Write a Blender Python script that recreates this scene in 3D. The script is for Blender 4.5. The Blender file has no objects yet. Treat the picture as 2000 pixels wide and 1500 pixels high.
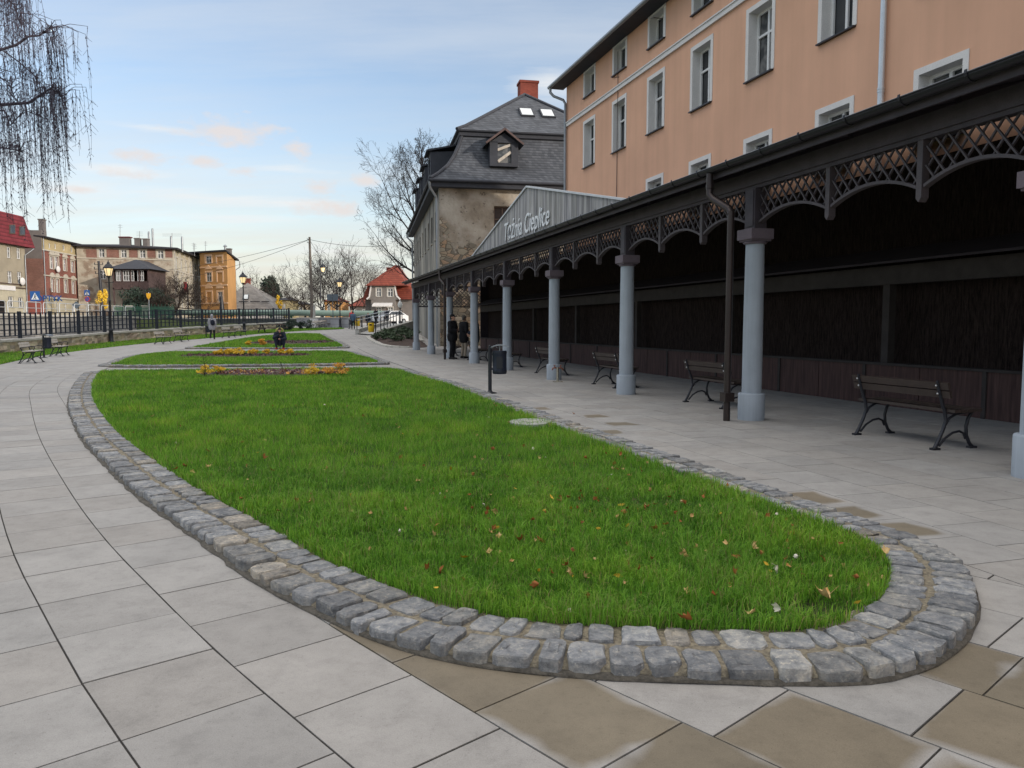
import bpy, math, random
import numpy as np
from mathutils import Vector, Matrix, noise
R=random.Random(7)
rad=math.radians
scene=bpy.context.scene
COLL=scene.collection
# ---------------------------------------------------------------- camera model
FPX=1500.; TH=math.atan(115/FPX); cT,sT=math.cos(TH),math.sin(TH); PSI=math.atan(440/FPX*cT); CH=1.4
def H(x,y):
    t=(y-38.5)/2.
    return min(1.7,.0275*2*(math.log1p(math.exp(t)) if t<30 else t))
def dp(px,py,d):
    u=(px-1000)/FPX; w=(py-750)/FPX; t=d/(cT-sT*w)
    return Vector((u*t,d,CH+(-sT-cT*w)*t))
def gp(px,py,z=0.):
    u=(px-1000)/FPX; w=(py-750)/FPX; t=(z-CH)/(-sT-cT*w)
    return Vector((u*t,(cT-sT*w)*t,z))
def gH(px,py):
    z=0.
    for i in range(40):
        p=gp(px,py,z); z=.5*z+.5*H(p.x,p.y)
    return p
def xd(px,d): return (px-1000)/FPX*d
COL=Matrix.Rotation(PSI,4,'Z')          # colonnade frame -> world
def CW(x,y,z=0.): return COL@Vector((x,y,z))
def toC(x,y): return (x*math.cos(PSI)+y*math.sin(PSI), -x*math.sin(PSI)+y*math.cos(PSI))
# ---------------------------------------------------------------- materials
def lin(h):
    h=h.lstrip('#'); o=[]
    for i in (0,2,4):
        c=int(h[i:i+2],16)/255.; o.append(c/12.92 if c<=.04045 else ((c+.055)/1.055)**2.4)
    return o
class NT:
    def __init__(s,name):
        s.m=bpy.data.materials.new(name); s.m.use_nodes=True; s.t=s.m.node_tree
        s.t.nodes.clear(); s.out=s.n('ShaderNodeOutputMaterial'); s.b=s.n('ShaderNodeBsdfPrincipled')
        s.l(s.b.outputs[0],s.out.inputs[0])
    def n(s,ty,**k):
        a=s.t.nodes.new(ty)
        for q,v in k.items(): setattr(a,q,v)
        return a
    def l(s,a,b): s.t.links.new(a,b)
    def pos(s):
        if not hasattr(s,'_p'): s._p=s.n('ShaderNodeNewGeometry').outputs['Position']
        return s._p
    def map(s,vec,scale=(1,1,1),rot=(0,0,0)):
        a=s.n('ShaderNodeMapping'); a.inputs['Scale'].default_value=scale; a.inputs['Rotation'].default_value=rot
        s.l(vec,a.inputs['Vector']); return a.outputs[0]
    def noise(s,scale,detail=4,vec=None,rough=.55):
        a=s.n('ShaderNodeTexNoise'); a.inputs['Scale'].default_value=scale; a.inputs['Detail'].default_value=detail
        a.inputs['Roughness'].default_value=rough
        s.l(vec if vec is not None else s.pos(),a.inputs['Vector']); return a.outputs['Fac']
    def ramp(s,fac,stops,interp='LINEAR'):
        a=s.n('ShaderNodeValToRGB'); a.color_ramp.interpolation=interp; e=a.color_ramp.elements
        while len(e)<len(stops): e.new(.5)
        for i,(p,c) in enumerate(stops):
            e[i].position=p; e[i].color=(*c,1) if hasattr(c,'__len__') else (c,c,c,1)
        s.l(fac,a.inputs[0]); return a.outputs[0]
    def mix(s,fac,a,b,mode='MIX'):
        m=s.n('ShaderNodeMix',data_type='RGBA',blend_type=mode)
        for v,i in ((fac,0),(a,6),(b,7)):
            if isinstance(v,(int,float)): m.inputs[i].default_value=v if i==0 else (v,v,v,1)
            elif isinstance(v,(list,tuple)): m.inputs[i].default_value=(*v[:3],1)
            else: s.l(v,m.inputs[i])
        return m.outputs[2]
    def math(s,op,a,b=0.,clamp=False):
        m=s.n('ShaderNodeMath',operation=op); m.use_clamp=clamp
        for v,i in ((a,0),(b,1)):
            if isinstance(v,(int,float)): m.inputs[i].default_value=v
            else: s.l(v,m.inputs[i])
        return m.outputs[0]
    def attr(s,name,out='Color'):
        a=s.n('ShaderNodeAttribute'); a.attribute_name=name; return a.outputs[out]
    def bump(s,h,strength=.3,dist=.01,prev=None):
        b=s.n('ShaderNodeBump'); b.inputs['Strength'].default_value=strength; b.inputs['Distance'].default_value=dist
        s.l(h,b.inputs['Height'])
        if prev is not None: s.l(prev,b.inputs['Normal'])
        s.l(b.outputs[0],s.b.inputs['Normal']); return b.outputs[0]
    def col(s,c):
        if isinstance(c,(list,tuple)): s.b.inputs['Base Color'].default_value=(*c[:3],1)
        else: s.l(c,s.b.inputs['Base Color'])
    def set(s,rough=.8,metal=0.,spec=.5):
        s.b.inputs['Roughness'].default_value=rough; s.b.inputs['Metallic'].default_value=metal
        s.b.inputs['Specular IOR Level'].default_value=spec; return s
def sc(c,k): return [min(1,x*k) for x in c]
def mat(name,c,rough=.8,var=.18,scale=3.,bump=0.,bscale=40.,metal=0.,spec=.4,fine=.1,fscale=60.,bdist=.01,tint=False):
    c=lin(c) if isinstance(c,str) else list(c)
    t=NT(name); t.set(rough,metal,spec)
    k=t.ramp(t.noise(scale),[(.3,sc(c,1-var)),(.7,sc(c,1+var))])
    if fine: k=t.mix(1.,k,t.ramp(t.noise(fscale,2),[(.3,1-fine),(.7,1+fine)]),'MULTIPLY')
    if tint: k=t.mix(1.,k,t.attr('tint'),'MULTIPLY')
    t.col(k)
    if bump: t.bump(t.noise(bscale,4),bump,bdist)
    return t.m
M={}
def mk():
    M['iron']=mat('dark_iron','#20222a',.45,.1,5,.1,80,metal=.0,spec=.5)
    M['iron_blue']=mat('blue_black_paint','#1f2534',.5,.1,5,0)
    M['slat_dark']=mat('dark_bench_wood','#3d332f',.45,.2,6,.15,60)
    M['slat_light']=mat('pale_bench_wood','#b9b1a6',.6,.15,6,.15,60)
    M['bolt']=mat('bright_bolt','#cfcfcf',.3,0,1,metal=1.,fine=0)
    t=NT('blue_grey_plaster'); t.set(.85,0,.25); c=lin('#a3abb4'); k=t.ramp(t.noise(2.5,4),[(.3,sc(c,.93)),(.7,sc(c,1.07))])
    k=t.mix(1.,k,t.ramp(t.noise(1.,5,t.map(t.pos(),(14,14,.8)),.65),[(.3,.88),(.55,1.),(.7,1.04)]),'MULTIPLY'); k=t.mix(t.ramp(t.noise(16,5,rough=.7),[(.64,0.),(.72,.35)]),k,lin('#8d8f90')); t.col(k); t.bump(t.noise(60,4),.2,.006); M['column']=t.m
    M['capital']=mat('dusky_purple_paint','#6a5f66',.7,.1,4,.1,50)
    M['wood_dark']=mat('dark_stained_timber','#423c42',.6,.2,5,.2,50)
    M['wood_rail']=mat('greyed_arch_timber','#50494c',.6,.15,5,.15,50)
    M['ceiling']=mat('dark_board_ceiling','#39333a',.8,.15,3)
    M['gutter']=mat('dark_gutter_metal','#2b2a2f',.4,.1,3,metal=.3)
    M['roofsheet']=mat('grey_roof_felt','#4a4a4e',.8,.15,2)
    M['flash']=mat('pale_zinc_flashing','#c4c6c8',.45,.08,4,metal=.2)
    M['pipe_brown']=mat('brown_downpipe','#3a3231',.35,.1,3,metal=.4)
    M['pipe_grey']=mat('zinc_downpipe','#8f9499',.4,.1,3,metal=.5)
    M['pipe_white']=mat('light_zinc_pipe','#c9cfd4',.35,.06,3,metal=.4)
    M['white']=mat('white_render','#d8d6d4',.8,.04,3)
    M['frame']=mat('white_window_frame','#dedfdf',.5,.03,3)
    M['frame_br']=mat('brown_window_frame','#57483f',.6,.1,3)
    t=NT('window_glass'); t.set(.06,0,.6); t.col(t.ramp(t.noise(.9,2),[(.35,(.02,.022,.026)),(.65,(.05,.055,.06))])); M['glass']=t.m
    t=NT('curtained_glass'); t.set(.1,0,.5); t.col(t.ramp(t.noise(2.2,2),[(.4,(.05,.055,.06)),(.6,(.2,.2,.2))])); M['glass2']=t.m
    t=NT('skylight_glass'); t.set(.12,0,.8); t.col((.55,.6,.62)); M['glass3']=t.m
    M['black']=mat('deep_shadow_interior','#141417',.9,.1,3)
    M['mortar']=None
    # plaster of the orange house
    t=NT('orange_render'); t.set(.9,0,.2); c=lin('#dcae92')
    k=t.ramp(t.noise(.6,5),[(.3,sc(c,.93)),(.7,sc(c,1.05))])
    st=t.noise(1.,4,t.map(t.pos(),(2.5,2.5,.12)))
    k=t.mix(1.,k,t.ramp(st,[(.35,.94),(.65,1.03)]),'MULTIPLY'); t.col(k); t.bump(t.noise(140,3),.25,.008); M['orange']=t.m
    t=NT('ochre_render'); t.set(.9,0,.2); c=lin('#c29460')
    t.col(t.ramp(t.noise(.5,5),[(.3,sc(c,.9)),(.7,sc(c,1.06))])); M['ochre']=t.m
    M['ochre_trim']=mat('pale_peach_trim','#d9b491',.85,.06,2)
    # concrete slabs, per slab tint and damp patches
    t=NT('concrete_slab'); t.set(.8,0,.3); c=lin('#a39f9a')
    k=t.ramp(t.noise(2.2,6,rough=.65),[(.28,sc(c,.86)),(.72,sc(c,1.08))])
    k=t.mix(1.,k,t.ramp(t.noise(220,2),[(.3,.88),(.7,1.1)]),'MULTIPLY')
    k=t.mix(1.,k,t.ramp(t.noise(38,4,rough=.7),[(.28,.84),(.42,1.),(.75,1.04)]),'MULTIPLY'); k=t.mix(1.,k,t.ramp(t.noise(7.,5,rough=.7),[(.3,.86),(.5,1.),(.7,1.05)]),'MULTIPLY'); k=t.mix(1.,k,t.ramp(t.noise(95,1),[(.20,.55),(.26,1.)]),'MULTIPLY')
    k=t.mix(1.,k,t.attr('tint'),'MULTIPLY')
    sp=t.n('ShaderNodeSeparateXYZ'); t.l(t.attr('suv','Vector'),sp.inputs[0])
    ex=t.math('MINIMUM',sp.outputs[0],t.math('SUBTRACT',1.,sp.outputs[0])); ey=t.math('MINIMUM',sp.outputs[1],t.math('SUBTRACT',1.,sp.outputs[1]))
    ed=t.math('MINIMUM',ex,ey)
    w=t.math('ADD',ed,t.math('MULTIPLY',t.math('SUBTRACT',t.noise(1.7,3,rough=.5),.5),.62))
    w=t.math('SUBTRACT',w,t.math('SUBTRACT',.275,t.math('MULTIPLY',sp.outputs[2],.42)))
    w=t.math('MULTIPLY',t.math('ADD',t.math('MULTIPLY',w,9.),.0,True),t.math('GREATER_THAN',sp.outputs[2],.02),True)
    damp=t.mix(1.,k,(.59,.52,.40),'MULTIPLY'); k=t.mix(w,k,damp); t.col(k)
    t.l(t.math('SUBTRACT',.8,t.math('MULTIPLY',w,.05)),t.b.inputs['Roughness'])
    t.bump(t.noise(160,3),.12,.004); M['slab']=t.m
    # slabs in the colonnade: same concrete, bluer
    M['joint']=mat('dark_joint_sand','#3a3733',.95,.25,20,.5,200); M['dirt']=mat('kerb_foot_dirt','#5d5850',.95,.35,30,.8,120)
    # far paving sheet with faint joints
    t=NT('far_paving'); t.set(.85,0,.3); c=lin('#a19d98')
    br=t.n('ShaderNodeTexBrick'); br.inputs['Scale'].default_value=1.; br.inputs['Brick Width'].default_value=1.; br.inputs['Row Height'].default_value=.5
    br.inputs['Mortar Size'].default_value=.012; br.inputs['Color1'].default_value=(*sc(c,.95),1); br.inputs['Color2'].default_value=(*sc(c,1.05),1); br.inputs['Mortar'].default_value=(*sc(c,.4),1)
    t.l(t.map(t.pos(),(1,1,1),(0,0,-PSI)),br.inputs['Vector'])
    t.col(t.mix(1.,br.outputs[0],t.ramp(t.noise(.8,5),[(.3,.88),(.7,1.06)]),'MULTIPLY')); M['paving']=t.m
    # kerb setts
    t=NT('kerb_sett'); t.set(.75,0,.4)
    k=t.ramp(t.noise(14,6,rough=.7),[(.3,lin('#5c6066')),(.5,lin('#878a8e')),(.7,lin('#b0aeaa'))])
    k=t.mix(t.ramp(t.noise(34,5,rough=.75),[(.56,0.),(.68,.8)]),k,lin('#c2beb6'))
    k=t.mix(1.,k,t.attr('tint'),'MULTIPLY'); t.col(k); bb=t.bump(t.noise(22,6,rough=.7),.7,.03); t.bump(t.noise(130,3),.4,.006,bb); M['sett']=t.m
    t=NT('kerb_mortar'); t.set(.95,0,.2)
    t.col(t.ramp(t.noise(45,4),[(.3,lin('#6b6458')),(.6,lin('#9a907c')),(.8,lin('#b0a892'))])); t.bump(t.noise(150,3),.8,.015); M['mortar']=t.m
    M['soil']=mat('dark_soil','#4a3b33',.95,.35,6,.8,40,bdist=.03)
    M['turf']=mat('turf_soil','#3d4a22',.95,.3,5,.6,60,bdist=.02)
    # grass blades
    def grassm(name,stops):
        t=NT(name); t.set(.6,0,.25)
        k=t.ramp(t.attr('tint','Fac'),stops)
        k=t.mix(1.,k,t.ramp(t.noise(.7,5,rough=.65),[(.3,(.74,.80,.9)),(.5,(1.,1.,1.)),(.7,(1.38,1.16,1.0))]),'MULTIPLY'); t.col(k)
        tr=t.n('ShaderNodeBsdfTranslucent'); t.l(k,tr.inputs[0]); mx=t.n('ShaderNodeMixShader'); mx.inputs[0].default_value=.35
        t.l(t.b.outputs[0],mx.inputs[1]); t.l(tr.outputs[0],mx.inputs[2]); t.l(mx.outputs[0],t.out.inputs[0]); return t.m
    M['grass']=grassm('grass_blade',[(0.,(.045,.125,.012)),(.45,(.15,.36,.028)),(.85,(.31,.54,.06)),(.93,(.27,.30,.08)),(1.,(.38,.30,.14))])
    # trees
    M['bark']=mat('grey_brown_bark','#38322f',.9,.25,8,.5,30)
    M['bark_dark']=mat('dark_twig_bark','#262122',.9,.2,8)
    M['bark_brown']=mat('warm_twig_bark','#3d322d',.9,.2,8)
    M['bark_birch']=mat('birch_twig_bark','#4a4450',.9,.25,8)
    def leafm(name,a,b,sc_=2.):
        t=NT(name); t.set(.6,0,.3); t.col(t.ramp(t.noise(sc_,4),[(.3,lin(a)),(.7,lin(b))])); return t.m
    M['ever']=leafm('dark_evergreen','#1d2a26','#3a4a3c')
    M['juniper']=leafm('low_juniper','#2c3a2a','#56664a',6)
    M['yellowleaf']=leafm('yellow_foliage','#c79a1e','#f0cf45',9)
    M['orangeleaf']=leafm('orange_yellow_foliage','#c9842a','#e6b650',9)
    M['heath']=leafm('purple_heath','#5a3440','#8e6a68',14)
    M['leaf_tan']=leafm('tan_leaf','#b98a4a','#dcc08a',25)
    M['leaf_brown']=leafm('brown_leaf','#7a4420','#a96a34',25)
    M['leaf_pale']=leafm('pale_leaf','#c9bfa9','#eee6d6',25)
    M['leaf_yellow']=leafm('yellow_leaf','#b98a1c','#dcb640',25)
    # weathered sign boards
    t=NT('weathered_boards'); t.set(.8,0,.3)
    g=t.noise(1.,5,t.map(t.pos(),(9,9,.5))); k=t.ramp(g,[(.3,lin('#727070')),(.5,lin('#979694')),(.72,lin('#bfbcb8'))])
    k=t.mix(1.,k,t.attr('tint'),'MULTIPLY'); t.col(k); t.bump(g,.5,.01); M['boards']=t.m
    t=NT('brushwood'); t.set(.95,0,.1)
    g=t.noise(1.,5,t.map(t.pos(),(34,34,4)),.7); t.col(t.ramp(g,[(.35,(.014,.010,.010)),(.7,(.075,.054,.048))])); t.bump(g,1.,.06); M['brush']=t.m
    t=NT('red_brown_boards'); t.set(.75,0,.3)
    g=t.noise(1.,5,t.map(t.pos(),(22,22,1.6)),.6); t.col(t.ramp(g,[(.3,lin('#3a2a29')),(.7,lin('#5c4541'))])); t.bump(g,.5,.01); M['redboard']=t.m
    M['tez_timber']=mat('brine_dark_timber','#3a3534',.8,.2,4,.2,40)
    # brick materials (mapped on wall plane by mixing x+y as run)
    def brick(name,c1,c2,mo,sw=.25,sh=.075,ms=.01,patch=None):
        t=NT(name); t.set(.9,0,.2); sp=t.n('ShaderNodeSeparateXYZ'); t.l(t.pos(),sp.inputs[0])
        cb=t.n('ShaderNodeCombineXYZ'); t.l(t.math('ADD',sp.outputs[0],t.math('MULTIPLY',sp.outputs[1],.9)),cb.inputs[0]); t.l(sp.outputs[2],cb.inputs[1])
        br=t.n('ShaderNodeTexBrick'); br.inputs['Scale'].default_value=1.; br.inputs['Brick Width'].default_value=sw; br.inputs['Row Height'].default_value=sh
        br.inputs['Mortar Size'].default_value=ms; br.inputs['Color1'].default_value=(*lin(c1),1); br.inputs['Color2'].default_value=(*lin(c2),1); br.inputs['Mortar'].default_value=(*lin(mo),1)
        t.l(cb.outputs[0],br.inputs['Vector'])
        k=t.mix(1.,br.outputs[0],t.ramp(t.noise(.7,5),[(.3,.75),(.7,1.15)]),'MULTIPLY')
        if patch:
            k=t.mix(t.ramp(t.noise(.45,6,rough=.65),patch[0]),k,t.ramp(t.noise(1.3,5),[(.3,lin(patch[1])),(.7,lin(patch[2]))]))
        t.col(k); return t.m
    M['brick']=brick('red_brick','#7d4a42','#92574a','#7a6a62')
    M['brick_old']=brick('old_brick_wall','#7a4c42','#8f6053','#8d8078')
    M['chim']=brick('chimney_brick','#753a33','#87463b','#7a4a40',.22,.07)
    M['patchy']=brick('crumbling_plaster_wall','#85705f','#9a8270','#8d8578',.3,.12,.02,([(.42,0.),(.48,1.)],'#999082','#b8b0a1'))
    M['blocks']=brick('stone_block_wall','#8d8a86','#a09c97','#6a6764',.7,.35,.02)
    M['granite']=brick('granite_blocks','#8f9094','#a1a2a5','#77777a',1.1,.5,.015)
    # rubble and plaster of the old house
    t=NT('old_house_wall'); t.set(.95,0,.15); sp=t.n('ShaderNodeSeparateXYZ'); t.l(t.pos(),sp.inputs[0])
    vo=t.n('ShaderNodeTexVoronoi'); vo.inputs['Scale'].default_value=2.6; t.l(t.map(t.pos(),(1,1,1.6)),vo.inputs['Vector'])
    ve=t.n('ShaderNodeTexVoronoi',feature='DISTANCE_TO_EDGE'); ve.inputs['Scale'].default_value=2.6; t.l(t.map(t.pos(),(1,1,1.6)),ve.inputs['Vector'])
    hs=t.n('ShaderNodeSeparateColor'); t.l(vo.outputs['Color'],hs.inputs[0])
    st=t.ramp(hs.outputs[0],[(0.,lin('#6d675e')),(.5,lin('#98907f')),(.85,lin('#a3876e')),(1.,lin('#b5ae9f'))])
    st=t.mix(t.ramp(ve.outputs[0],[(.02,1.),(.07,0.)]),st,lin('#5f584e'))
    pl=t.ramp(t.noise(.55,6,rough=.6),[(.3,lin('#6f675c')),(.45,lin('#958b7d')),(.55,lin('#a9a195')),(.72,lin('#bdb7ab'))])
    pl=t.mix(t.ramp(t.noise(3.5,5,rough=.7),[(.60,0.),(.65,.8)]),pl,lin('#5a5149'))
    f=t.math('ADD',t.noise(.5,6,rough=.65),t.math('MULTIPLY',t.math('SUBTRACT',sp.outputs[2],5.9),.08))
    f=t.ramp(f,[(.47,0.),(.52,1.)]); t.col(t.mix(f,st,pl)); t.bump(t.mix(f,ve.outputs[0],t.noise(8,5)),.6,.06); M['oldwall']=t.m
    t=NT('weathered_side_wall'); t.set(.95,0,.15)
    g=t.noise(1.,5,t.map(t.pos(),(1.4,1.4,.16)),.6); k=t.ramp(g,[(.34,lin('#3f3f3f')),(.48,lin('#85827c')),(.56,lin('#a09b91')),(.7,lin('#bab4a8'))])
    t.col(k); t.bump(t.noise(6,5),.6,.05); M['oldside']=t.m
    # roof tiles: courses by height
    def tiles(name,a,b,step,cols=0.35,edge=.35):
        t=NT(name); t.set(.75,0,.3); sp=t.n('ShaderNodeSeparateXYZ'); t.l(t.pos(),sp.inputs[0])
        z=t.math('FRACT',t.math('DIVIDE',sp.outputs[2],step)); row=t.math('FLOOR',t.math('DIVIDE',sp.outputs[2],step))
        run=t.math('ADD',t.math('DIVIDE',t.math('ADD',sp.outputs[0],sp.outputs[1]),cols),t.math('MULTIPLY',row,.5))
        wn=t.n('ShaderNodeTexWhiteNoise',noise_dimensions='2D'); cb=t.n('ShaderNodeCombineXYZ'); t.l(t.math('FLOOR',run),cb.inputs[0]); t.l(row,cb.inputs[1]); t.l(cb.outputs[0],wn.inputs['Vector'])
        k=t.mix(t.math('MULTIPLY',wn.outputs[0],.8),lin(a),lin(b))
        k=t.mix(1.,k,t.ramp(z,[(0.,edge),(.22,.75),(.4,1.),(1.,1.05)]),'MULTIPLY')
        fr=t.math('FRACT',run); k=t.mix(1.,k,t.ramp(fr,[(0.,.65),(.1,1.)]),'MULTIPLY')
        k=t.mix(1.,k,t.ramp(t.noise(.6,4),[(.3,.8),(.7,1.15)]),'MULTIPLY'); t.col(k); t.bump(z,.6,.03); return t.m
    M['slate']=tiles('grey_slate_tiles','#43474e','#5d6168',.17,.22)
    M['slate_dark']=mat('dark_slate_trim','#34373f',.7,.15,4)
    M['redtile']=tiles('red_metal_tiles','#6f2a31','#80343b',.42,.4,.45)
    M['terracotta']=tiles('terracotta_tiles','#733529','#884432',.3,.3,.6)
    M['greytile']=tiles('grey_shingles','#77736f','#8c8884',.25,.3,.75)
    M['tar']=mat('black_roof_felt','#2c2b30',.8,.15,2)
    M['beige']=mat('old_beige_render','#9a917f',.9,.14,.6,fine=.05)
    M['cream']=mat('dirty_cream_render','#b1aa95',.9,.12,.8)
    M['yellowband']=mat('pale_yellow_render','#b0a17c',.9,.12,.8)
    M['greytrim']=mat('grey_stone_trim','#b5afa2',.85,.1,2)
    M['pinkwall']=mat('salmon_painted_base','#9a5b52',.9,.12,1.)
    M['backdropwall']=mat('dark_backdrop_stone','#474a47',.95,.3,2.,.6,12,bdist=.05); M['greywall']=mat('grey_pebbledash','#77726e',.95,.1,1.5,.4,60)  # first one: dark grey-green tone of the added backdrop wall
    M['greyplaster']=mat('dark_grey_plaster','#6f6a68',.95,.15,1.)
    M['porch']=mat('weathered_porch_wood','#5a4a48',.8,.25,4)
    M['concrete']=mat('pale_concrete','#aaa8a3',.9,.12,2,.2,40)
    M['stonewall']=mat('rubble_stone','#aea594',.95,.22,3,.8,9,bdist=.06,tint=True)
    M['cap']=mat('worn_coping','#b5b1a8',.9,.15,3)
    M['pipe_green']=mat('green_pipe','#74897f',.5,.1,.5)
    M['green_fence']=mat('green_fence_paint','#3f6a58',.6,.15,2)
    M['rail_white']=mat('galvanised_rail','#bdbfc0',.4,.06,3,metal=.4)
    M['asphalt']=mat('street_asphalt','#5a5a5c',.9,.15,1.)
    M['water']=mat('river_water','#2f3a38',.08,.1,.6)
    M['hillside']=mat('dull_grass','#4f5a36',.95,.25,.6)
    M['signblue']=mat('sign_blue','#2a5a9a',.45,.04,2,fine=0)
    M['signwhite']=mat('sign_white','#dfe2e4',.45,.03,2,fine=0)
    M['signyellow']=mat('sign_yellow','#e3a92c',.5,.05,2,fine=0)
    M['signgrey']=mat('sign_back_grey','#5b6670',.5,.05,2)
    M['signred']=mat('sign_red','#b03038',.5,.05,2)
    M['signdark']=mat('sign_letter_black','#1a1a1c',.6,0,2,fine=0)
    M['plastic_yellow']=mat('yellow_plastic','#dcb522',.4,.05,3)
    M['carwhite']=mat('white_car_paint','#d8dadc',.25,.02,2,fine=0,spec=.6)
    M['tyre']=mat('black_rubber','#1c1c1e',.8,.1,8)
    M['skin']=mat('skin','#c79a84',.6,.06,20,fine=0)
    M['hair_grey']=mat('grey_hair','#6f675f',.8,.15,60); M['hair_dark']=mat('dark_hair','#2b2422',.8,.15,60)
    M['cloth_navy']=mat('navy_cloth','#1e2433',.9,.12,12,.2,80); M['cloth_black']=mat('black_cloth','#1b1b20',.9,.12,12,.2,80)
    M['cloth_grey']=mat('grey_melange_cloth','#9c9ba0',.9,.12,30,.2,80); M['cloth_beige']=mat('beige_cloth','#a79a8a',.9,.1,12,.2,80)
    M['denim']=mat('blue_denim','#4a6076',.9,.15,15,.2,80); M['denim_dark']=mat('dark_denim','#2b3142',.9,.2,9,.2,80)
    M['shoe_red']=mat('red_shoe','#b81f2c',.6,.08,10); M['shoe_dark']=mat('dark_shoe','#1f1c1c',.6,.1,10)
    M['lime']=mat('lime_fur_trim','#b9b46a',.9,.15,30)
    t=NT('lit_lantern_glass'); t.col((.9,.75,.45)); t.b.inputs['Emission Color'].default_value=(1.,.72,.34,1); t.b.inputs['Emission Strength'].default_value=.55; M['lampglow']=t.m
    M['globe']=mat('opal_globe','#d9d9d4',.3,.02,2,fine=0)
    M['chrome']=mat('stainless_steel','#b9b4aa',.25,.05,4,metal=.9)
    M['bronze']=mat('bronze_tap','#8a5a48',.4,.1,8,metal=.6)
    M['woodpole']=mat('grey_timber_pole','#6d655e',.9,.2,3)
mk()
# ---------------------------------------------------------------- mesh builder
MI={}
class MB:
    def __init__(s): s.v=[];s.f=[];s.m=[];s.c=[];s.s=[];s.mi=0;s.ci=(1.,1.,1.)
    def add(s,vs,fs,smooth=False):
        o=len(s.v); s.v.extend([tuple(p) for p in vs])
        for f in fs:
            s.f.append([i+o for i in f]); s.m.append(s.mi); s.c.append(s.ci); s.s.append(smooth)
    def box(s,c,d,rz=0.,M_=None):
        x,y,z=[q/2 for q in d]; vs=[Vector((a*x,b*y,e*z)) for e in(-1,1) for b in(-1,1) for a in(-1,1)]
        if rz: Rm=Matrix.Rotation(rz,3,'Z'); vs=[Rm@p for p in vs]
        if M_ is not None: vs=[M_@p for p in vs]
        vs=[p+Vector(c) for p in vs]
        s.add(vs,[(0,2,3,1),(4,5,7,6),(0,1,5,4),(1,3,7,5),(3,2,6,7),(2,0,4,6)])
    def bx(s,x0,x1,y0,y1,z0,z1): s.box(((x0+x1)/2,(y0+y1)/2,(z0+z1)/2),(abs(x1-x0),abs(y1-y0),abs(z1-z0)))
    def bar(s,a,b,w,h,up=(0,0,1)):
        a,b=Vector(a),Vector(b); d=(b-a)
        if d.length<1e-6: return
        d.normalize(); u=Vector(up); x=d.cross(u)
        if x.length<1e-4: x=d.cross(Vector((1,0,0)))
        x.normalize(); u=x.cross(d); x*=w/2; u*=h/2
        s.add([a-x-u,a+x-u,a+x+u,a-x+u,b-x-u,b+x-u,b+x+u,b-x+u],[(3,2,1,0),(4,5,6,7),(0,1,5,4),(1,2,6,5),(2,3,7,6),(3,0,4,7)])
    def tube(s,pts,r,n=8,caps=True,smooth=True):
        pts=[Vector(p) for p in pts]; k=len(pts)
        if not hasattr(r,'__len__'): r=[r]*k
        vs=[];fs=[];ref=None
        for i,p in enumerate(pts):
            d=(pts[min(i+1,k-1)]-pts[max(i-1,0)])
            d=d.normalized() if d.length>1e-9 else Vector((0,0,1))
            if ref is None: ref=d.orthogonal().normalized()
            else:
                ref=ref-d*ref.dot(d); ref=ref.normalized() if ref.length>1e-6 else d.orthogonal().normalized()
            b=d.cross(ref)
            for j in range(n):
                a=2*math.pi*j/n; vs.append(p+(ref*math.cos(a)+b*math.sin(a))*r[i])
        for i in range(k-1):
            for j in range(n):
                q=(j+1)%n; fs.append((i*n+j,i*n+q,(i+1)*n+q,(i+1)*n+j))
        s.add(vs,fs,smooth)
        if caps: s.add(vs[:n],[tuple(range(n-1,-1,-1))]); s.add(vs[-n:],[tuple(range(n))])
    def prism(s,pts,z0,z1):
        n=len(pts); vs=[(x,y,z0) for x,y in pts]+[(x,y,z1) for x,y in pts]
        s.add(vs,[tuple(range(n-1,-1,-1)),tuple(range(n,2*n))]+[(i,(i+1)%n,n+(i+1)%n,n+i) for i in range(n)])
    def ext(s,pts,off):
        n=len(pts); off=Vector(off); vs=[Vector(p) for p in pts]+[Vector(p)+off for p in pts]
        s.add(vs,[tuple(range(n-1,-1,-1)),tuple(range(n,2*n))]+[(i,(i+1)%n,n+(i+1)%n,n+i) for i in range(n)])
    def lathe(s,prof,n=16,c=(0,0,0),smooth=True):
        vs=[];fs=[];k=len(prof)
        for r,z in prof:
            for j in range(n):
                a=2*math.pi*j/n; vs.append((c[0]+r*math.cos(a),c[1]+r*math.sin(a),c[2]+z))
        for i in range(k-1):
            for j in range(n):
                q=(j+1)%n; fs.append((i*n+j,i*n+q,(i+1)*n+q,(i+1)*n+j))
        s.add(vs,fs,smooth); s.add(vs[:n],[tuple(range(n-1,-1,-1))]); s.add(vs[-n:],[tuple(range(n))])
    def ell(s,c,r,n=10,m=7,smooth=True):
        c=Vector(c); vs=[];fs=[]
        for i in range(m+1):
            t=math.pi*i/m
            for j in range(n):
                a=2*math.pi*j/n; vs.append(c+Vector((r[0]*math.sin(t)*math.cos(a),r[1]*math.sin(t)*math.sin(a),-r[2]*math.cos(t))))
        for i in range(m):
            for j in range(n):
                q=(j+1)%n; fs.append((i*n+j,i*n+q,(i+1)*n+q,(i+1)*n+j))
        s.add(vs,fs,smooth)
    def cap(s,a,ra,b,rb,n=10):   # tapered capsule
        a,b=Vector(a),Vector(b); d=b-a; L=d.length; d=d/L if L>1e-6 else Vector((0,0,1)); pts=[];rr=[]
        for t in (-90,-60,-30,0): pts.append(a+d*(ra*math.sin(rad(t)))); rr.append(max(1e-4,ra*math.cos(rad(t))))
        for t in (0,30,60,90): pts.append(b+d*(rb*math.sin(rad(t)))); rr.append(max(1e-4,rb*math.cos(rad(t))))
        s.tube(pts,rr,n,True)
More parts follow.
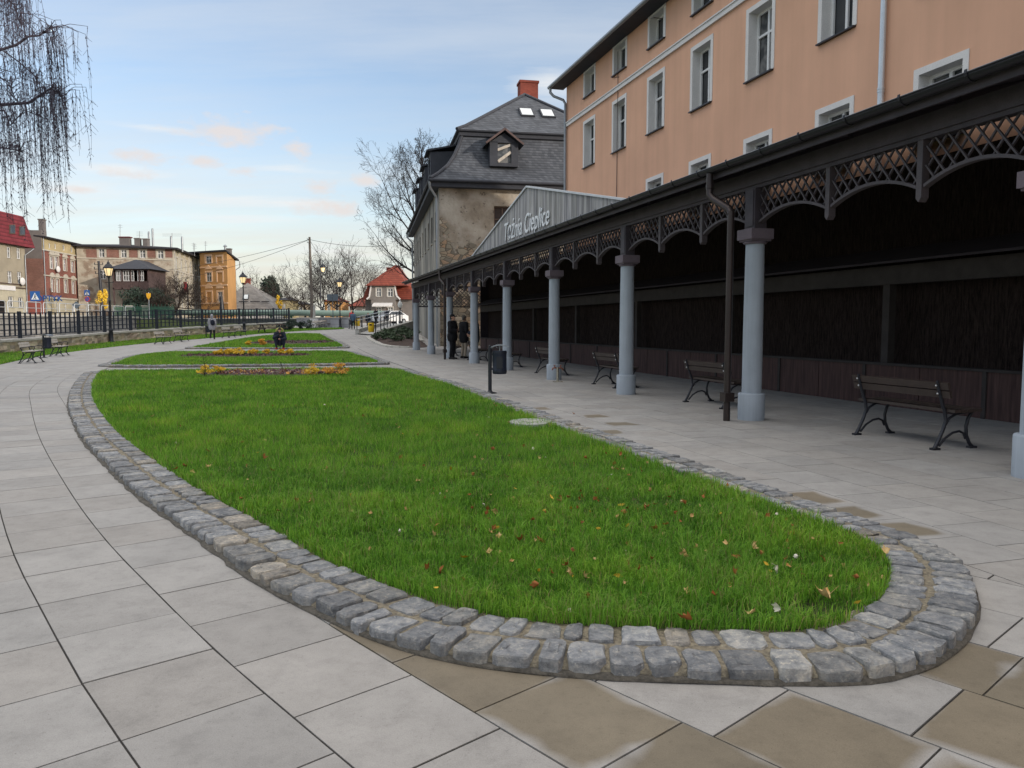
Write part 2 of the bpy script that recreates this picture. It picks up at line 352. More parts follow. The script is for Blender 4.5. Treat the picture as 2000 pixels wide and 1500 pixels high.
    def quad(s,a,b,c,d): s.add([a,b,c,d],[(0,1,2,3)])
    def build(s,name,mats,parent=None,xf=None,attrs=None):
        me=bpy.data.meshes.new(name); v=np.array([tuple(p) for p in s.v],dtype=np.float64).reshape(-1,3)
        def app(v,m): m=np.array(m); return v@m[:3,:3].T+m[:3,3]
        if xf is not None: v=app(v,xf)
        if parent is not None and parent.name in MI: v=app(v,MI[parent.name])
        me.from_pydata(v.tolist(),[],s.f)
        mats=mats if isinstance(mats,(list,tuple)) else [mats]
        for m in mats: me.materials.append(M[m] if isinstance(m,str) else m)
        n=len(s.f)
        if n:
            me.polygons.foreach_set('material_index',s.m); me.polygons.foreach_set('use_smooth',s.s)
            if any(c!=(1.,1.,1.) for c in s.c):
                a=me.attributes.new('tint','FLOAT_COLOR','FACE'); arr=np.ones((n,4),dtype=np.float32); arr[:,:3]=np.array(s.c); a.data.foreach_set('color',arr.ravel())
            else:
                a=me.attributes.new('tint','FLOAT_COLOR','FACE'); a.data.foreach_set('color',np.ones(n*4,dtype=np.float32))
        me.update(); o=bpy.data.objects.new(name,me); COLL.objects.link(o)
        if parent is not None:
            o.parent=parent; MI[o.name]=MI.get(parent.name,np.eye(4))
        return o
def tag(o,label,cat,group=None,kind=None):
    if label: o['label']=label
    if cat: o['category']=cat
    if group: o['group']=group
    if kind: o['kind']=kind
    return o
def thing(name,label,cat,loc=(0,0,0),rz=0.,group=None):
    o=bpy.data.objects.new(name,None); COLL.objects.link(o); o.location=loc; o.rotation_euler=(0,0,rz); o.empty_display_size=.2
    MI[o.name]=np.array((Matrix.Translation(Vector(loc))@Matrix.Rotation(rz,4,'Z')).inverted()); return tag(o,label,cat,group)
def struct(o): o['kind']='structure'; return o
def stuff(o,label,cat): o['kind']='stuff'; return tag(o,label,cat)
KIDS={}
def kids(o): return [c for c in list(COLL.objects) if c.parent==o]
def dup(root,loc,rz,label,group=None,scale=None):
    r=root.copy(); COLL.objects.link(r); r.location=loc; r.rotation_euler=(0,0,rz); r['label']=label
    if scale: r.scale=scale
    if group: r['group']=group
    if root.name not in KIDS: KIDS[root.name]=[(c,kids(c)) for c in kids(root)]
    for c,g in KIDS[root.name]:
        d=c.copy(); COLL.objects.link(d); d.parent=r
        for q in g:
            e=q.copy(); COLL.objects.link(e); e.parent=d
    return r
def remesh(o,vox,smooth=2):
    m=o.modifiers.new('r','REMESH'); m.mode='VOXEL'; m.voxel_size=vox; m.use_smooth_shade=True
    if smooth: q=o.modifiers.new('s','SMOOTH'); q.factor=.5; q.iterations=smooth
    dg=bpy.context.evaluated_depsgraph_get(); me=bpy.data.meshes.new_from_object(o.evaluated_get(dg)); o.modifiers.clear()
    mats=list(o.data.materials); o.data=me; me.materials.clear()
    for q in mats: me.materials.append(q)
    return o
# smooth curves
def catmull(P,closed=False,step=.1):
    P=[np.array(p[:2],dtype=float) for p in P]; n=len(P); out=[]
    rng=range(n if closed else n-1)
    for i in rng:
        if closed: a,b,c,d=P[(i-1)%n],P[i],P[(i+1)%n],P[(i+2)%n]
        else: a,b,c,d=P[max(i-1,0)],P[i],P[i+1],P[min(i+2,n-1)]
        k=max(2,int(np.linalg.norm(c-b)/step))
        for j in range(k):
            t=j/k; out.append(.5*((2*b)+(-a+c)*t+(2*a-5*b+4*c-d)*t*t+(-a+3*b-3*c+d)*t**3))
    if not closed: out.append(P[-1])
    return np.array(out)
def resample(P,step,closed=False):
    Q=np.vstack([P,P[:1]]) if closed else P
    s=np.concatenate([[0],np.cumsum(np.linalg.norm(np.diff(Q,axis=0),axis=1))]); n=max(3,int(round(s[-1]/step)))
    t=np.linspace(0,s[-1],n+1)
    if closed: t=t[:-1]
    return np.stack([np.interp(t,s,Q[:,0]),np.interp(t,s,Q[:,1])],1)
def smoothc(P,it,closed=True):
    for _ in range(it):
        if closed: P=.5*P+.25*(np.roll(P,1,0)+np.roll(P,-1,0))
        else:
            Q=P.copy(); Q[1:-1]=.5*P[1:-1]+.25*(P[:-2]+P[2:]); P=Q
    return P
def normals(P,closed=False):
    if closed: d=np.roll(P,-1,0)-np.roll(P,1,0)
    else: d=np.gradient(P,axis=0)
    d/=np.linalg.norm(d,axis=1)[:,None]+1e-12
    return np.stack([-d[:,1],d[:,0]],1)     # left normal
def inpoly(x,y,P):
    c=np.zeros(x.shape,bool); n=len(P); j=n-1
    for i in range(n):
        xi,yi=P[i];xj,yj=P[j]
        c^=((yi>y)!=(yj>y))&(x<(xj-xi)*(y-yi)/(yj-yi+1e-12)+xi); j=i
    return c
def inside1(x,y,P): return bool(inpoly(np.array([x]),np.array([y]),P)[0])
def clip(poly,f):            # keep f>=0
    o=[]
    for i in range(len(poly)):
        a,b=poly[i],poly[(i+1)%len(poly)]; fa,fb=f(a),f(b)
        if fa>=0: o.append(a)
        if fa*fb<0: t=fa/(fa-fb); o.append((a[0]+(b[0]-a[0])*t,a[1]+(b[1]-a[1])*t))
    return o
# wall with window openings
def wallholes(mb,O,U,W,z0,z1,holes,depth,N,top=None):
    O,U,N=Vector(O),Vector(U).normalized(),Vector(N).normalized(); Z=Vector((0,0,1))
    P=lambda u,z,k=0.: O+U*u+Z*z-N*k
    us=sorted({0.,W}|{h[0] for h in holes}|{h[1] for h in holes}); zs=sorted({z0,z1}|{h[2] for h in holes}|{h[3] for h in holes})
    for i in range(len(us)-1):
        for j in range(len(zs)-1):
            cu,cz=(us[i]+us[i+1])/2,(zs[j]+zs[j+1])/2
            if any(h[0]<cu<h[1] and h[2]<cz<h[3] for h in holes): continue
            mb.quad(P(us[i],zs[j]),P(us[i+1],zs[j]),P(us[i+1],zs[j+1]),P(us[i],zs[j+1]))
    for h in holes:
        a,b,c,d=h[:4]
        for p,q in (((a,c),(b,c)),((b,c),(b,d)),((b,d),(a,d)),((a,d),(a,c))):
            mb.quad(P(*p),P(*q),P(*q,depth),P(*p,depth))
def window(parent,O,U,N,u0,u1,z0,z1,depth,fm='frame',gm='glass',mull=1,trans=.62,fw=.06,name='window',xf=None,label=None,surround=0.,sm='white',sproud=.02,sill=True):
    O,U,N=Vector(O),Vector(U).normalized(),Vector(N).normalized(); Z=Vector((0,0,1)); P=lambda u,z,k=0.: O+U*u+Z*z-N*k
    mb=MB(); k=depth-.03; u0+=.003; u1-=.003; z0+=.003; z1-=.003
    def fr(ua,ub,za,zb,k=k,t=.05):
        mb.ext([P(ua,za,k-t/2),P(ub,za,k-t/2),P(ub,zb,k-t/2),P(ua,zb,k-t/2)],N*-t)
    fr(u0,u0+fw,z0,z1);fr(u1-fw,u1,z0,z1);fr(u0+fw,u1-fw,z0,z0+fw);fr(u0+fw,u1-fw,z1-fw,z1)
    for i in range(mull):
        um=u0+(u1-u0)*(i+1)/(mull+1); fr(um-fw*.55,um+fw*.55,z0+fw,z1-fw)
    if trans:
        zt=z0+(z1-z0)*trans; fr(u0+fw,u1-fw,zt-fw*.45,zt+fw*.45,k-.004)
    w=mb.build(name,fm,parent,xf)
    if label: w['label']=label
    g=MB(); g.quad(P(u0,z0,depth+.012),P(u1,z0,depth+.012),P(u1,z1,depth+.012),P(u0,z1,depth+.012)); g.build('pane',gm,w,xf)
    if surround:
        s_=MB(); a=surround
        for ua,ub,za,zb in ((u0-a,u0,z0,z1+a),(u1,u1+a,z0,z1+a),(u0,u1,z1,z1+a)):
            s_.ext([P(ua,za,-sproud),P(ub,za,-sproud),P(ub,zb,-sproud),P(ua,zb,-sproud)],N*-(sproud-.002))
        s_.build('surround',sm,w,xf)
    if sill:
        q=MB(); q.ext([P(u0-.05,z0-.05,-.07),P(u1+.05,z0-.05,-.07),P(u1+.05,z0-.003,-.07),P(u0-.05,z0-.003,-.07)],N*-(depth+.06)); q.build('sill','greytrim',w,xf)
    return w
# ---------------------------------------------------------------- ground
BX=-25.0   # river side edge of our bank
def terrain(x,y):
    b=H(x,y)-.05
    if y<-30: return b
    def ss(a,c,t): t=min(1,max(0,(t-a)/(c-a))); return t*t*(3-2*t)
    lx=-x
    if y<86:
        if lx>26.2: b+= (-2.2-b)*ss(26.2,26.8,lx)
        if lx>42.05: b+= (2.15-b)*ss(42.05,42.3,lx)
    else:
        f=ss(24,44,lx); b=b+(2.15-b)*f
    return b
def ground():
    xs=sorted(set([-400,-250,-150,-100,-80,-65,-55,-48,-44,-42.3,-42.05,-40,-34,-27,-26.8,-26.2,-26]+list(range(-25,26,2))+[30,40,60,90,150,250,400]))
    ys=sorted(set([-60,-30,-12]+list(range(-6,90,3))+[85.9,86.1,95,100,110,120,140,170,220,300,420,700]))
    mb=MB(); W=len(xs)
    vs=[(x,y,terrain(x,y)-.03) for y in ys for x in xs]
    fs=[(j*W+i,j*W+i+1,(j+1)*W+i+1,(j+1)*W+i) for j in range(len(ys)-1) for i in range(W-1)]
    mb.add(vs,fs,True); struct(mb.build('ground','hillside'))
    w=MB(); w.quad((-41.9,-30,-1.6),(-26.3,-30,-1.6),(-26.3,86,-1.6),(-41.9,86,-1.6)); struct(w.build('river_water','water'))
    s=MB(); s.quad((-140,-30,2.13),(-42.6,-30,2.13),(-42.6,90,2.13),(-140,90,2.13)); s.quad((-140,90,2.13),(-40,90,2.13),(-38,128,2.13),(-140,128,2.13)); struct(s.build('street','asphalt'))
ground()
# ---------------------------------------------------------------- lawns
KERB_PX=[(160,735),(140,760),(133,790),(140,820),(160,860),(200,905),(250,955),(300,995),(350,1030),(420,1080),(480,1130),(560,1175),(640,1215),(760,1265),(900,1300),(1050,1320),(1200,1330),(1350,1337),(1524,1340),(1657,1344),(1755,1332),(1818,1312),(1860,1281),(1895,1250),(1914,1208),(1912,1173),(1891,1124),(1846,1089),(1807,1066),(1737,1043),(1562,984),(1370,916),(1187,855),(1086,819),(985,783),(917,758),(850,739)]
L1=[tuple(gH(*p)[:2]) for p in KERB_PX]+[(-2.75,22.3),(-3.3,23.7),(-4.3,24.3),(-8,23.75),(-11.5,22.75),(-12.2,22.2)]
L2=[(-14.05,26.0),(-13.2,25.65),(-11.3,25.65),(-7,26.5),(-4.7,27.5),(-4.45,27.9),(-5.3,31),(-6.6,34.6),(-7.6,37.6),(-8.2,38.5),(-9.3,38.8),(-13,38.5),(-16.6,38.2),(-17.2,37.6),(-17.0,34.5),(-15.6,30.05),(-14.4,27.2)]
L3=[(-18.1,42.7),(-17.3,42.2),(-12.4,41.9),(-9.6,42.7),(-9.15,43.2),(-10.0,46.5),(-12.2,53),(-14.3,59.5),(-15.3,61.9),(-17,62.7),(-18.5,61.3),(-19.1,55.8),(-18.6,48)]
def ring(P): return smoothc(resample(catmull(P,True,.08),.1,True),4)
RINGS=[ring(P) for P in (L1,L2,L3)]
def orient(P):
    a=np.sum(P[:,0]*np.roll(P[:,1],-1)-np.roll(P[:,0],-1)*P[:,1]); return P if a>0 else P[::-1].copy()
RINGS=[orient(P) for P in RINGS]     # ccw: left normal points inward
KW=.43
def offset_ring(P,d):
    Q=P+normals(P,True)*d
    return smoothc(Q,3)
INNER=[offset_ring(P,KW) for P in RINGS]
def kerb(P,lod,seed,hh=.06):
    rr=random.Random(seed); mb=MB(); n=len(P); N=normals(P,True)
    zz=lambda p:H(p[0],p[1])
    # mortar bed (slot 1)
    mb.mi=1; prof=[(.03,-.02),(.032,hh*.45),(.06,hh*.76),(.21,hh*.82),(.40,hh*.82),(.47,hh*.55)]
    st=2; idx=list(range(0,n,st)); vs=[]
    for i in idx:
        for o,z in prof:
            q=P[i]+N[i]*o; vs.append((q[0],q[1],z+zz(q)+rr.uniform(-.004,.004)))
    k=len(prof); m=len(idx); fs=[((i*k+j),((i+1)%m)*k+j,((i+1)%m)*k+j+1,i*k+j+1) for i in range(m) for j in range(k-1)]
    mb.add(vs,fs,True)
    mb.mi=0
    Q=np.vstack([P,P[:1]]); s=np.concatenate([[0],np.cumsum(np.linalg.norm(np.diff(Q,axis=0),axis=1))]); tot=s[-1]
    def at(t,o):
        t%=tot; x=np.interp(t,s,Q[:,0]); y=np.interp(t,s,Q[:,1]); i=min(n-1,int(np.searchsorted(s,t))-1); i=max(i,0); nn=N[i%n]
        return np.array([x,y])+nn*o
    for row,(o0,o1) in enumerate(((-.005,.217),(.22,.425))):
        t=rr.uniform(0,.1)
        while t<tot-.08:
            L=rr.choice([rr.uniform(.10,.16),rr.uniform(.15,.24)])*(1 if lod==0 else 1.3)
            if t+L>tot: L=tot-t
            g=rr.uniform(.002,.016); a0,a1=o0+rr.uniform(0,.018),o1-rr.uniform(0,.018 if row==0 else .02)
            base=rr.random(); br=rr.uniform(.78,1.18)
            br=br*rr.choice((.8,1.,1.,1.12)); tint=(br*1.03,br*1.0,br*.965) if base<.62 else ((br*1.1,br*1.04,br*.95) if base<.86 else (br*1.2,br*1.05,br*.86))
            mb.ci=tint; hz=hh+rr.uniform(-.004,.012)
            nseg=12 if lod==0 else 8; outl=[]
            cu,cv=(t+g/2+t+L-g/2)/2,(a0+a1)/2; hu,hv=(L-g)/2,(a1-a0)/2; pw=rr.uniform(.26,.6); ph=rr.uniform(-.15,.15); sk=rr.uniform(-.22,.22)
            for j in range(nseg):
                a=2*math.pi*(j+.5)/nseg+ph; c_,s_=math.cos(a),math.sin(a)
                cu_=math.copysign(abs(c_)**pw,c_)*rr.uniform(.84,1.05); sv_=math.copysign(abs(s_)**pw,s_)*rr.uniform(.86,1.04)
                outl.append((cu_+sk*sv_*.25,sv_))
            rings=[(1.0,-.03),(1.0,hz*.80),(.97,hz*.95),(.88,hz*1.0),(.45,hz*1.01)]
            vs=[]
            for f_,z in rings:
                for (x,y) in outl:
                    p=at(cu+x*hu*f_,cv+y*hv*f_); jz=rr.uniform(-.0045,.0045) if z>0 else 0
                    vs.append((p[0],p[1],z+jz+zz(p)))
            fs=[]
            for r_ in range(len(rings)-1):
                for j in range(nseg):
                    q=(j+1)%nseg; fs.append((r_*nseg+j,r_*nseg+q,(r_+1)*nseg+q,(r_+1)*nseg+j))
            fs.append(tuple(range((len(rings)-1)*nseg,len(rings)*nseg)))
            mb.add(vs,fs,False)
            t+=L
    mb.ci=(1,1,1); mb.mi=2; vs=[];fs=[]; w_=0.03
    for i in range(n):
        w_=.001+.008*rr.random()**2+(.022*rr.random() if P[i][0]<-1.6 and P[i][1]<20 else 0.); 
        for o,z in ((-w_,.0015),(-w_*.5,.012),(.04,.018)): q=P[i]+N[i]*o; vs.append((q[0],q[1],z+zz(q)+rr.uniform(-.001,.003)))
    fs=[(i*3+j,((i+1)%n)*3+j,((i+1)%n)*3+j+1,i*3+j+1) for i in range(n) for j in range(2)]; mb.add(vs,fs,True); mb.mi=0
    struct(mb.build('kerb',['sett','mortar','dirt']))
for i,P in enumerate(RINGS): kerb(P,0 if i==0 else 1,20+i)
LAWNZ=.06
def lawn_z(x,y): return LAWNZ+H(x,y)+.018*noise.noise(Vector((x*.5,y*.5,3)))
for P in INNER:
    mb=MB(); Q=P[::4]; c=Q.mean(0); n=len(Q); vs=[];K=7
    # fan of rings shrinking to the centre line
    for k in range(K):
        f=1-k/K
        for q in Q: p=c+(q-c)*f; vs.append((p[0],p[1],lawn_z(p[0],p[1])-(0.035 if k==0 else 0)))
    vs.append((c[0],c[1],lawn_z(*c))); fs=[]
    for k in range(K-1):
        for j in range(n): q=(j+1)%n; fs.append((k*n+j,k*n+q,(k+1)*n+q,(k+1)*n+j))
    for j in range(n): fs.append(((K-1)*n+j,(K-1)*n+(j+1)%n,K*n))
    mb.add(vs,fs,True); struct(mb.build('lawn','turf'))
# flower beds: soil patches with a soft irregular outline
BEDS=[(-5.25,20.05,2.75,1.0),(-11.6,33.3,3.0,1.5),(-13.7,47.8,2.7,2.5)]
BEDS[0]=(*((gp(370,735)+gp(690,733))/2)[:2],(gp(690,733).x-gp(370,737).x)/2,1.25)
def in_bed(x,y,g=0.):
    for cx,cy,a,b in BEDS:
        if ((x-cx)/(a+g))**2+((y-cy-(x-cx)*.06)/(b+g))**2<1: return True
    return False
for cx,cy,a,b in BEDS:
    mb=MB(); vs=[];n=40;K=5
    for k in range(K):
        f=1-k/K
        for j in range(n):
            t=2*math.pi*j/n; w=1+.05*math.sin(3*t+cx)+.03*math.sin(7*t)
            x=cx+a*f*w*math.cos(t); y=cy+b*f*w*math.sin(t)+a*f*math.cos(t)*.06
            vs.append((x,y,LAWNZ+H(x,y)+(.0 if k==0 else .05+.03*noise.noise(Vector((x*4,y*4,1))))))
    fs=[(k*n+j,k*n+(j+1)%n,(k+1)*n+(j+1)%n,(k+1)*n+j) for k in range(K-1) for j in range(n)]; fs.append(tuple(range((K-1)*n,K*n)))
    mb.add(vs,fs,True); struct(mb.build('flower_bed_soil','soil'))
# ---------------------------------------------------------------- paving slabs
JP=[tuple(gH(*p)[:2]) for p in [(75,850),(130,950),(210,1060),(330,1180),(400,1256),(532,1366),(676,1488)]]
JFAR=[(-20.5,80),(-18.6,68),(-18.9,62.5),(-19.75,57),(-19.75,52),(-19.2,46),(-18.7,40),(-17.55,35),(-15.9,29.5),(-14.3,25),(-12.4,20.4),(-10.56,16.79),(-8.5,13.5)]
jd=np.array(JP[-1])-np.array(JP[-3]); jd/=np.linalg.norm(jd)
JEND=[tuple(np.array(JP[-1])+jd*k) for k in (1.,3.,6.)]
J=smoothc(resample(catmull(JFAR+JP+JEND,False,.1),.1),30,False)
SW=.507
class Slabs:
    def __init__(s): s.v=[];s.f=[];s.uv=[];s.t=[];s.rr=random.Random(5)
    def add(s,corn,gap=.005,wet=0.,clipf=None,tint=None):
        c=[(float(a),float(b)) for a,b in corn]; A=np.array(c[0]);U=np.array(c[1])-A;V=np.array(c[3])-A
        poly=c
        if clipf: poly=clip(c,clipf)
        if len(poly)<3: return
        m=np.mean(np.array(poly),0); Mi=np.linalg.inv(np.stack([U,V],1)); n=len(poly); o=len(s.v)
        jz=s.rr.uniform(-.0012,.0012)
        top=[]
        for p in poly:
            d=np.array(p)-m; L=np.linalg.norm(d)+1e-9; q=m+d*(1-gap*1.35/L); uv=Mi@(q-A)
            top.append(q); s.v.append((q[0],q[1],H(q[0],q[1])+jz)); s.uv.append((uv[0],uv[1],wet))
        for p in top:
            s.v.append((p[0],p[1],H(p[0],p[1])-.02)); uv=Mi@(p-A); s.uv.append((uv[0],uv[1],wet))
        k=tint or s.rr.uniform(.91,1.06); w=s.rr.uniform(-.012,.012); tt=(k*(1+w),k,k*(1-w))
        s.f.append(list(range(o,o+n))); s.t.append(tt)
        for i in range(n): s.f.append([o+n+i,o+n+(i+1)%n,o+(i+1)%n,o+i]); s.t.append(tt)
    def build(s,name):
        me=bpy.data.meshes.new(name); me.from_pydata(s.v,[],s.f); me.materials.append(M['slab'])
        a=me.attributes.new('suv','FLOAT_VECTOR','POINT'); a.data.foreach_set('vector',np.array(s.uv,dtype=np.float32).ravel())
        a=me.attributes.new('tint','FLOAT_COLOR','FACE'); arr=np.ones((len(s.f),4),dtype=np.float32); arr[:,:3]=np.array(s.t); a.data.foreach_set('color',arr.ravel())
        o=bpy.data.objects.new(name,me); COLL.objects.link(o); return struct(o)
XSEAM=3.79
WETPT=[gp(*p)[:2] for p in [(900,1320),(1170,1390),(1570,1420),(1280,1480),(1920,1300),(1960,1420),(790,1240),(1820,1480),(1000,1450)]]
DRYPT=[gp(*p)[:2] for p in [(1320,1350),(1740,1372)]]
WETR={(1600,970):.42,(1690,998):.34,(1770,1027):.42,(1195,826):.4,(1130,812):.35,(1075,800):.4,(1215,845):.36,(1930,1010):.0}
def left_slabs():
    S=Slabs(); N=normals(J); seg=np.linalg.norm(np.diff(J,axis=0),axis=1); rr=random.Random(3)
    seam=lambda p: XSEAM-.004-toC(p[0],p[1])[0]
    for k in range(-10,13):
        # offsets measured to the lawn side (left normal sign resolved below)
        o0,o1=k*SW,(k+1)*SW; om=(o0+o1)/2
        sgn=SIDE; A=J+N*sgn*o0; B=J+N*sgn*o1; Mid=J+N*sgn*om
        s=np.concatenate([[0],np.cumsum(np.linalg.norm(np.diff(Mid,axis=0),axis=1))])
        t=rr.uniform(0,.3)+(k%2)*.27; L=.545
        while t+L<s[-1]:
            i0=np.interp(t,s,np.arange(len(s))); i1=np.interp(t+L,s,np.arange(len(s)))
            def pt(P,i): a=int(i);b=min(a+1,len(P)-1);f=i-a; return P[a]*(1-f)+P[b]*f
            c=[pt(A,i0),pt(A,i1),pt(B,i1),pt(B,i0)]; m=np.mean(c,0); t+=L
            if k>=2 and m[1]>7.2: continue
            if k>=1 and m[1]>45: continue
            if m[1]<-1.5 : continue
            wet=0.
            if k>=1 and m[1]<4.3 and m[0]>-1.:
                d=min(np.hypot(m[0]-w[0],m[1]-w[1]) for w in WETPT); dd=min(np.hypot(m[0]-w[0],m[1]-w[1]) for w in DRYPT)
                if d<.36 and dd>.2: wet=.8
                if (k,round(float(m[1]),1)) in ((2,2.9),(3,2.9)): wet=0.
                elif k>=1 and m[1]<2.85 and m[0]>.1: wet=.75
            S.add(c,.0045 if m[1]<12 else .004,wet,seam)
    S.build('pavement')
p0=J[len(J)//2]; SIDE=1
n0=normals(J)[len(J)//2]
if np.dot(n0,np.array((-5,12))-p0)<0: SIDE=-1
left_slabs()
def right_slabs():
    S=Slabs(); rr=random.Random(9); L=.5; w=.5
    wets=[(toC(*gp(*p)[:2]),v) for p,v in WETR.items() if v>0]
    for i in range(0,14):
        x0=XSEAM+i*w
        y=-1.5-(i%2)*.25-rr.uniform(0,.05)
        while y<43:
            c=[CW(x0,y)[:2],CW(x0+w,y)[:2],CW(x0+w,y+L)[:2],CW(x0,y+L)[:2]]; wet=0
            for (wx,wy),v in wets:
                if x0<wx<x0+w and y<wy<y+L: wet=v
            k=rr.uniform(.92,1.06)
            S.add(c,.0035,wet,None,k); y+=L
    S.build('pavement')
right_slabs()
# joint bed below slabs and the far paved square
def strip_sheet(name,m,poly,z,n=24):
    mb=MB(); mb.add([(x,y,H(x,y)+z) for x,y in poly],[tuple(range(len(poly)))]); return struct(mb.build(name,m))
def grid_sheet(name,m,f,x0,x1,nx,y0,y1,ny,z):
    mb=MB(); vs=[]
    for j in range(ny+1):
        for i in range(nx+1):
            x,y=f(x0+(x1-x0)*i/nx,y0+(y1-y0)*j/ny); vs.append((x,y,H(x,y)+z))
    mb.add(vs,[(j*(nx+1)+i,j*(nx+1)+i+1,(j+1)*(nx+1)+i+1,(j+1)*(nx+1)+i) for j in range(ny) for i in range(nx)],True); return struct(mb.build(name,m))
# joint bed near (y<7 whole width), then under the left courses and the right grid
NJ=normals(J)
def jf(o,i):
    a=int(min(i,len(J)-1)); p=J[a]+NJ[a]*SIDE*o; return p[0],p[1]
grid_sheet('joint_bed','joint',jf,-10*SW,1.0*SW,6,0,len(J)-1,200,-.003)
grid_sheet('joint_bed','joint',lambda u,v:tuple(CW(u,v)[:2]),XSEAM-.002,XSEAM+7.05,4,-1.6,42.6,60,-.0045)
nb=[i for i in range(len(J)) if J[i][1]<8]
grid_sheet('joint_bed','joint',jf,1.0*SW,13*SW,6,nb[0],len(J)-1,40,-.006)
grid_sheet('paved_square','paving',lambda u,v:(u,v),-26,26,26,7.0,130,80,-.02)
# ---------------------------------------------------------------- grass
PATH_L=[(-11,8),(-12.5,14),(-14.6,20),(-18.2,27.3),(-21.4,35),(-22.7,41),(-22.8,48),(-22.1,53),(-21.4,58),(-20.6,64),(-19.2,70),(-16.5,76)]
WALL_L=[(-20,8),(-21.5,18),(-23.0,28),(-24.4,36.5),(-25.1,42.2),(-25.5,49.5),(-25.2,54.2),(-24.5,60.3),(-23.6,68),(-22.0,77)]
STRIP=[*PATH_L]+[(-17.5,78)]+WALL_L[::-1]
mb=MB(); pl=resample(catmull(PATH_L),1.5); wl=resample(catmull(WALL_L),1.5); n=min(len(pl),len(wl)); pl=resample(catmull(PATH_L),1); 
ip=np.linspace(0,1,50); 
def par(P,f): Q=catmull(P); s=np.concatenate([[0],np.cumsum(np.linalg.norm(np.diff(Q,axis=0),axis=1))]); return np.array([np.interp(f*s[-1],s,Q[:,0]),np.interp(f*s[-1],s,Q[:,1])])
vs=[]
for f in ip:
    a,b=par(PATH_L,f),par(WALL_L,f)
    for k in range(4): p=a+(b-a)*k/3; vs.append((p[0],p[1],H(*p)+(.01 if k==0 else .04)))
mb.add(vs,[(i*4+j,i*4+j+1,(i+1)*4+j+1,(i+1)*4+j) for i in range(49) for j in range(3)],True); struct(mb.build('lawn','turf'))
def grass(name,label,poly,bands,seed,z0fn,skip=None,hs=1.):
    rg=np.random.default_rng(seed); P=np.array(poly); x0,y0=P.min(0);x1,y1=P.max(0)
    V=[];F3=[];F4=[];T=[];base=0; tv=[]
    allv=[];faces_q=[];faces_t=[];tq=[];tt=[]
    off=0
    for (ya,yb,dens,h,w,segs) in bands:
        a=max(y0,ya);b=min(y1,yb)
        if b<=a: continue
        n=int((x1-x0)*(b-a)*dens); x=rg.uniform(x0,x1,n);y=rg.uniform(a,b,n)
        k=inpoly(x,y,P[::3] if len(P)>200 else P)
        if skip:
            k&=~np.array([skip(float(p),float(q)) for p,q in zip(x,y)]) if n<400000 else True
        x=x[k];y=y[k]; n=len(x)
        z=np.array([z0fn(float(p),float(q)) for p,q in zip(x,y)])
        cl=np.array([noise.noise(Vector((float(p)*2.2,float(q)*2.2,0))) for p,q in zip(x,y)])
        cl2=np.array([noise.noise(Vector((float(p)*9,float(q)*9,5))) for p,q in zip(x,y)])
        hh=h*hs*rg.uniform(.35,1.35,n)*(1+.45*cl+.55*cl2); ang=rg.uniform(0,2*np.pi,n); lean=rg.uniform(.15,.95,n)*hh
        lx=np.cos(ang)*lean;ly=np.sin(ang)*lean; wa=ang+np.pi/2+rg.uniform(-.5,.5,n); wx=np.cos(wa)*w/2*rg.uniform(.6,1.2,n);wy=np.sin(wa)*w/2
        tint=np.clip(rg.normal(.45,.22,n)+.3*cl+.2*cl2,0,.92); dry=rg.random(n)<.05+.08*np.clip(cl,0,1); tint[dry]=rg.uniform(.93,1.,dry.sum())
        B=np.stack([x,y,z-.01],1); Wv=np.stack([wx,wy,np.zeros(n)],1); Lv=np.stack([lx,ly,np.zeros(n)],1); Z=np.stack([np.zeros(n),np.zeros(n),hh],1)
        if segs==2:
            mid=B+Lv*.3+Z*.62; tip=B+Lv+Z*np.clip(1-.35*(lean/hh)**2,.4,1)[:,None]
            v=np.stack([B-Wv,B+Wv,mid-Wv*.75,mid+Wv*.75,tip],1).reshape(-1,3); i=off+np.arange(n)*5
            faces_q.append(np.stack([i,i+1,i+3,i+2],1)); faces_t.append(np.stack([i+2,i+3,i+4],1)); tq.append(tint); tt.append(tint); off+=5*n
        else:
            tip=B+Lv+Z; v=np.stack([B-Wv,B+Wv,tip],1).reshape(-1,3); i=off+np.arange(n)*3
            faces_t.append(np.stack([i,i+1,i+2],1)); tt.append(tint); off+=3*n
        allv.append(v)
    v=np.concatenate(allv); q=np.concatenate(faces_q) if faces_q else np.zeros((0,4),int); t=np.concatenate(faces_t)
    me=bpy.data.meshes.new(name); me.vertices.add(len(v)); me.vertices.foreach_set('co',v.astype(np.float32).ravel())
    nl=len(q)*4+len(t)*3; me.loops.add(nl); me.loops.foreach_set('vertex_index',np.concatenate([q.ravel(),t.ravel()]).astype(np.int32))
    me.polygons.add(len(q)+len(t)); ls=np.concatenate([np.arange(len(q))*4,len(q)*4+np.arange(len(t))*3]).astype(np.int32); me.polygons.foreach_set('loop_start',ls)
    me.update(calc_edges=True); tn=np.concatenate((tq if tq else [])+tt).astype(np.float32)
    a=me.attributes.new('tint','FLOAT','FACE'); a.data.foreach_set('value',tn)
    me.materials.append(M['grass']); me.validate(); o=bpy.data.objects.new(name,me); COLL.objects.link(o); return stuff(o,label,'grass')
G1=offset_ring(RINGS[0],KW-.03)
BARE=[(gp(px,py,.08).x,gp(px,py,.08).y,a,b,pr) for px,py,a,b,pr in ((1580,1180,.30,.14,.8),(1450,1195,.2,.09,.6),(1640,1130,.16,.12,.5),(1400,1140,.22,.10,.4),(1180,1130,.25,.10,.35),(820,1100,.3,.1,.35),(1680,1190,.12,.1,.6),(1000,1175,.3,.06,.4))]
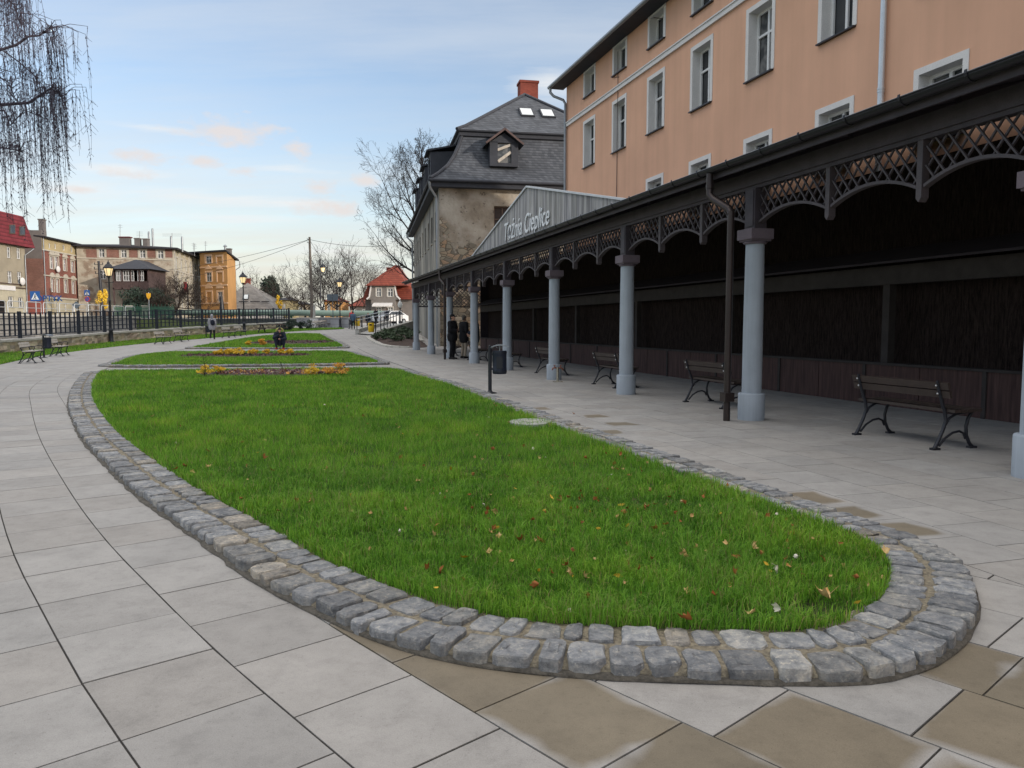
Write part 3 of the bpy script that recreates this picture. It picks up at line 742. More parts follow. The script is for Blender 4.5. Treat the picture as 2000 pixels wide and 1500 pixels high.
def bare(x,y):
    if in_bed(x,y,-.05): return True
    if y>5: return False
    for a,b,c,d,pr in BARE:
        q=((x-a)/c)**2+((y-b)/d)**2
        if q<1 and R.random()<pr*(1.15-q): return True
    return False
grass('grass','lush green autumn grass on the big near lawn inside the cobble kerb',G1,[(0,4.6,15000,.062,.0042,2),(4.6,7,9000,.066,.0055,2),(7,11,4600,.068,.0085,1),(11,17,2300,.07,.014,1),(17,30,1500,.07,.02,1)],1,lawn_z,bare)
grass('grass','short green grass on the middle lawn with yellow shrubs',offset_ring(RINGS[1],KW-.02),[(20,60,900,.07,.03,1)],2,lawn_z,lambda x,y:in_bed(x,y,-.05))
grass('grass','short green grass on the far lawn beside the crouching person',offset_ring(RINGS[2],KW-.02),[(30,80,500,.08,.045,1)],3,lawn_z,lambda x,y:in_bed(x,y,-.05))
grass('grass','thin green grass verge along the low stone wall by the river',STRIP,[(8,80,420,.085,.04,1)],4,lambda x,y:H(x,y)+.02)
# ---------------------------------------------------------------- colonnade (built in its own frame, x to the right wall, y along)
YC=[5.36]+[5.5+4.4*k for k in range(1,9)]; XC=6.6; Y0,Y1=2.2,41.7
def colonnade():
    C=thing('colonnade','long timber roofed colonnade on round blue-grey columns with lattice arches','colonnade',CW(XC,23.1),PSI)
    B=lambda mb,name,m,p=C: mb.build(name,m,p,COL)
    # roof: slab with soffit boards
    xg,zg,xr,zr=6.12,3.66,11.72,5.11
    k=(zr-zg)/(xr-xg)
    mb=MB(); mb.mi=0
    mb.ext([(xg,Y0,zg+.02),(xr,Y0,zr+.02),(xr,Y0,zr+.07),(xg,Y0,zg+.07)],(0,Y1-Y0,0)); B(mb,'roof','roofsheet')
    mb=MB(); mb.ext([(xg+.06,Y0+.02,zg-.012+.03*0),(xr,Y0+.02,zr-.03),(xr,Y0+.02,zr+.012),(xg+.06,Y0+.02,zg+.016)],(0,Y1-Y0-.04,0)); B(mb,'soffit','ceiling')
    mb=MB(); y=Y0+.4
    while y<Y1:
        mb.bar((XC+.2,y,zg+k*(XC+.2-xg)-.10),(xr-.1,y,zr-.14),.09,.13); y+=.8
    B(mb,'rafter','ceiling')
    mb=MB(); mb.bx(xg+.02,xg+.05,Y0,Y1,zg-.10,zg+.014); B(mb,'fascia','wood_dark')
    mb=MB(); mb.bx(xg-.03,xg+.12,Y0,Y1,zg+.072,zg+.084); B(mb,'roof_edge_flashing','flash')
    # gutter half round with brackets
    mb=MB(); gx,gz,gr=xg-.055,zg+.035,.068; n=10; vs=[];
    for y in (Y0,Y1):
        for j in range(n+1):
            a=math.pi+math.pi*j/n; vs.append((gx+gr*math.cos(a),y,gz+gr*math.sin(a)))
        for j in range(n,-1,-1):
            a=math.pi+math.pi*j/n; vs.append((gx+(gr-.008)*math.cos(a),y,gz+(gr-.008)*math.sin(a)))
    m=2*(n+1); mb.add(vs,[(j,(j+1)%m,m+(j+1)%m,m+j) for j in range(m)],True); mb.add(vs,[tuple(range(m)),tuple(range(2*m-1,m-1,-1))])
    mb.tube([(gx-gr,Y0,gz),(gx-gr,Y1,gz)],.011,6); g=B(mb,'gutter','gutter')
    y=Y0+.35
    while y<Y1:
        mb=MB(); pts=[(gx+(gr+.006)*math.cos(math.pi+math.pi*j/8),y,gz+(gr+.006)*math.sin(math.pi+math.pi*j/8)) for j in range(9)]
        for a,b in zip(pts,pts[1:]): mb.bar(a,b,.03,.008,(0,0,1) if abs(a[0]-b[0])>.01 else (1,0,0))
        mb.bar((gx-gr-.01,y,gz-.005),(gx-gr-.004,y,gz+.03),.03,.008,(1,0,0)); y+=.8; B(mb,'gutter_bracket','gutter',g)
    # top beam
    mb=MB(); mb.bx(XC-.09,XC+.09,Y0,Y1,3.42,3.62); mb.bx(XC-.06,XC+.06,Y0,Y1,3.37,3.42); B(mb,'beam','wood_dark')
    # columns
    for i,y in enumerate(YC):
        z0=H(*CW(XC,y)[:2])-.02
        mb=MB(); r=.143
        mb.lathe([(r,z0+.36),(r*1.0,1.2),(r*.965,2.0),(r*.93,2.6)],28,(XC,y,0)); c=B(mb,'column','column')
        q=MB(); q.lathe([(.192,z0),(.194,z0+.02),(.194,z0+.40),(.186,z0+.415),(r,z0+.42)],28,(XC,y,0)); B(q,'plinth','column',c)
        q=MB(); q.lathe([(.15,2.575),(.175,2.6),(.15,2.615)],24,(XC,y,0)); q.box((XC,y,2.628),(.32,.32,.026)); q.box((XC,y,2.715),(.37,.37,.148)); B(q,'capital','capital',c)
        q=MB(); q.box((XC,y,3.08),(.20,.25,.58)); q.box((XC-.107,y,3.09),(.012,.19,.52)); B(q,'post_block','wood_dark',c)
    # frieze panels
    zt=3.38; zs=2.885; zc=3.04
    bays=[]
    for a,b in zip(YC[:-1],YC[1:]): bays+=[(a+.13,a+4.4/3-.05,0,1),(a+4.4/3+.05,a+8.8/3-.05,1,1),(a+8.8/3+.05,b-.13,1,0)]
    bays+=[(YC[0]-1.42,YC[0]-.13,1,0),(YC[0]-2.85,YC[0]-1.52,1,1)]
    for (ya,yb,pa,pb) in bays:
        L=yb-ya; ym=(ya+yb)/2
        arc=lambda y:zc-(zc-zs)*((y-ym)/(L/2))**2
        q=MB()
        for sgn in (1,-1):
            dx=XC-.012 if sgn>0 else XC+.012
            step=.165; c=ya-1.2
            while c<yb+1.2:
                # line y=c+sgn*(z-zs); clip to panel
                t=[]; zz=zs
                while zz<=zt+1e-6:
                    y=c+sgn*(zz-zs)*.80
                    if ya<=y<=yb and zz>=arc(y)-.01: t.append((dx,y,zz))
                    zz+=.01
                if len(t)>4: q.bar(t[0],t[-1],.018,.024,(1,0,0))
                c+=step
        p=B(q,'lattice_panel','wood_rail')
        q=MB(); n=14; ys=[ya+L*(j/n) for j in range(n+1)]; vs=[]
        for y in ys:
            z=arc(y); vs+= [(XC-.04,y,z-.018),(XC+.04,y,z-.018),(XC+.04,y,z+.018),(XC-.04,y,z+.018)]
        fs=[(i*4+j,i*4+(j+1)%4,(i+1)*4+(j+1)%4,(i+1)*4+j) for i in range(n) for j in range(4)]+[(3,2,1,0),(n*4,n*4+1,n*4+2,n*4+3)]
        q.add(vs,fs); B(q,'arch_rib','wood_rail',p)
        if pb:
            q=MB(); y=yb+.05; q.ext([(XC-.05,y-.038,3.42),(XC-.05,y+.038,3.42),(XC-.05,y+.038,2.765),(XC-.05,y,2.72),(XC-.05,y-.038,2.765)],(.1,0,0)); B(q,'hanging_post','wood_rail',p)
    # downpipes
    for i in (1,6):
        y=YC[i]-.03 if i==1 else YC[i]-1.05
        yk=y-.0
        q=MB(); q.tube([(gx,yk+.42,gz-.06),(gx,yk+.42,gz-.36),(gx+.01,yk+.33,gz-.44),(XC-.43,yk+.05,gz-.62),(XC-.43,yk,gz-.70)],[.052,.052,.055,.055,.055],12)
        q.tube([(XC-.43,yk,gz-.66),(XC-.43,yk,H(*CW(XC,yk)[:2]))],.05,14); q.tube([(gx,yk+.42,gz-.22),(gx,yk+.42,gz-.28)],.058,12); q.box((XC-.43,yk,.35),(.15,.15,.13)); B(q,'downpipe','pipe_brown')
    # far end lattice screen
    q=MB(); ye=YC[-1]+.35; z0,z1,x0,x1=2.42,3.42,XC+.1,10.3
    for sgn in (1,-1):
        c=x0-1.2
        while c<x1+1.2:
            pa=[(c+sgn*(zz-z0),zz) for zz in np.arange(z0,z1+.001,.02)]; pa=[p for p in pa if x0<=p[0]<=x1]
            if len(pa)>3: q.bar((pa[0][0],ye+.02*sgn,pa[0][1]),(pa[-1][0],ye+.02*sgn,pa[-1][1]),.025,.03,(0,1,0))
            c+=.2
    q.bx(x0,x1,ye-.04,ye+.04,z0-.06,z0); q.bx(x0,x1,ye-.04,ye+.04,z1,z1+.08); q.bx(XC+1.55,XC+1.65,ye-.06,ye+.06,2.1,z1); B(q,'end_lattice','wood_dark')
    # gable sign board standing on the roof
    X=7.4; ap=(23.57,5.74); fa=(31.4,4.12); ne=(15.8,4.12); zb=zg+.1+k*(X-xg); q=MB(); rr=random.Random(4)
    w=.155; y=ne[0]
    ztop=lambda y: ap[1]+(fa[1]-ap[1])*(y-ap[0])/(fa[0]-ap[0]) if y>ap[0] else ap[1]+(ne[1]-ap[1])*(y-ap[0])/(ne[0]-ap[0])
    while y<fa[0]-.02:
        b=min(y+w-.008,fa[0]); t=rr.uniform(.75,1.2); q.ci=(t,t,t*rr.uniform(.98,1.05)); jx=rr.uniform(-.004,.004)
        pts=[(X+jx,y,zb-.1),(X+jx,b,zb-.1),(X+jx,b,ztop(b))]
        if y<ap[0]<b: pts.append((X+jx,ap[0],ap[1]))
        pts.append((X+jx,y,ztop(y))); q.ext(pts,(.025,0,0)); y+=w
    S=B(q,'gable_board','boards')
    q=MB()
    for a,b in ((ne,ap),(ap,fa)): q.bar((X+.01,a[0],a[1]+.03),(X+.01,b[0],b[1]+.03),.12,.05)
    q.bar((X+.01,ne[0],zb-.05),(X+.01,ne[0],ne[1]+.02),.1,.05,(0,1,0)); B(q,'zinc_capping','flash',S)
    for yy in (17.5,20.5,23.5,26.5,29.5):
        q=MB(); zt_=ztop(yy)-.15; q.bar((X+.06,yy,zb-.05),(X+.06,yy,zt_),.08,.06,(0,1,0)); q.bar((X+.06,yy,zt_-.1),(X+1.1*min(1,(zt_-zb)),yy,zg+.1+k*(X+1.1*min(1,(zt_-zb))-xg)),.06,.06); B(q,'brace','wood_dark',S)
    # lettering
    cu=bpy.data.curves.new('lettering','FONT'); cu.body='Tężnia Cieplice'; cu.size=1.; cu.extrude=.02; cu.offset=.003; cu.shear=.25; cu.space_character=1.04
    to=bpy.data.objects.new('tmp',cu); COLL.objects.link(to); dg=bpy.context.evaluated_depsgraph_get(); me=bpy.data.meshes.new_from_object(to.evaluated_get(dg)); bpy.data.objects.remove(to)
    xs=[v.co.x for v in me.vertices]; ys=[v.co.y for v in me.vertices]; w0,w1=min(xs),max(xs)
    ya,yb=26.1,21.35; zb_=4.33
    for v in me.vertices:
        u=(v.co.x-w0)/(w1-w0); p=Vector((X-.03+v.co.z*.6,ya+(yb-ya)*u,zb_+v.co.y*.86)); p=COL@p; v.co=Matrix(MI[C.name])@p
    me.materials.clear(); me.materials.append(M['signwhite'])
    o=bpy.data.objects.new('lettering',me); COLL.objects.link(o); o.parent=S; MI[o.name]=MI[C.name]
colonnade()
# ---------------------------------------------------------------- brushwood graduation wall
def graduation():
    X=10.0; G=thing('graduation_wall','dark brushwood graduation wall with red-brown boarded base under the colonnade roof','brushwood wall',CW(10.3,22),PSI)
    B=lambda mb,name,m,p=G: mb.build(name,m,p,COL); ya,yb=1.5,40.2
    q=MB(); y=ya; rr=random.Random(8); i=0
    while y<yb:
        q.bx(X,X+.05,y+.006,min(y+1.24,yb),0.0,.70); y+=1.25
    B(q,'base_boarding','redboard')
    q=MB(); y=ya
    while y<yb: q.bx(X-.025,X+.005,y-.035,y+.035,-.02,.70); y+=2.5
    B(q,'batten','tez_timber')
    q=MB(); q.bx(X-.04,X+.1,ya,yb,.702,.745); B(q,'base_rail','tez_timber')
    y=11.07-10
    while y<yb:
        q=MB(); q.bx(X+.02,X+.16,y-.08,y+.08,.745,2.1); B(q,'post','tez_timber'); y+=5.
    q=MB(); q.bx(X-.02,X+.16,ya,yb,2.1,2.42); B(q,'top_beam','tez_timber')
    # brushwood: bundles of thin twigs in front of a dark core
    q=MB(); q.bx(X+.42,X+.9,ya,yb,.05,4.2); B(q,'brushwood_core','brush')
    q=MB(); rr=random.Random(2)
    for i in range(9000):
        y=ya+(yb-ya)*rr.random()**1.5; z=rr.uniform(.75,4.0); L=rr.uniform(.2,.5); x=X+.4-rr.random()**2*.22
        if 2.05<z<2.45 : x=X+.35
        d=Vector((-rr.uniform(.0,.12),rr.uniform(-.18,.18),rr.choice((-1,1))*L)); s_=Vector((0,rr.uniform(.003,.007),0)); p=Vector((x,y,z)); e=p+d
        if e.z>4 or e.z<.72: continue
        q.add([p-s_,p+s_,e],[(0,1,2)])
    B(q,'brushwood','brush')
    # small pent roof over the beam at the far end and end boards
    q=MB(); q.ext([(X-.35,ya,2.43),(X+.42,ya,2.72),(X+.42,ya,2.76),(X-.35,ya,2.47)],(0,yb-ya,0)); B(q,'pent_roof','ceiling')
    q=MB(); q.bx(X,X+.9,yb,yb+.06,0,4.2); B(q,'end_board','ceiling')
graduation()
# ---------------------------------------------------------------- peach rendered house
def peach_house():
    X=12.; T=thing('apartment_house','long peach rendered house with white framed windows above the colonnade','house',CW(17,10),PSI)
    B=lambda mb,name,m,p=T: mb.build(name,m,p,COL)
    ya,yb=-26.,32.5; zt=11.85
    cols=[30.46-2.955*k for k in range(19)]
    holes=[];wins=[]; U=Vector((0,-1,0)); O=Vector((X,yb,0)); N=Vector((-1,0,0))
    for k,y in enumerate(cols):
        u0=yb-y+.13; u1=u0+1.03
        if y-1.3<-9: break
        holes.append((u0,u1,7.9,9.67)); wins.append((u0,u1,7.9,9.67,'tall',k))
        holes.append((u0,u1,10.74,11.72)); wins.append((u0,u1,10.74,11.72,'attic',k))
        if k>=2: holes.append((u0,u1,4.95,6.28)); wins.append((u0,u1,4.95,6.28,'barred',k))
    W=yb-ya; q=MB(); wallholes(q,O,U,W,0,zt,holes,.34,N)
    # end walls and back
    xb=X+10.5
    q.quad((X,yb,0),(xb,yb,0),(xb,yb,zt),(X,yb,zt)); q.quad((xb,ya,0),(xb,yb,0),(xb,yb,zt),(xb,ya,zt)); q.quad((X,ya,0),(xb,ya,0),(xb,ya,zt),(X,ya,zt))
    B(q,'wall','orange')
    for (u0,u1,z0,z1,kind,k) in wins:
        if yb-u0<-6: continue
        w=window(T,O,U,N,u0,u1,z0,z1,.30,'frame',R.choice(('glass','glass','glass2')),1,(.64 if kind=='tall' else 0),.07,'window',COL,None,.13,'white',.02,False)
        rv=MB()   # white reveals
        P=lambda u,z,kk=0.: O+U*u+Vector((0,0,z))-N*kk
        for (pa,pb) in (((u0,z0),(u0,z1)),((u1,z0),(u1,z1)),((u0,z1),(u1,z1))):
            dx=.004 if pa[0]==u0 and pb[0]==u0 else (-.004 if pa[0]==u1 and pb[0]==u1 else 0); dz=-.004 if pa[1]==z1 and pb[1]==z1 else 0
            rv.quad(P(pa[0]+dx,pa[1]+dz,-.018),P(pb[0]+dx,pb[1]+dz,-.018),P(pb[0]+dx,pb[1]+dz,.29),P(pa[0]+dx,pa[1]+dz,.29))
        B(rv,'reveal','white',w)
        s_=MB(); s_.ext([P(u0-.10,z0-.045,-.09),P(u1+.10,z0-.045,-.09),P(u1+.10,z0-.012,-.09),P(u0-.10,z0-.012,-.09)],N*-.088); s_.ext([P(u0+.005,z0-.03,0),P(u1-.005,z0-.03,0),P(u1-.005,z0+.006,0),P(u0+.005,z0+.006,0)],N*-.28); B(s_,'sill','gutter',w)
        if kind=='barred':
            b=MB()
            for j in range(6):
                u=u0+.06+(u1-u0-.12)*j/5; b.bar(P(u,z0+.03,.12),P(u,z1-.32,.12),.022,.022,(0,1,0))
            for zz in (z0+.1,z1-.34): b.bar(P(u0+.02,zz,.12),P(u1-.02,zz,.12),.03,.022)
            B(b,'window_bars','frame',w)
    # string course
    q=MB(); q.bx(X-.07,X-.001,ya,yb+.02,10.06,10.2); q.bx(X-.10,X-.001,ya,yb+.02,10.2,10.24); B(q,'string_course','white')
    # roof and eave
    q=MB(); e=.62; zr=16.2; xm=(X+xb)/2
    q.ext([(X-e,ya-.3,zt-.02),(xm,ya-.3,zr),(xb+e,ya-.3,zt-.02),(xb+e,ya-.3,zt+.12),(xm,ya-.3,zr+.14),(X-e,ya-.3,zt+.12)],(0,yb-ya+.75,0)); B(q,'roof','tar')
    q=MB(); q.bx(X-e+.02,X-.002,ya,yb+.42,zt-.06,zt-.03); B(q,'eave_boarding','slate_dark')
    q=MB(); q.tube([(X-e-.04,ya,zt+.0),(X-e-.04,yb+.48,zt+.0)],.075,10); B(q,'gutter','pipe_grey')
    q=MB(); yy=yb-.1; q.tube([(X-e-.03,yb+.3,zt-.03),(X-e-.03,yb+.3,zt-.25),(X-e+.1,yb+.22,zt-.42),(X-.16,yb-.02,zt-.62),(X-.09,yy,zt-.8),(X-.09,yy,0)],.06,10); B(q,'downpipe','pipe_grey')
    q=MB(); yy=13.52; q.tube([(X-.09,yy,zt-.1),(X-.09,yy,0)],.062,12)
    for zz in (6.2,6.26,9.1): q.tube([(X-.09,yy,zz),(X-.09,yy,zz+.04)],.072,12)
    B(q,'downpipe','pipe_white')
    q=MB(); yy=27.0; q.tube([(X-.02,yy,11.5),(X-.03,yy-.05,10.4),(X-.02,yy-.02,9.6),(X-.02,yy,4.)],.012,5); q.bar((X,26.9,10.55),(X-.3,26.9,10.5),.02,.02); q.bar((X,23.55,11.4),(X-.3,23.55,11.4),.02,.02); B(q,'facade_cable','porch')
    q=MB(); q.bx(X-.045,X-.001,ya,yb,0,3.2) ; B(q,'lower_wall','orange')
peach_house()
# ---------------------------------------------------------------- old house with mansard roof
OA=math.atan(281/1504.)                     # rotation of its long axis to the left
OH=Matrix.Translation(Vector((-4.2,45.,0)))@Matrix.Rotation(OA,4,'Z')
def old_house():
    T=thing('old_house','old mansard roofed house with crumbling plaster and rubble walls','house',OH@Vector((5.6,12,0)),OA)
    B=lambda mb,name,m,p=T: mb.build(name,m,p,OH)
    W,L,h=12.6,25.,9.5
    O=Vector((0,0,0)); q=MB()
    gh=[(3.2,4.25,6.5,8.35),(7.4,8.45,6.5,8.35),(3.2,4.25,3.1,4.9)]
    wallholes(q,O,(1,0,0),W,-.5,h,gh,.25,(0,-1,0)); q.quad((W,0,-.5),(W,L,-.5),(W,L,h),(W,0,h)); q.quad((0,L,-.5),(W,L,-.5),(W,L,h),(0,L,h)); B(q,'gable_wall','oldwall')
    for a in gh:
        window(T,O,(1,0,0),(0,-1,0),*a,.22,'frame_br','glass',1,.6,.07,'window',OH)
    q=MB(); sh=[(u,u+1.0,z,z+1.7) for u in (2.,4.8,7.6,10.4,13.2,16,18.8,21.6) for z in (3.0,6.6)]
    wallholes(q,Vector((0,L,0)),(0,-1,0),L,-.5,h,[(L-b,L-a,c,d) for a,b,c,d in sh],.25,(-1,0,0)); B(q,'side_wall','oldside')
    for a,b,c,d in sh: window(T,Vector((0,L,0)),(0,-1,0),(-1,0,0),L-b,L-a,c,d,.22,'frame_br','glass',1,.6,.07,'window',OH)
    # base stones heaped by corner
    prof=[(-.55,h+.2),(-.02,h+.6),(.55,h+1.15),(.98,h+1.8),(1.3,h+2.5),(1.5,h+3.1)]
    def loops(mb,prof,cap=False):
        vs=[]
        for o,z in prof: vs+=[(o,o,z),(W-o,o,z),(W-o,L-o,z),(o,L-o,z)]
        fs=[(i*4+j,i*4+(j+1)%4,(i+1)*4+(j+1)%4,(i+1)*4+j) for i in range(len(prof)-1) for j in range(4)]
        mb.add(vs,fs)
    q=MB(); loops(q,prof); B(q,'lower_roof','slate')
    q=MB(); loops(q,[(1.5,h+3.08),(1.36,h+3.14),(1.34,h+3.32),(1.2,h+3.38),(1.18,h+3.46),(1.4,h+3.5)]); B(q,'roof_cornice','slate_dark')
    q=MB(); loops(q,[(1.18,h+3.45),(1.8,h+3.82),(3.0,h+4.7)])
    zr=h+7.15; r0,r1=6.3,L-6.3; o=3.0; z=h+4.7
    c=[(o,o,z),(W-o,o,z),(W-o,L-o,z),(o,L-o,z),(6.3,r0,zr),(6.3,r1,zr)]
    q.add(c,[(0,1,4),(1,2,5,4),(2,3,5),(3,0,4,5)]); up=B(q,'upper_roof','slate')
    q=MB()
    for a,b in (((1.18,1.18,h+3.46),(1.8,1.8,h+3.83)),((1.8,1.8,h+3.83),(3.,3.,h+4.71)),((3.,3.,h+4.71),(6.3,r0,zr+.02)),((W-1.18,1.18,h+3.46),(W-1.8,1.8,h+3.83)),((W-1.8,1.8,h+3.83),(W-3.,3.,h+4.71)),((W-3.,3.,h+4.71),(6.3,r0,zr+.02)),((6.3,r0,zr+.03),(6.3,r1,zr+.03))):
        q.tube([a,b],.11,8)
    for a,b in zip(prof,prof[1:]): q.tube([(a[0],a[0],a[1]+.02),(b[0],b[0],b[1]+.02)],.11,8)
    B(q,'ridge_tiles','slate_dark')
    q=MB(); q.bx(-.5,W+.5,-.5,-.02,h-.22,h+.08); q.bx(-.5,-.02,-.02,L+.5,h-.22,h+.08); B(q,'eave_cornice','slate_dark')
    q=MB(); q.tube([(-.6,-.6,h+.12),(W+.5,-.6,h+.12)],.09,8); q.tube([(-.6,-.6,h+.12),(-.6,L+.5,h+.12)],.09,8); B(q,'gutter','slate_dark')
    for (x,y,xe,ye) in ((-.1,-.1,-.58,-.5),(-.1,L-.3,-.6,L+.1)):
        q=MB(); q.tube([(xe,ye,h+.05),(xe,ye,h-.25),(x-.1,y-.05,h-.75),(x-.06,y-.06,h-1.),(x-.06,y-.06,0)],.07,8); B(q,'downpipe','pipe_grey')
    q=MB(); q.bx(6.35,7.6,8.0,9.0,zr-1.2,zr+1.35); q.bx(6.29,7.66,7.94,9.06,zr+1.35,zr+1.5); B(q,'chimney','chim')
    # roof windows on the hip
    for x in (5.9,7.25):
        q=MB(); A=Vector((0,o,z)); S=Vector((0,r0-o,zr-z)).normalized(); nn=Vector((0,-S.z,S.y)); X_=Vector((1,0,0)); P=lambda u,v,k:Vector((x+u,o,z))+S*v+nn*k
        q.ext([P(-.45,.35,.12),P(.45,.35,.12),P(.45,1.55,.12),P(-.45,1.55,.12)],nn*-.16); w=B(q,'roof_window','slate_dark',up)
        q=MB(); q.quad(P(-.36,.44,.125),P(.36,.44,.125),P(.36,1.46,.125),P(-.36,1.46,.125)); B(q,'pane','glass3',w)
    # dormer on the hip side facing the square
    x0,x1=3.0,4.7; xm=(x0+x1)/2; y0=.25; q=MB(); zb,ze,za=h+1.2,h+2.55,h+3.25
    wallholes(q,Vector((x0,y0,0)),(1,0,0),x1-x0,zb,ze,[(.47,1.28,zb+.2,zb+1.4)],.18,(0,-1,0)); q.add([(x0,y0,ze),(x1,y0,ze),(xm,y0,za-.12)],[(0,1,2)])
    q.quad((x0,y0,zb),(x0,1.3,zb),(x0,1.3,ze),(x0,y0,ze)); q.quad((x1,y0,zb),(x1,1.3,zb),(x1,1.3,ze),(x1,y0,ze)); q.quad((x0,y0,zb),(x1,y0,zb),(x1,1.2,zb),(x0,1.2,zb)); D=B(q,'dormer','slate_dark')
    q=MB()
    for s_ in (-1,1):
        e=xm+s_*((x1-x0)/2+.28); q.ext([(xm,y0-.28,za),(e,y0-.28,ze-.15),(e,y0-.28,ze-.03),(xm,y0-.28,za+.13)],(0,2.0,0))
    B(q,'dormer_roof','slate_dark',D)
    q=MB()
    for s_ in (-1,1):
        e=xm+s_*((x1-x0)/2+.26); q.bar((xm,y0-.3,za+.04),(e,y0-.3,ze-.1),.03,.11,(0,0,1))
    B(q,'barge_board','porch',D)
    q=MB(); q.quad((x0+.47,y0+.17,zb+.2),(x0+1.28,y0+.17,zb+.2),(x0+1.28,y0+.17,zb+1.4),(x0+.47,y0+.17,zb+1.4)); B(q,'pane','glass2',D)
    q=MB(); q.bar((x0+.48,y0+.08,zb+.95),(x0+1.26,y0+.08,zb+1.27),.03,.15,(0,0,1)); q.bar((x0+.5,y0+.05,zb+.28),(x0+1.26,y0+.05,zb+.85),.03,.16,(0,0,1)); q.bar((x0+.5,y0+.1,zb+.9),(x0+1.2,y0+.1,zb+1.3),.02,.05); B(q,'boarding','slat_light',D)
    # side dormers
    for y in (3.6,8.2,12.8,17.4):
        q=MB(); x0=-.2; zb,ze=h+.95,h+2.6; wallholes(q,Vector((x0,y+1.9,0)),(0,-1,0),1.9,zb,ze,[(.4,1.5,zb+.4,ze-.25)],.15,(-1,0,0))
        q.quad((x0,y,zb),(1.4,y,zb),(1.4,y,ze+.1),(x0,y,ze)); q.quad((x0,y+1.9,zb),(1.4,y+1.9,zb),(1.4,y+1.9,ze+.1),(x0,y+1.9,ze)); D=B(q,'dormer','slate_dark')
        q=MB(); q.ext([(x0-.25,y-.15,ze),(1.5,y-.15,ze+.42),(1.5,y-.15,ze+.52),(x0-.25,y-.15,ze+.1)],(0,2.2,0)); B(q,'dormer_roof','slate_dark',D)
        q=MB(); q.quad((x0+.14,y+.4,zb+.4),(x0+.14,y+1.5,zb+.4),(x0+.14,y+1.5,ze-.25),(x0+.14,y+.4,ze-.25)); B(q,'pane','glass',D)
old_house()
# ---------------------------------------------------------------- river side wall and fence
def along(P,step):
    Q=catmull(P); return resample(Q,step)
def low_wall():
    P=along(WALL_L,.38); N=normals(P); rr=random.Random(31)
    T=thing('stone_wall','low rubble stone wall with worn coping along the river fence','wall',(*WALL_L[4],H(*WALL_L[4])))
    q=MB(); rows=3; hh=[0,.2,.38,.56]; pts=[]
    jit={}
    def V(i,j):
        if (i,j) not in jit:
            p=P[i]; f=rr.uniform(-.02,.03); n=N[i]
            jit[(i,j)]=(p[0]-n[0]*f+rr.uniform(-.03,.03),p[1]-n[1]*f+rr.uniform(-.08,.08),H(*p)+hh[j]-.03*(j==0)+(rr.uniform(-.03,.03) if 0<j<3 else 0))
        return jit[(i,j)]
    sgn=1 if True else -1
    for i in range(len(P)-1):
        for j in range(rows):
            t=rr.uniform(.5,1.3); q.ci=(t*rr.uniform(1.,1.15),t,t*rr.uniform(.82,1.)); q.quad(V(i,j),V(i+1,j),V(i+1,j+1),V(i,j+1))
    q.build('rubble','stonewall',T)
    q=MB(); vs=[]
    # which side is the river: left of travel (x smaller)
    for i in range(len(P)):
        n=N[i]*(1 if N[i][0]<0 else -1); z=H(*P[i])
        for o,zz in ((-.05,.55),(-.05,.66),(.5,.68),(.5,.2)): vs.append((P[i][0]+n[0]*o,P[i][1]+n[1]*o,z+zz+rr.uniform(-.012,.012)))
    fs=[(i*4+j,i*4+j+1,(i+1)*4+j+1,(i+1)*4+j) for i in range(len(P)-1) for j in range(3)]; q.add(vs,fs); q.build('coping','cap',T)
def fence():
    P=along(WALL_L,3.12); N=normals(P); T=thing('river_fence','blue-black lattice railing with square posts on the low river wall','fence',(*P[8],H(*P[8])+.6))
    pts=[]
    for i in range(len(P)):
        n=N[i]*(1 if N[i][0]<0 else -1); p=P[i]+n*.3; pts.append((p[0],p[1],H(*P[i])+.66))
    for i in range(len(pts)):
        x,y,z=pts[i]; a=math.atan2(N[i][1],N[i][0]); q=MB()
        for s_ in (-.075,.075): q.box((x+s_*math.cos(a+math.pi/2),y+s_*math.sin(a+math.pi/2),z+.68),(.09,.1,1.42),a)
        q.build('fence_post','iron_blue',T)
        if i+1<len(pts):
            b=pts[i+1]; A=Vector(pts[i]);Bv=Vector(b); q=MB()
            for k in range(5):
                zz=.16+.285*k; q.bar(A+Vector((0,0,zz)),Bv+Vector((0,0,zz)),.05,.05)
            for k in range(1,6):
                p=A+(Bv-A)*(k/6); q.bar(p+Vector((.02,0,.14)),p+Vector((.02,0,1.32)),.07,.04,(0,1,0))
            q.build('fence_panel','iron_blue',T)
low_wall(); fence()
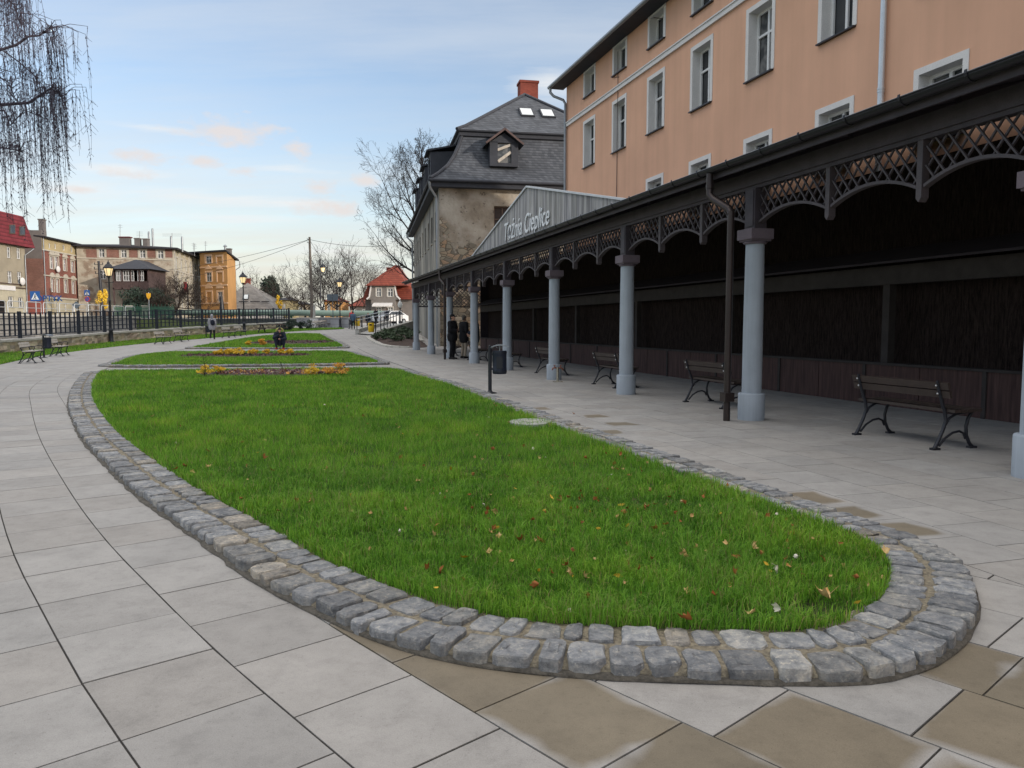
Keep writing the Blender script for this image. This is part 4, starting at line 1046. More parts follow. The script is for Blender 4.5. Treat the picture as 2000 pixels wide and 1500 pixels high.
def far_bank():
    T=thing('river_wall','tall grey stone block embankment wall across the river','wall',(-42,60,-1.5))
    q=MB(); q.bx(-42.35,-41.95,-30,89,-2.2,2.18); q.build('wall','blocks',T)
    q=MB(); q.bx(-42.45,-41.85,-30,89,2.18,2.34); q.build('coping','cap',T)
    d=thing('backdrop_wall','dark stone backdrop wall closing the river bend below the green pipe','wall',(-31,87.4,-1)); m=MB(); m.bar((-41.9,87.2,0),(-20.5,88.2,0),.5,4.2); m.build('wall','backdropwall',d); m=MB(); m.bar((-41.9,87.2,2.14),(-20.5,88.2,2.14),.6,.08); m.build('coping','cap',d)  # wall added as a dark backdrop seen through the river fence
    q=thing('street_railing','galvanised tube railing with rounded panels along the far street','railing',(-42.15,70,2.34)); 
    y=40.
    while y<86:
        m=MB(); pts=[(-42.15,y,2.34),(-42.15,y,3.28),(-42.15,y+.12,3.42),(-42.15,y+2.0,3.42),(-42.15,y+2.12,3.28),(-42.15,y+2.12,2.34)]
        m.tube(pts,.04,6); m.tube([(-42.15,y,2.9),(-42.15,y+2.12,2.9)],.025,6); m.build('railing_panel','rail_white',q); y+=2.45
    g=thing('spiked_fence','green iron fence of thin spiked bars beside the green pipe','fence',(-39.,88,2.2)); a,b=dp(222,612,87),dp(340,612,87); n=70; m=MB()
    for i in range(n+1):
        p=a+(b-a)*(i/n); m.bar((p.x,p.y,2.1),(p.x,p.y,3.5+(.25 if i%4==0 else 0)),.05,.03,(0,1,0))
    for z in (2.35,3.25): m.bar((a.x,a.y,z),(b.x,b.y,z),.05,.06)
    m.build('bars','green_fence',g)
    for px in (225,253,283):
        m=MB(); p=dp(px,612,87.2); m.box((p.x,p.y,2.8),(.5,.4,1.5)); m.box((p.x,p.y,3.58),(.6,.5,.1)); m.build('pillar','greytrim',g)
    g=thing('pipeline','fat pale green heating pipe on short supports crossing the river','pipe',(-28,92,2.4))
    a=dp(318,610,95);b=dp(560,611,90);c=dp(757,613,88); m=MB(); m.tube([a,b,c],.34,16); m.build('pipe','pipe_green',g)
    m=MB(); d=c+Vector((.9,.3,-.5)); m.tube([c+Vector((-.2,0,0)),c+Vector((.45,.1,-.06)),d,d+Vector((.1,0,-1.2))],.37,14); m.build('pipe_elbow','pipe_grey',g)
    for t in np.linspace(.05,.95,11):
        p=a.lerp(c,float(t)); m=MB(); m.box((p.x,p.y,(p.z-.3+.5)/2),(.18,.18,p.z-.3-.5)); m.box((p.x,p.y,p.z-.33),(.6,.3,.1)); m.build('support','green_fence',g)
    g=thing('granite_wall','grey granite block parapet wall behind the far benches','wall',dp(635,632,82)); a,b=dp(582,630,84),dp(683,630,80); m=MB(); m.bar((a.x,a.y,1.5),(b.x,b.y,1.5),.4,1.3); m.build('wall','granite',g)
    m=MB(); m.bar((a.x,a.y,2.19),(b.x,b.y,2.19),.5,.08); m.build('coping','cap',g)
far_bank()
# ---------------------------------------------------------------- benches
def bench(name,label,slat,arms,group):
    T=thing(name,label,'bench',(0,0,0),0,group)
    for s_ in (-1,1):
        x=s_*.62; q=MB(); P=lambda l:[(x,a,b) for a,b in l]
        q.tube(P([(.285,.0),(.24,.08),(.17,.22),(.135,.32),(.15,.42),(.185,.5),(.25,.68),(.275,.78)]),[.024,.02,.019,.02,.021,.02,.018,.016],8)
        q.tube(P([(-.27,.0),(-.21,.06),(-.165,.15),(-.155,.25),(-.18,.34),(-.235,.42)]),[.024,.02,.019,.019,.019,.019],8)
        q.tube(P([(.215,.04),(.13,.13),(.03,.185),(-.06,.2),(-.12,.175),(-.155,.11)]),.014,7)
        q.tube(P([(.135,.28),(.09,.35),(.0,.395),(-.12,.41),(-.25,.42)]),.015,7)
        q.tube(P([(.165,.46),(.11,.425),(.0,.405),(-.1,.415)]),.013,7)
        for y in (.27,-.25): q.box((x,y,.012),(.06,.10,.024))
        f=q.build('leg_frame','iron',T)
        if slat=='slat_dark':
            for y,z in ((.268,.725),(.243,.635),(.13,.44)): q=MB(); q.ell((x,y+.022,z),(.013,.012,.013),8,5); q.build('bolt','bolt',f)
        if arms:
            q=MB(); q.tube(P([(.225,.60),(.12,.585),(.0,.60),(-.12,.635),(-.215,.62),(-.235,.56),(-.20,.50),(-.235,.42)]),.014,7); q.build('armrest','iron',T)
    q=MB()
    for y,z,t in ((.105,.432,.06),(.005,.428,0),(-.095,.432,0),(-.195,.438,-.03)): q.box((0,y,z+.012),(1.5,.085,.034))
    q.build('seat',slat,T); q=MB()
    for y,z in ((.24,.725),(.212,.632)):
        q.box((0,y,z),(1.5,.032,.082),M_=Matrix.Rotation(-.26,3,'X'))
    q.build('backrest',slat,T); return T
bz=PSI+math.pi/2
BC=bench('colonnade_bench','dark slatted bench facing the brushwood wall, nearest one under the colonnade','slat_dark',False,'benches under the colonnade')
lab=['','dark slatted bench behind the brown downpipe, second nearest under the colonnade','dark slatted bench half hidden by the third nearest column','dark bench end showing just right of the litter bin','dark bench beside the standing people, right of the fifth far column','dark bench between the two farthest standing people','dark bench at the far end of the colonnade by the thin downpipe']
for i in range(7):
    p=CW(7.24,7.5+4.4*i); z=H(p.x,p.y)
    if i: dup(BC,(p.x,p.y,z),bz,lab[i])
BC.location=CW(7.24,7.5); BC.rotation_euler=(0,0,bz)
PBN=bench('park_bench','pale slatted park bench on black iron legs, nearest on the left path edge','slat_light',True,'park benches along the river path')
def face(dx,dy): return math.atan2(dx,-dy)
pb=[((-17.95,28.7),(.92,.34),''),((-20.55,34.9),(.93,.34),'pale slatted park bench just beyond the litter bin on the left path edge'),
 ((-21.5,47.4),(1,.05),'pale park bench at the left of the pair right of the near street lamp'),((-21.7,50.5),(1,.05),'pale park bench at the right of the pair right of the near street lamp'),
 ((-20.6,56.0),(1,0),'pale park bench beside the walking person in grey, nearer of the pair'),((-20.8,59.0),(1,0),'pale park bench in front of the second street lamp, farther of the pair'),
 ((-19.3,75.5),(1,-.2),'far pale park bench nearest the concrete plinth'),((-19.5,78.2),(1,-.2),'far pale park bench, second from the concrete plinth'),((-19.5,80.8),(1,-.2),'far pale park bench, third from the concrete plinth'),((-19.6,83.4),(1,-.2),'far pale park bench, farthest of the row by the granite wall')]
for i,(p,f,l) in enumerate(pb):
    if i: dup(PBN,(*p,H(*p)),face(*f),l)
PBN.location=(*pb[0][0],H(*pb[0][0])); PBN.rotation_euler=(0,0,face(*pb[0][1]))
# ---------------------------------------------------------------- litter bins
def bin_(label,open_=True):
    T=thing('litter_bin',label,'litter bin',(0,0,0),0,'dark litter bins on posts')
    q=MB(); q.lathe([(.14,0),(.14,.012),(.06,.03),(.045,.05),(.04,.06)],16); q.tube([(0,0,.03),(0,0,.94)],.038,14); q.ell((0,0,.965),(.028,.028,.03)); q.bx(.02,.075,-.03,.03,.78,.82); q.bx(.02,.075,-.03,.03,.48,.52); q.build('post','iron',T)
    q=MB(); n=20; r=.145; c=(.2,0); prof=[(r*.94,.40),(r,.42),(r,.50),(r*.985,.505),(r*.985,.79),(r,.80),(r,.86),(r*.97,.875)]; q.lathe(prof,24,(c[0],0,0)); b=q.build('bin_body','iron_blue',T)
    q=MB(); q.lathe([(r+.004,.44),(r+.004,.455)],24,(c[0],0,0)); q.lathe([(r+.004,.83),(r+.004,.845)],24,(c[0],0,0)); q.bx(c[0]-.06,c[0]+.06,-r-.006,-r+.02,.52,.76); q.build('panel','iron',b)
    q=MB(); vs=[]; n=10
    for i in range(n+1):
        x=c[0]-.17+.36*i/n; z=.965+.04*math.sin(math.pi*i/n)-.02
        for y in (-.16,.16): vs+=[(x,y,z),(x,y,z+.014)]
    q.add(vs,[(i*4+a,i*4+b_,(i+1)*4+b_,(i+1)*4+a) for i in range(n) for a,b_ in ((0,2),(1,3),(0,1),(2,3))]); q.bar((.0,0,.925),(.07,0,.955),.05,.03); q.bar((c[0],-.1,.87),(c[0],-.1,.97),.014,.014); q.bar((c[0],.1,.87),(c[0],.1,.97),.014,.014); q.build('rain_hood','pipe_grey',T); return T
LB=bin_('dark litter bin with curved hood on the colonnade paving beside the near lawn'); p=gp(957,768); 
q2=[((-20.05,32.9),'dark litter bin on the left path between the two nearest park benches',-.15),((-22.1,55.6),'dark litter bin beside the walking person in the grey coat',0.),((xd(683,76.5),76.5),'small far dark litter bin beside the granite wall',0.)]
for p_,l,r_ in q2: dup(LB,(*p_,H(*p_)),r_,l)
LB.location=(p.x,p.y,0); LB.rotation_euler=(0,0,0.)
def yellow_bin(px,py,d,label,post):
    p=dp(px,py,d); z=H(p.x,d); T=thing('recycling_bin',label,'waste bin',(p.x,d,z),0,'yellow waste bins')
    q=MB(); q.lathe([(.2,.30),(.235,.36),(.24,1.0),(.2,1.04)],16,(p.x,d,z)); b=q.build('bin_body','plastic_yellow',T)
    q=MB(); q.box((p.x,d-.235,z+.86),(.2,.03,.1)); q.build('opening','black',b); q=MB(); q.lathe([(.245,1.04),(.2,1.14),(.05,1.17)],16,(p.x,d,z)); q.build('lid','iron' if post else 'plastic_yellow',b)
    q=MB(); q.tube([(p.x+.34,d,z),(p.x+.34,d,z+1.25)],.045,8); q.bar((p.x+.2,d,z+.8),(p.x+.34,d,z+.8),.04,.04); q.build('post','iron',T)
yellow_bin(725,645,59,'yellow waste bin on a black post in front of the ramp railing',True)
yellow_bin(698.5,634,75,'small yellow waste bin beside the walking person in blue',True)
# white oval cover in the grass, drinking tap, weeds
p=gp(1035,829,.06); T=thing('stone_cover','pale oval stone cover lying in the lawn at the kerb','cover',(p.x,p.y,.05)); q=MB(); n=28
vs=[(p.x+.275*math.cos(2*math.pi*i/n),p.y+.34*math.sin(2*math.pi*i/n),.05) for i in range(n)]; q.ext(vs,(0,0,.052)); q.build('slab','concrete',T); q=MB(); q.ext([(p.x+.1*math.cos(2*math.pi*i/n),p.y+.1*math.sin(2*math.pi*i/n),.103) for i in range(n)],(0,0,.006)); q.build('lifting_ring','cap',T)
p=gp(1089,746); T=thing('drinking_tap','short steel stand with two bronze taps by a column base','drinking tap',(p.x,p.y,0)); q=MB(); q.box((p.x,p.y,.012),(.24,.16,.024)); q.tube([(p.x,p.y,.02),(p.x,p.y,.36)],.032,12); q.build('stand','chrome',T)
for s_ in (-1,1):
    q=MB(); x=p.x; q.tube([(x,p.y,.34),(x+s_*.07,p.y,.35),(x+s_*.12,p.y,.34),(x+s_*.13,p.y,.29)],.018,8); q.tube([(x+s_*.07,p.y,.35),(x+s_*.075,p.y,.41)],.012,8); q.box((x+s_*.075,p.y,.415),(.06,.015,.015)); q.build('tap','bronze',T)
# ---------------------------------------------------------------- street lamps
def lamp(label):
    T=thing('street_lamp',label,'street lamp',(0,0,0),0,'lit lantern street lamps')
    q=MB(); q.lathe([(.17,0),(.17,.1),(.13,.16),(.115,.75),(.14,.8),(.1,.86),(.075,.95)],12); q.build('base','iron',T)
    q=MB(); q.lathe([(.062,.9),(.05,2.6),(.07,2.62),(.07,2.68),(.045,2.7),(.04,4.05),(.08,4.08),(.05,4.15)],12); q.bar((-.28,0,3.8),(.28,0,3.8),.03,.03); q.build('pole','iron',T)
    L=MB(); 
    def fr(z,a): return [(a*math.cos(math.pi/6+k*math.pi/3),a*math.sin(math.pi/6+k*math.pi/3),z) for k in range(6)]
    lo,hi=fr(4.2,.17),fr(4.68,.29)
    for k in range(6): L.bar(lo[k],hi[k],.022,.022); L.bar(hi[k],hi[(k+1)%6],.03,.03); L.bar(lo[k],lo[(k+1)%6],.03,.03)
    L.lathe([(.06,4.12),(.17,4.19)],6); Lo=L.build('lantern','iron',T)
    q=MB(); q.lathe([(.155,4.21),(.275,4.66)],6,smooth=False); q.build('lamp_glass','lampglow',Lo)
    q=MB(); q.lathe([(.34,4.69),(.33,4.73),(.18,4.92),(.1,4.97),(.1,5.03),(.04,5.08),(.015,5.2)],6,smooth=False); q.build('lantern_roof','iron',Lo); return T
LP=lamp('lit black lantern lamp on a tall post beside the low river wall')
q2=[((-22.6,65.),'lit black lantern lamp standing behind the pair of benches beyond the walking person',1.0),((xd(665.5,80),80),'lit black lantern lamp in front of the granite wall near the bare trees',1.0)]
for p_,l,s_ in q2: dup(LP,(*p_,H(*p_)),.2,l)
LP.location=(xd(218.5,48.6),48.6,H(-25.4,48.6)+.0)
def misc():
    d=95; z=1.7; x=xd(628.5,d); T=thing('hanging_lamp','tall thin lamp pole with a lantern hanging from its short arm','street lamp',(x,d,z)); q=MB(); q.tube([(x,d,z),(x,d,9.9)],[.09,.05],8); q.tube([(x,d,9.0),(x+.15,d,9.6),(x+.32,d,9.3),(x+.32,d,8.9)],.03,6); q.build('pole','iron',T)
    q=MB(); q.lathe([(.04,8.95),(.1,8.8),(.32,8.45),(.3,8.4)],8,(x+.32,d,0)); l=q.build('lantern_roof','iron',T); q=MB(); q.lathe([(.26,8.4),(.14,7.95)],8,(x+.32,d,0)); q.build('lamp_glass','lampglow',l)
    d=70; x=xd(782.5,d); z=H(x,d); T=thing('globe_lamp','slim post lamp with a white pointed globe before the red roofed house','street lamp',(x,d,z)); q=MB(); q.tube([(x,d,z),(x,d,2.95)],.05,8); q.lathe([(.07,2.9),(.12,2.97)],10,(x,d,0)); q.build('pole','iron',T); q=MB(); q.lathe([(.1,2.97),(.2,3.1),(.22,3.25),(.15,3.45),(.05,3.6),(.02,3.72)],14,(x,d,0)); q.build('globe','globe',T)
    # utility pole, plinth, wires
    d=82; a=dp(610,632,d); b=dp(604.5,463,d); T=thing('utility_pole','tall grey timber utility pole rising over the far benches','utility pole',(a.x,d,H(a.x,d))); q=MB(); q.tube([(a.x,d,.8),(b.x,d,b.z)],[.19,.11],10); q.build('pole','woodpole',T); q=MB()
    for k in (-.25,-.6): q.tube([(b.x,d,b.z+k),(b.x-.22,d-.1,b.z+k),(b.x-.22,d-.1,b.z+k+.14)],.03,6)
    q.build('insulator','iron',T)
    p=dp(613,624,81); T=thing('concrete_plinth','white concrete block plinth at the foot of the utility pole','plinth',(p.x,81,1.15)); q=MB(); q.bx(p.x-.36,p.x+.36,80.7,81.4,1.1,2.1); q.build('block','white',T); q=MB(); q.bx(p.x-.40,p.x+.40,80.66,81.44,2.1,2.16); q.build('cap_slab','cap',T)
    p2=dp(612.5,601,81.6); T=thing('concrete_post','short pale concrete post leaning beside the utility pole','post',(p.x,81.6,2.16)); q=MB(); q.tube([(p.x-.02,81.2,2.16),(p.x+.02,81.2,3.4)],[.15,.11],8); q.build('shaft','concrete',T); q=MB(); q.tube([(p.x+.02,81.2,3.4),(p.x+.02,81.2,3.48)],.15,8); q.build('post_cap','cap',T)
    top=Vector((b.x,82,b.z-.25))
    def wire(e,sag,label):
        q=MB(); pts=[]
        for i in range(15):
            t=i/14; pts.append(top.lerp(e,t)-Vector((0,0,sag*4*t*(1-t))))
        q.tube(pts,.02,5); tag(q.build('overhead_wire','iron'),label,'wire')
    wire(dp(330,527,103),.35,'black overhead wire from the utility pole to the stone corner house'); wire(dp(345,545,103.2),.5,'lower thin overhead wire from the utility pole to the stone corner house')
    wire(dp(760,480,74),.3,'black overhead wire from the utility pole rightwards into the big bare tree'); wire(Vector((xd(628.5,95),95,9.85)),.1,'short steep overhead wire from the utility pole to the hanging lamp')
    # signs
    def sign(px,py,d,label,build,z0=2.13,mat_='rail_white',r=.05):
        c=dp(px,py,d); T=thing('road_sign',label,'road sign',(c.x,d,z0)); q=MB(); q.tube([(c.x,d+.06,z0),(c.x,d+.06,c.z+.4)],r,6); q.build('post',mat_,T); build(T,c,d); return T
    def cross(T,c,d,s=.46):
        q=MB(); q.box((c.x,d,c.z),(2*s,.03,2*s)); b=q.build('sign_plate','signblue',T); q=MB(); q.ext([(c.x-s*.8,d-.018,c.z-s*.68),(c.x+s*.8,d-.018,c.z-s*.68),(c.x,d-.018,c.z+s*.74)],(0,.004,0)); t=q.build('white_triangle','signwhite',b)
        q=MB(); y=d-.022; q.ell((c.x+.02,y,c.z+.14),(.05,.006,.055),8,5); q.bar((c.x+.01,y,c.z+.1),(c.x-.02,y,c.z-.1),.008,.08,(1,0,0)); q.bar((c.x-.02,y,c.z-.08),(c.x-.16,y,c.z-.28),.008,.05,(1,0,0)); q.bar((c.x-.02,y,c.z-.08),(c.x+.1,y,c.z-.28),.008,.05,(1,0,0)); q.bar((c.x,y,c.z+.05),(c.x+.13,y,c.z-.06),.008,.04,(1,0,0)); q.build('walking_figure','signdark',t)
    sign(68.5,578.5,72,'blue pedestrian crossing sign in front of the salmon painted wall',cross)
    def two(T,c,d):
        cross(T,c,d,.3); q=MB(); vs=[(c.x+.3*math.cos(a),d,c.z-.68+.3*math.sin(a)) for a in np.linspace(0,2*math.pi,25)[:-1]]; q.ext(vs,(0,.03,0)); b=q.build('sign_plate','signred',T); q=MB(); vs=[(c.x+.23*math.cos(a),d-.005,c.z-.68+.23*math.sin(a)) for a in np.linspace(0,2*math.pi,25)[:-1]]; q.ext(vs,(0,.004,0)); q.build('blue_disc','signblue',b); q=MB(); q.bar((c.x-.17,d-.008,c.z-.51),(c.x+.17,d-.008,c.z-.85),.006,.06,(1,0,1)); q.build('red_stripe','signred',b)
    sign(170,572,84,'blue pedestrian crossing sign above a round no parking sign',two)
    def dia(T,c,d): q=MB(); s=.42; q.ext([(c.x-s,d,c.z),(c.x,d,c.z-s),(c.x+s,d,c.z),(c.x,d,c.z+s)],(0,.03,0)); q.build('sign_plate','signgrey',T)
    sign(148.8,596,80,'grey back of a diamond road sign before the brick tenement',dia,2.13,'rail_white',.04)
    def yel(T,c,d): q=MB(); q.ext([(c.x-.25,d,c.z+.3),(c.x+.25,d,c.z+.3),(c.x+.22,d,c.z-.1),(c.x,d,c.z-.45),(c.x-.22,d,c.z-.1)],(0,.04,0)); q.build('sign_plate','signyellow',T)
    sign(290,578,86,'yellow pointed gas marker sign on a white post',yel)
    def brd(T,c,d):
        for s_ in (-.32,.32): q=MB(); q.box((c.x+s_,d,c.z),(.56,.04,.72)); q.build('sign_plate','signgrey',T)
    sign(649.5,581,84,'pair of blue-grey notice boards on a thin post by the bare trees',brd,1.2,'signgrey')
    def flag(T,c,d): q=MB(); q.bx(c.x-.45,c.x-.06,d-.02,d+.02,c.z-.7,c.z+.6); q.build('banner','signred',T)
    T=sign(366,560,98,'red banner hanging on a dark pole before the stone corner house',flag,2.13,'iron',.08)
    d=88; c=dp(192.5,510,d); T=thing('telegraph_pole','dark telegraph pole with insulator arms before the stone house','utility pole',(c.x,d,2.1)); q=MB(); q.tube([(c.x+.25,d,2.1),(c.x,d,c.z)],[.2,.13],8); q.build('pole','iron',T); q=MB()
    for k,w in ((-.4,.45),(-.9,.5),(-1.4,.4)): q.bar((c.x-w,d,c.z+k),(c.x+w,d,c.z+k),.06,.06); q.bar((c.x-w,d,c.z+k),(c.x-w,d,c.z+k+.25),.06,.06); q.bar((c.x+w,d,c.z+k),(c.x+w,d,c.z+k+.25),.06,.06)
    q.build('cross_arm','iron',T)
    d=108; c=dp(433,592,d); T=thing('closed_parasol','folded dark parasol in front of the orange house','parasol',(c.x,d,2.1)); q=MB(); q.tube([(c.x,d,2.1),(c.x,d,5.9)],.03,6); q.build('pole','iron',T); q=MB(); q.lathe([(.34,3.6),(.3,4.2),(.16,5.2),(.05,5.7)],8,(c.x,d,0)); q.build('canopy','iron',T)
    # picnic table
    p=(xd(531,65),65); z=H(*p); T=thing('picnic_table','dark picnic table with two fixed side benches on the far lawn strip','picnic table',(*p,z),0)
    q=MB(); q.bx(p[0]-1.1,p[0]+1.1,64.6,65.4,z+.70,z+.76); q.build('tabletop','porch',T)
    for y in (64.1,65.9): q=MB(); q.bx(p[0]-1.1,p[0]+1.1,y-.15,y+.15,z+.42,z+.47); q.build('seat','porch',T)
    for x in (-.8,.8):
        q=MB(); q.bar((p[0]+x,64.05,z+.02),(p[0]+x,64.8,z+.7),.07,.09); q.bar((p[0]+x,65.95,z+.02),(p[0]+x,65.2,z+.7),.07,.09); q.bar((p[0]+x,64.0,z+.4),(p[0]+x,66.,z+.4),.07,.09); q.build('leg','iron',T)
misc()
# ---------------------------------------------------------------- ramp with railings, soil bed
def ramp():
    T=thing('ramp_wall','concrete ramp walls with black posts and pale handrails leading up to the right','ramp',(-10.6,62.,H(-10.6,62)))
    def wall(a,b,za,zb,w=.3):
        q=MB(); d=Vector((b[0]-a[0],b[1]-a[1],0)).normalized(); n=Vector((-d.y,d.x,0))*w/2; A,Bv=Vector((*a,0)),Vector((*b,0)); z0=H(*a)-.1
        vs=[A-n+Vector((0,0,z0)),A+n+Vector((0,0,z0)),Bv+n+Vector((0,0,z0)),Bv-n+Vector((0,0,z0)),A-n+Vector((0,0,za)),A+n+Vector((0,0,za)),Bv+n+Vector((0,0,zb)),Bv-n+Vector((0,0,zb))]
        q.add(vs,[(3,2,1,0),(4,5,6,7),(0,1,5,4),(1,2,6,5),(2,3,7,6),(3,0,4,7)]); q.build('wall','concrete',T)
        q=MB(); q.bar(A+Vector((0,0,za+.04)),Bv+Vector((0,0,zb+.04)),w+.08,.07); q.build('coping','cap',T)
    def rail(a,b,za,zb,n):
        A,Bv=Vector((*a,za)),Vector((*b,zb)); q=MB()
        for i in range(n+1):
            p=A.lerp(Bv,i/n); q.bar(p,p+Vector((0,0,1.)),.06,.06,(0,1,0))
        q.build('railing_post','iron',T); q=MB()
        for z in (1.0,.72): q.tube([A+Vector((0,0,z)),Bv+Vector((0,0,z))],.035,8)
        q.build('handrail','rail_white',T)
    a1,b1=(xd(698,62.5),62.5),(xd(760,74),74.); a2,b2=(xd(741,60),60.),(xd(806,67),67.)
    wall(a1,b1,1.02,1.75); wall(a2,b2,.92,1.72); rail(a1,b1,1.06,1.79,7); rail((a2[0]+.1,a2[1]+.2),(xd(786,66),66),.98,1.66,7)
    wall(b2,(b2[0]+4,b2[1]+1),1.72,1.75)
    q=MB(); vs=[(a1[0],a1[1],.75),(a2[0],a2[1],.62),(b2[0],b2[1],1.5),(b1[0],b1[1],1.55)]; q.add(vs,[(0,1,2,3)]); q.build('ramp_surface','concrete',T)
    poly=[(xd(720,57),57.),(xd(735,49),49.),(xd(757,44.5),44.5),(xd(800,43.2),43.2),(xd(835,44),44.),(-6.2,52),(-7.5,60),(xd(744,59.8),59.8)]
    q=MB(); c=(sum(p[0] for p in poly)/8,sum(p[1] for p in poly)/8); Q=resample(catmull(poly,True),.6,True); n=len(Q); vs=[]
    for f,z in ((1,.0),(.9,.1),(.5,.22)):
        for x,y in Q: px_,py_=c[0]+(x-c[0])*f,c[1]+(y-c[1])*f; vs.append((px_,py_,H(px_,py_)+z+.05*noise.noise(Vector((px_*2,py_*2,0)))))
    fs=[(k*n+i,k*n+(i+1)%n,(k+1)*n+(i+1)%n,(k+1)*n+i) for k in range(2) for i in range(n)]; fs.append(tuple(range(2*n,3*n))); q.add(vs,fs,True); struct(q.build('flower_bed_soil','soil'))
    q=MB(); m=min(n,len(Q))
    q.mi=0
    for i in range(n):
        x,y=Q[i]; 
        if y<58 and x<xd(800,44): a=Q[i];b=Q[(i+1)%n]; q.bar((a[0],a[1],H(*a)+.03),(b[0],b[1],H(*b)+.03),.35,.1)
    struct(q.build('kerb','cap')); return Q
RAMPBED=ramp()
# ---------------------------------------------------------------- houses across the river
ZS=2.13
class Fac:
    """vertical facade from A to B (left to right seen from the camera)"""
    def __init__(s,A,B):
        s.A=Vector((*A,0)); d=Vector((B[0]-A[0],B[1]-A[1],0)); s.W=d.length; s.U=d.normalized(); s.N=Vector((s.U.y,-s.U.x,0))
    def hit(s,px,py):
        u=(px-1000)/FPX; w=(py-750)/FPX; dx,dy,dz=u,cT-sT*w,-sT-cT*w
        # A+U*a = t*(dx,dy)
        det=dx*(-s.U.y)+s.U.x*dy; t=(s.A.x*(-s.U.y)+s.U.x*s.A.y)/det; a=(dx*s.A.y-dy*s.A.x)/det
        a=((dx*t-s.A.x)*s.U.x+(dy*t-s.A.y)*s.U.y)
        return a,CH+dz*t
    def rect(s,r):
        x0,x1,y0,y1=r; a0,z1=s.hit(x0,y0); a1,z0=s.hit(x1,y1); _,z1b=s.hit(x1,y0); _,z0b=s.hit(x0,y1)
        xm=(x0+x1)/2; _,zt=s.hit(xm,y0); _,zb=s.hit(xm,y1); return (a0,a1,zb,zt)
    def P(s,u,z,k=0.): return s.A+s.U*u+Vector((0,0,z))-s.N*k
def boxwalls(q,F,depth,z0,z1):
    a,b=F.P(0,0),F.P(F.W,0); c,d=F.P(F.W,0,depth),F.P(0,0,depth)
    for p,r in ((b,c),(c,d),(d,a)): q.quad((p.x,p.y,z0),(r.x,r.y,z0),(r.x,r.y,z1),(p.x,p.y,z1))
def put_windows(T,F,holes,depth=.18,fm='frame',gm='glass2',sur=0.,sm='greytrim',mull=1,trans=.62,sill=True,fw=.07):
    for h in holes: window(T,F.A,F.U,F.N,*h,depth,fm,gm,mull,trans,fw,'window',None,None,sur,sm,.05,sill)
def chimney(T,c,w,z0,z1,m='greyplaster'):
    q=MB(); q.bx(c[0]-w/2,c[0]+w/2,c[1]-.35,c[1]+.35,z0,z1); q.bx(c[0]-w/2-.06,c[0]+w/2+.06,c[1]-.41,c[1]+.41,z1,z1+.12); q.build('chimney',m,T)
def antenna(T,px,py0,py1,d,arms=3,w=.5):
    a,b=dp(px,py1,d),dp(px,py0,d); q=MB(); q.tube([a,b],.035,5)
    for k in range(arms): z=b.z-.15-.25*k; q.bar((b.x-w,b.y,z),(b.x+w,b.y,z),.025,.025)
    q.build('antenna','pipe_grey',T)
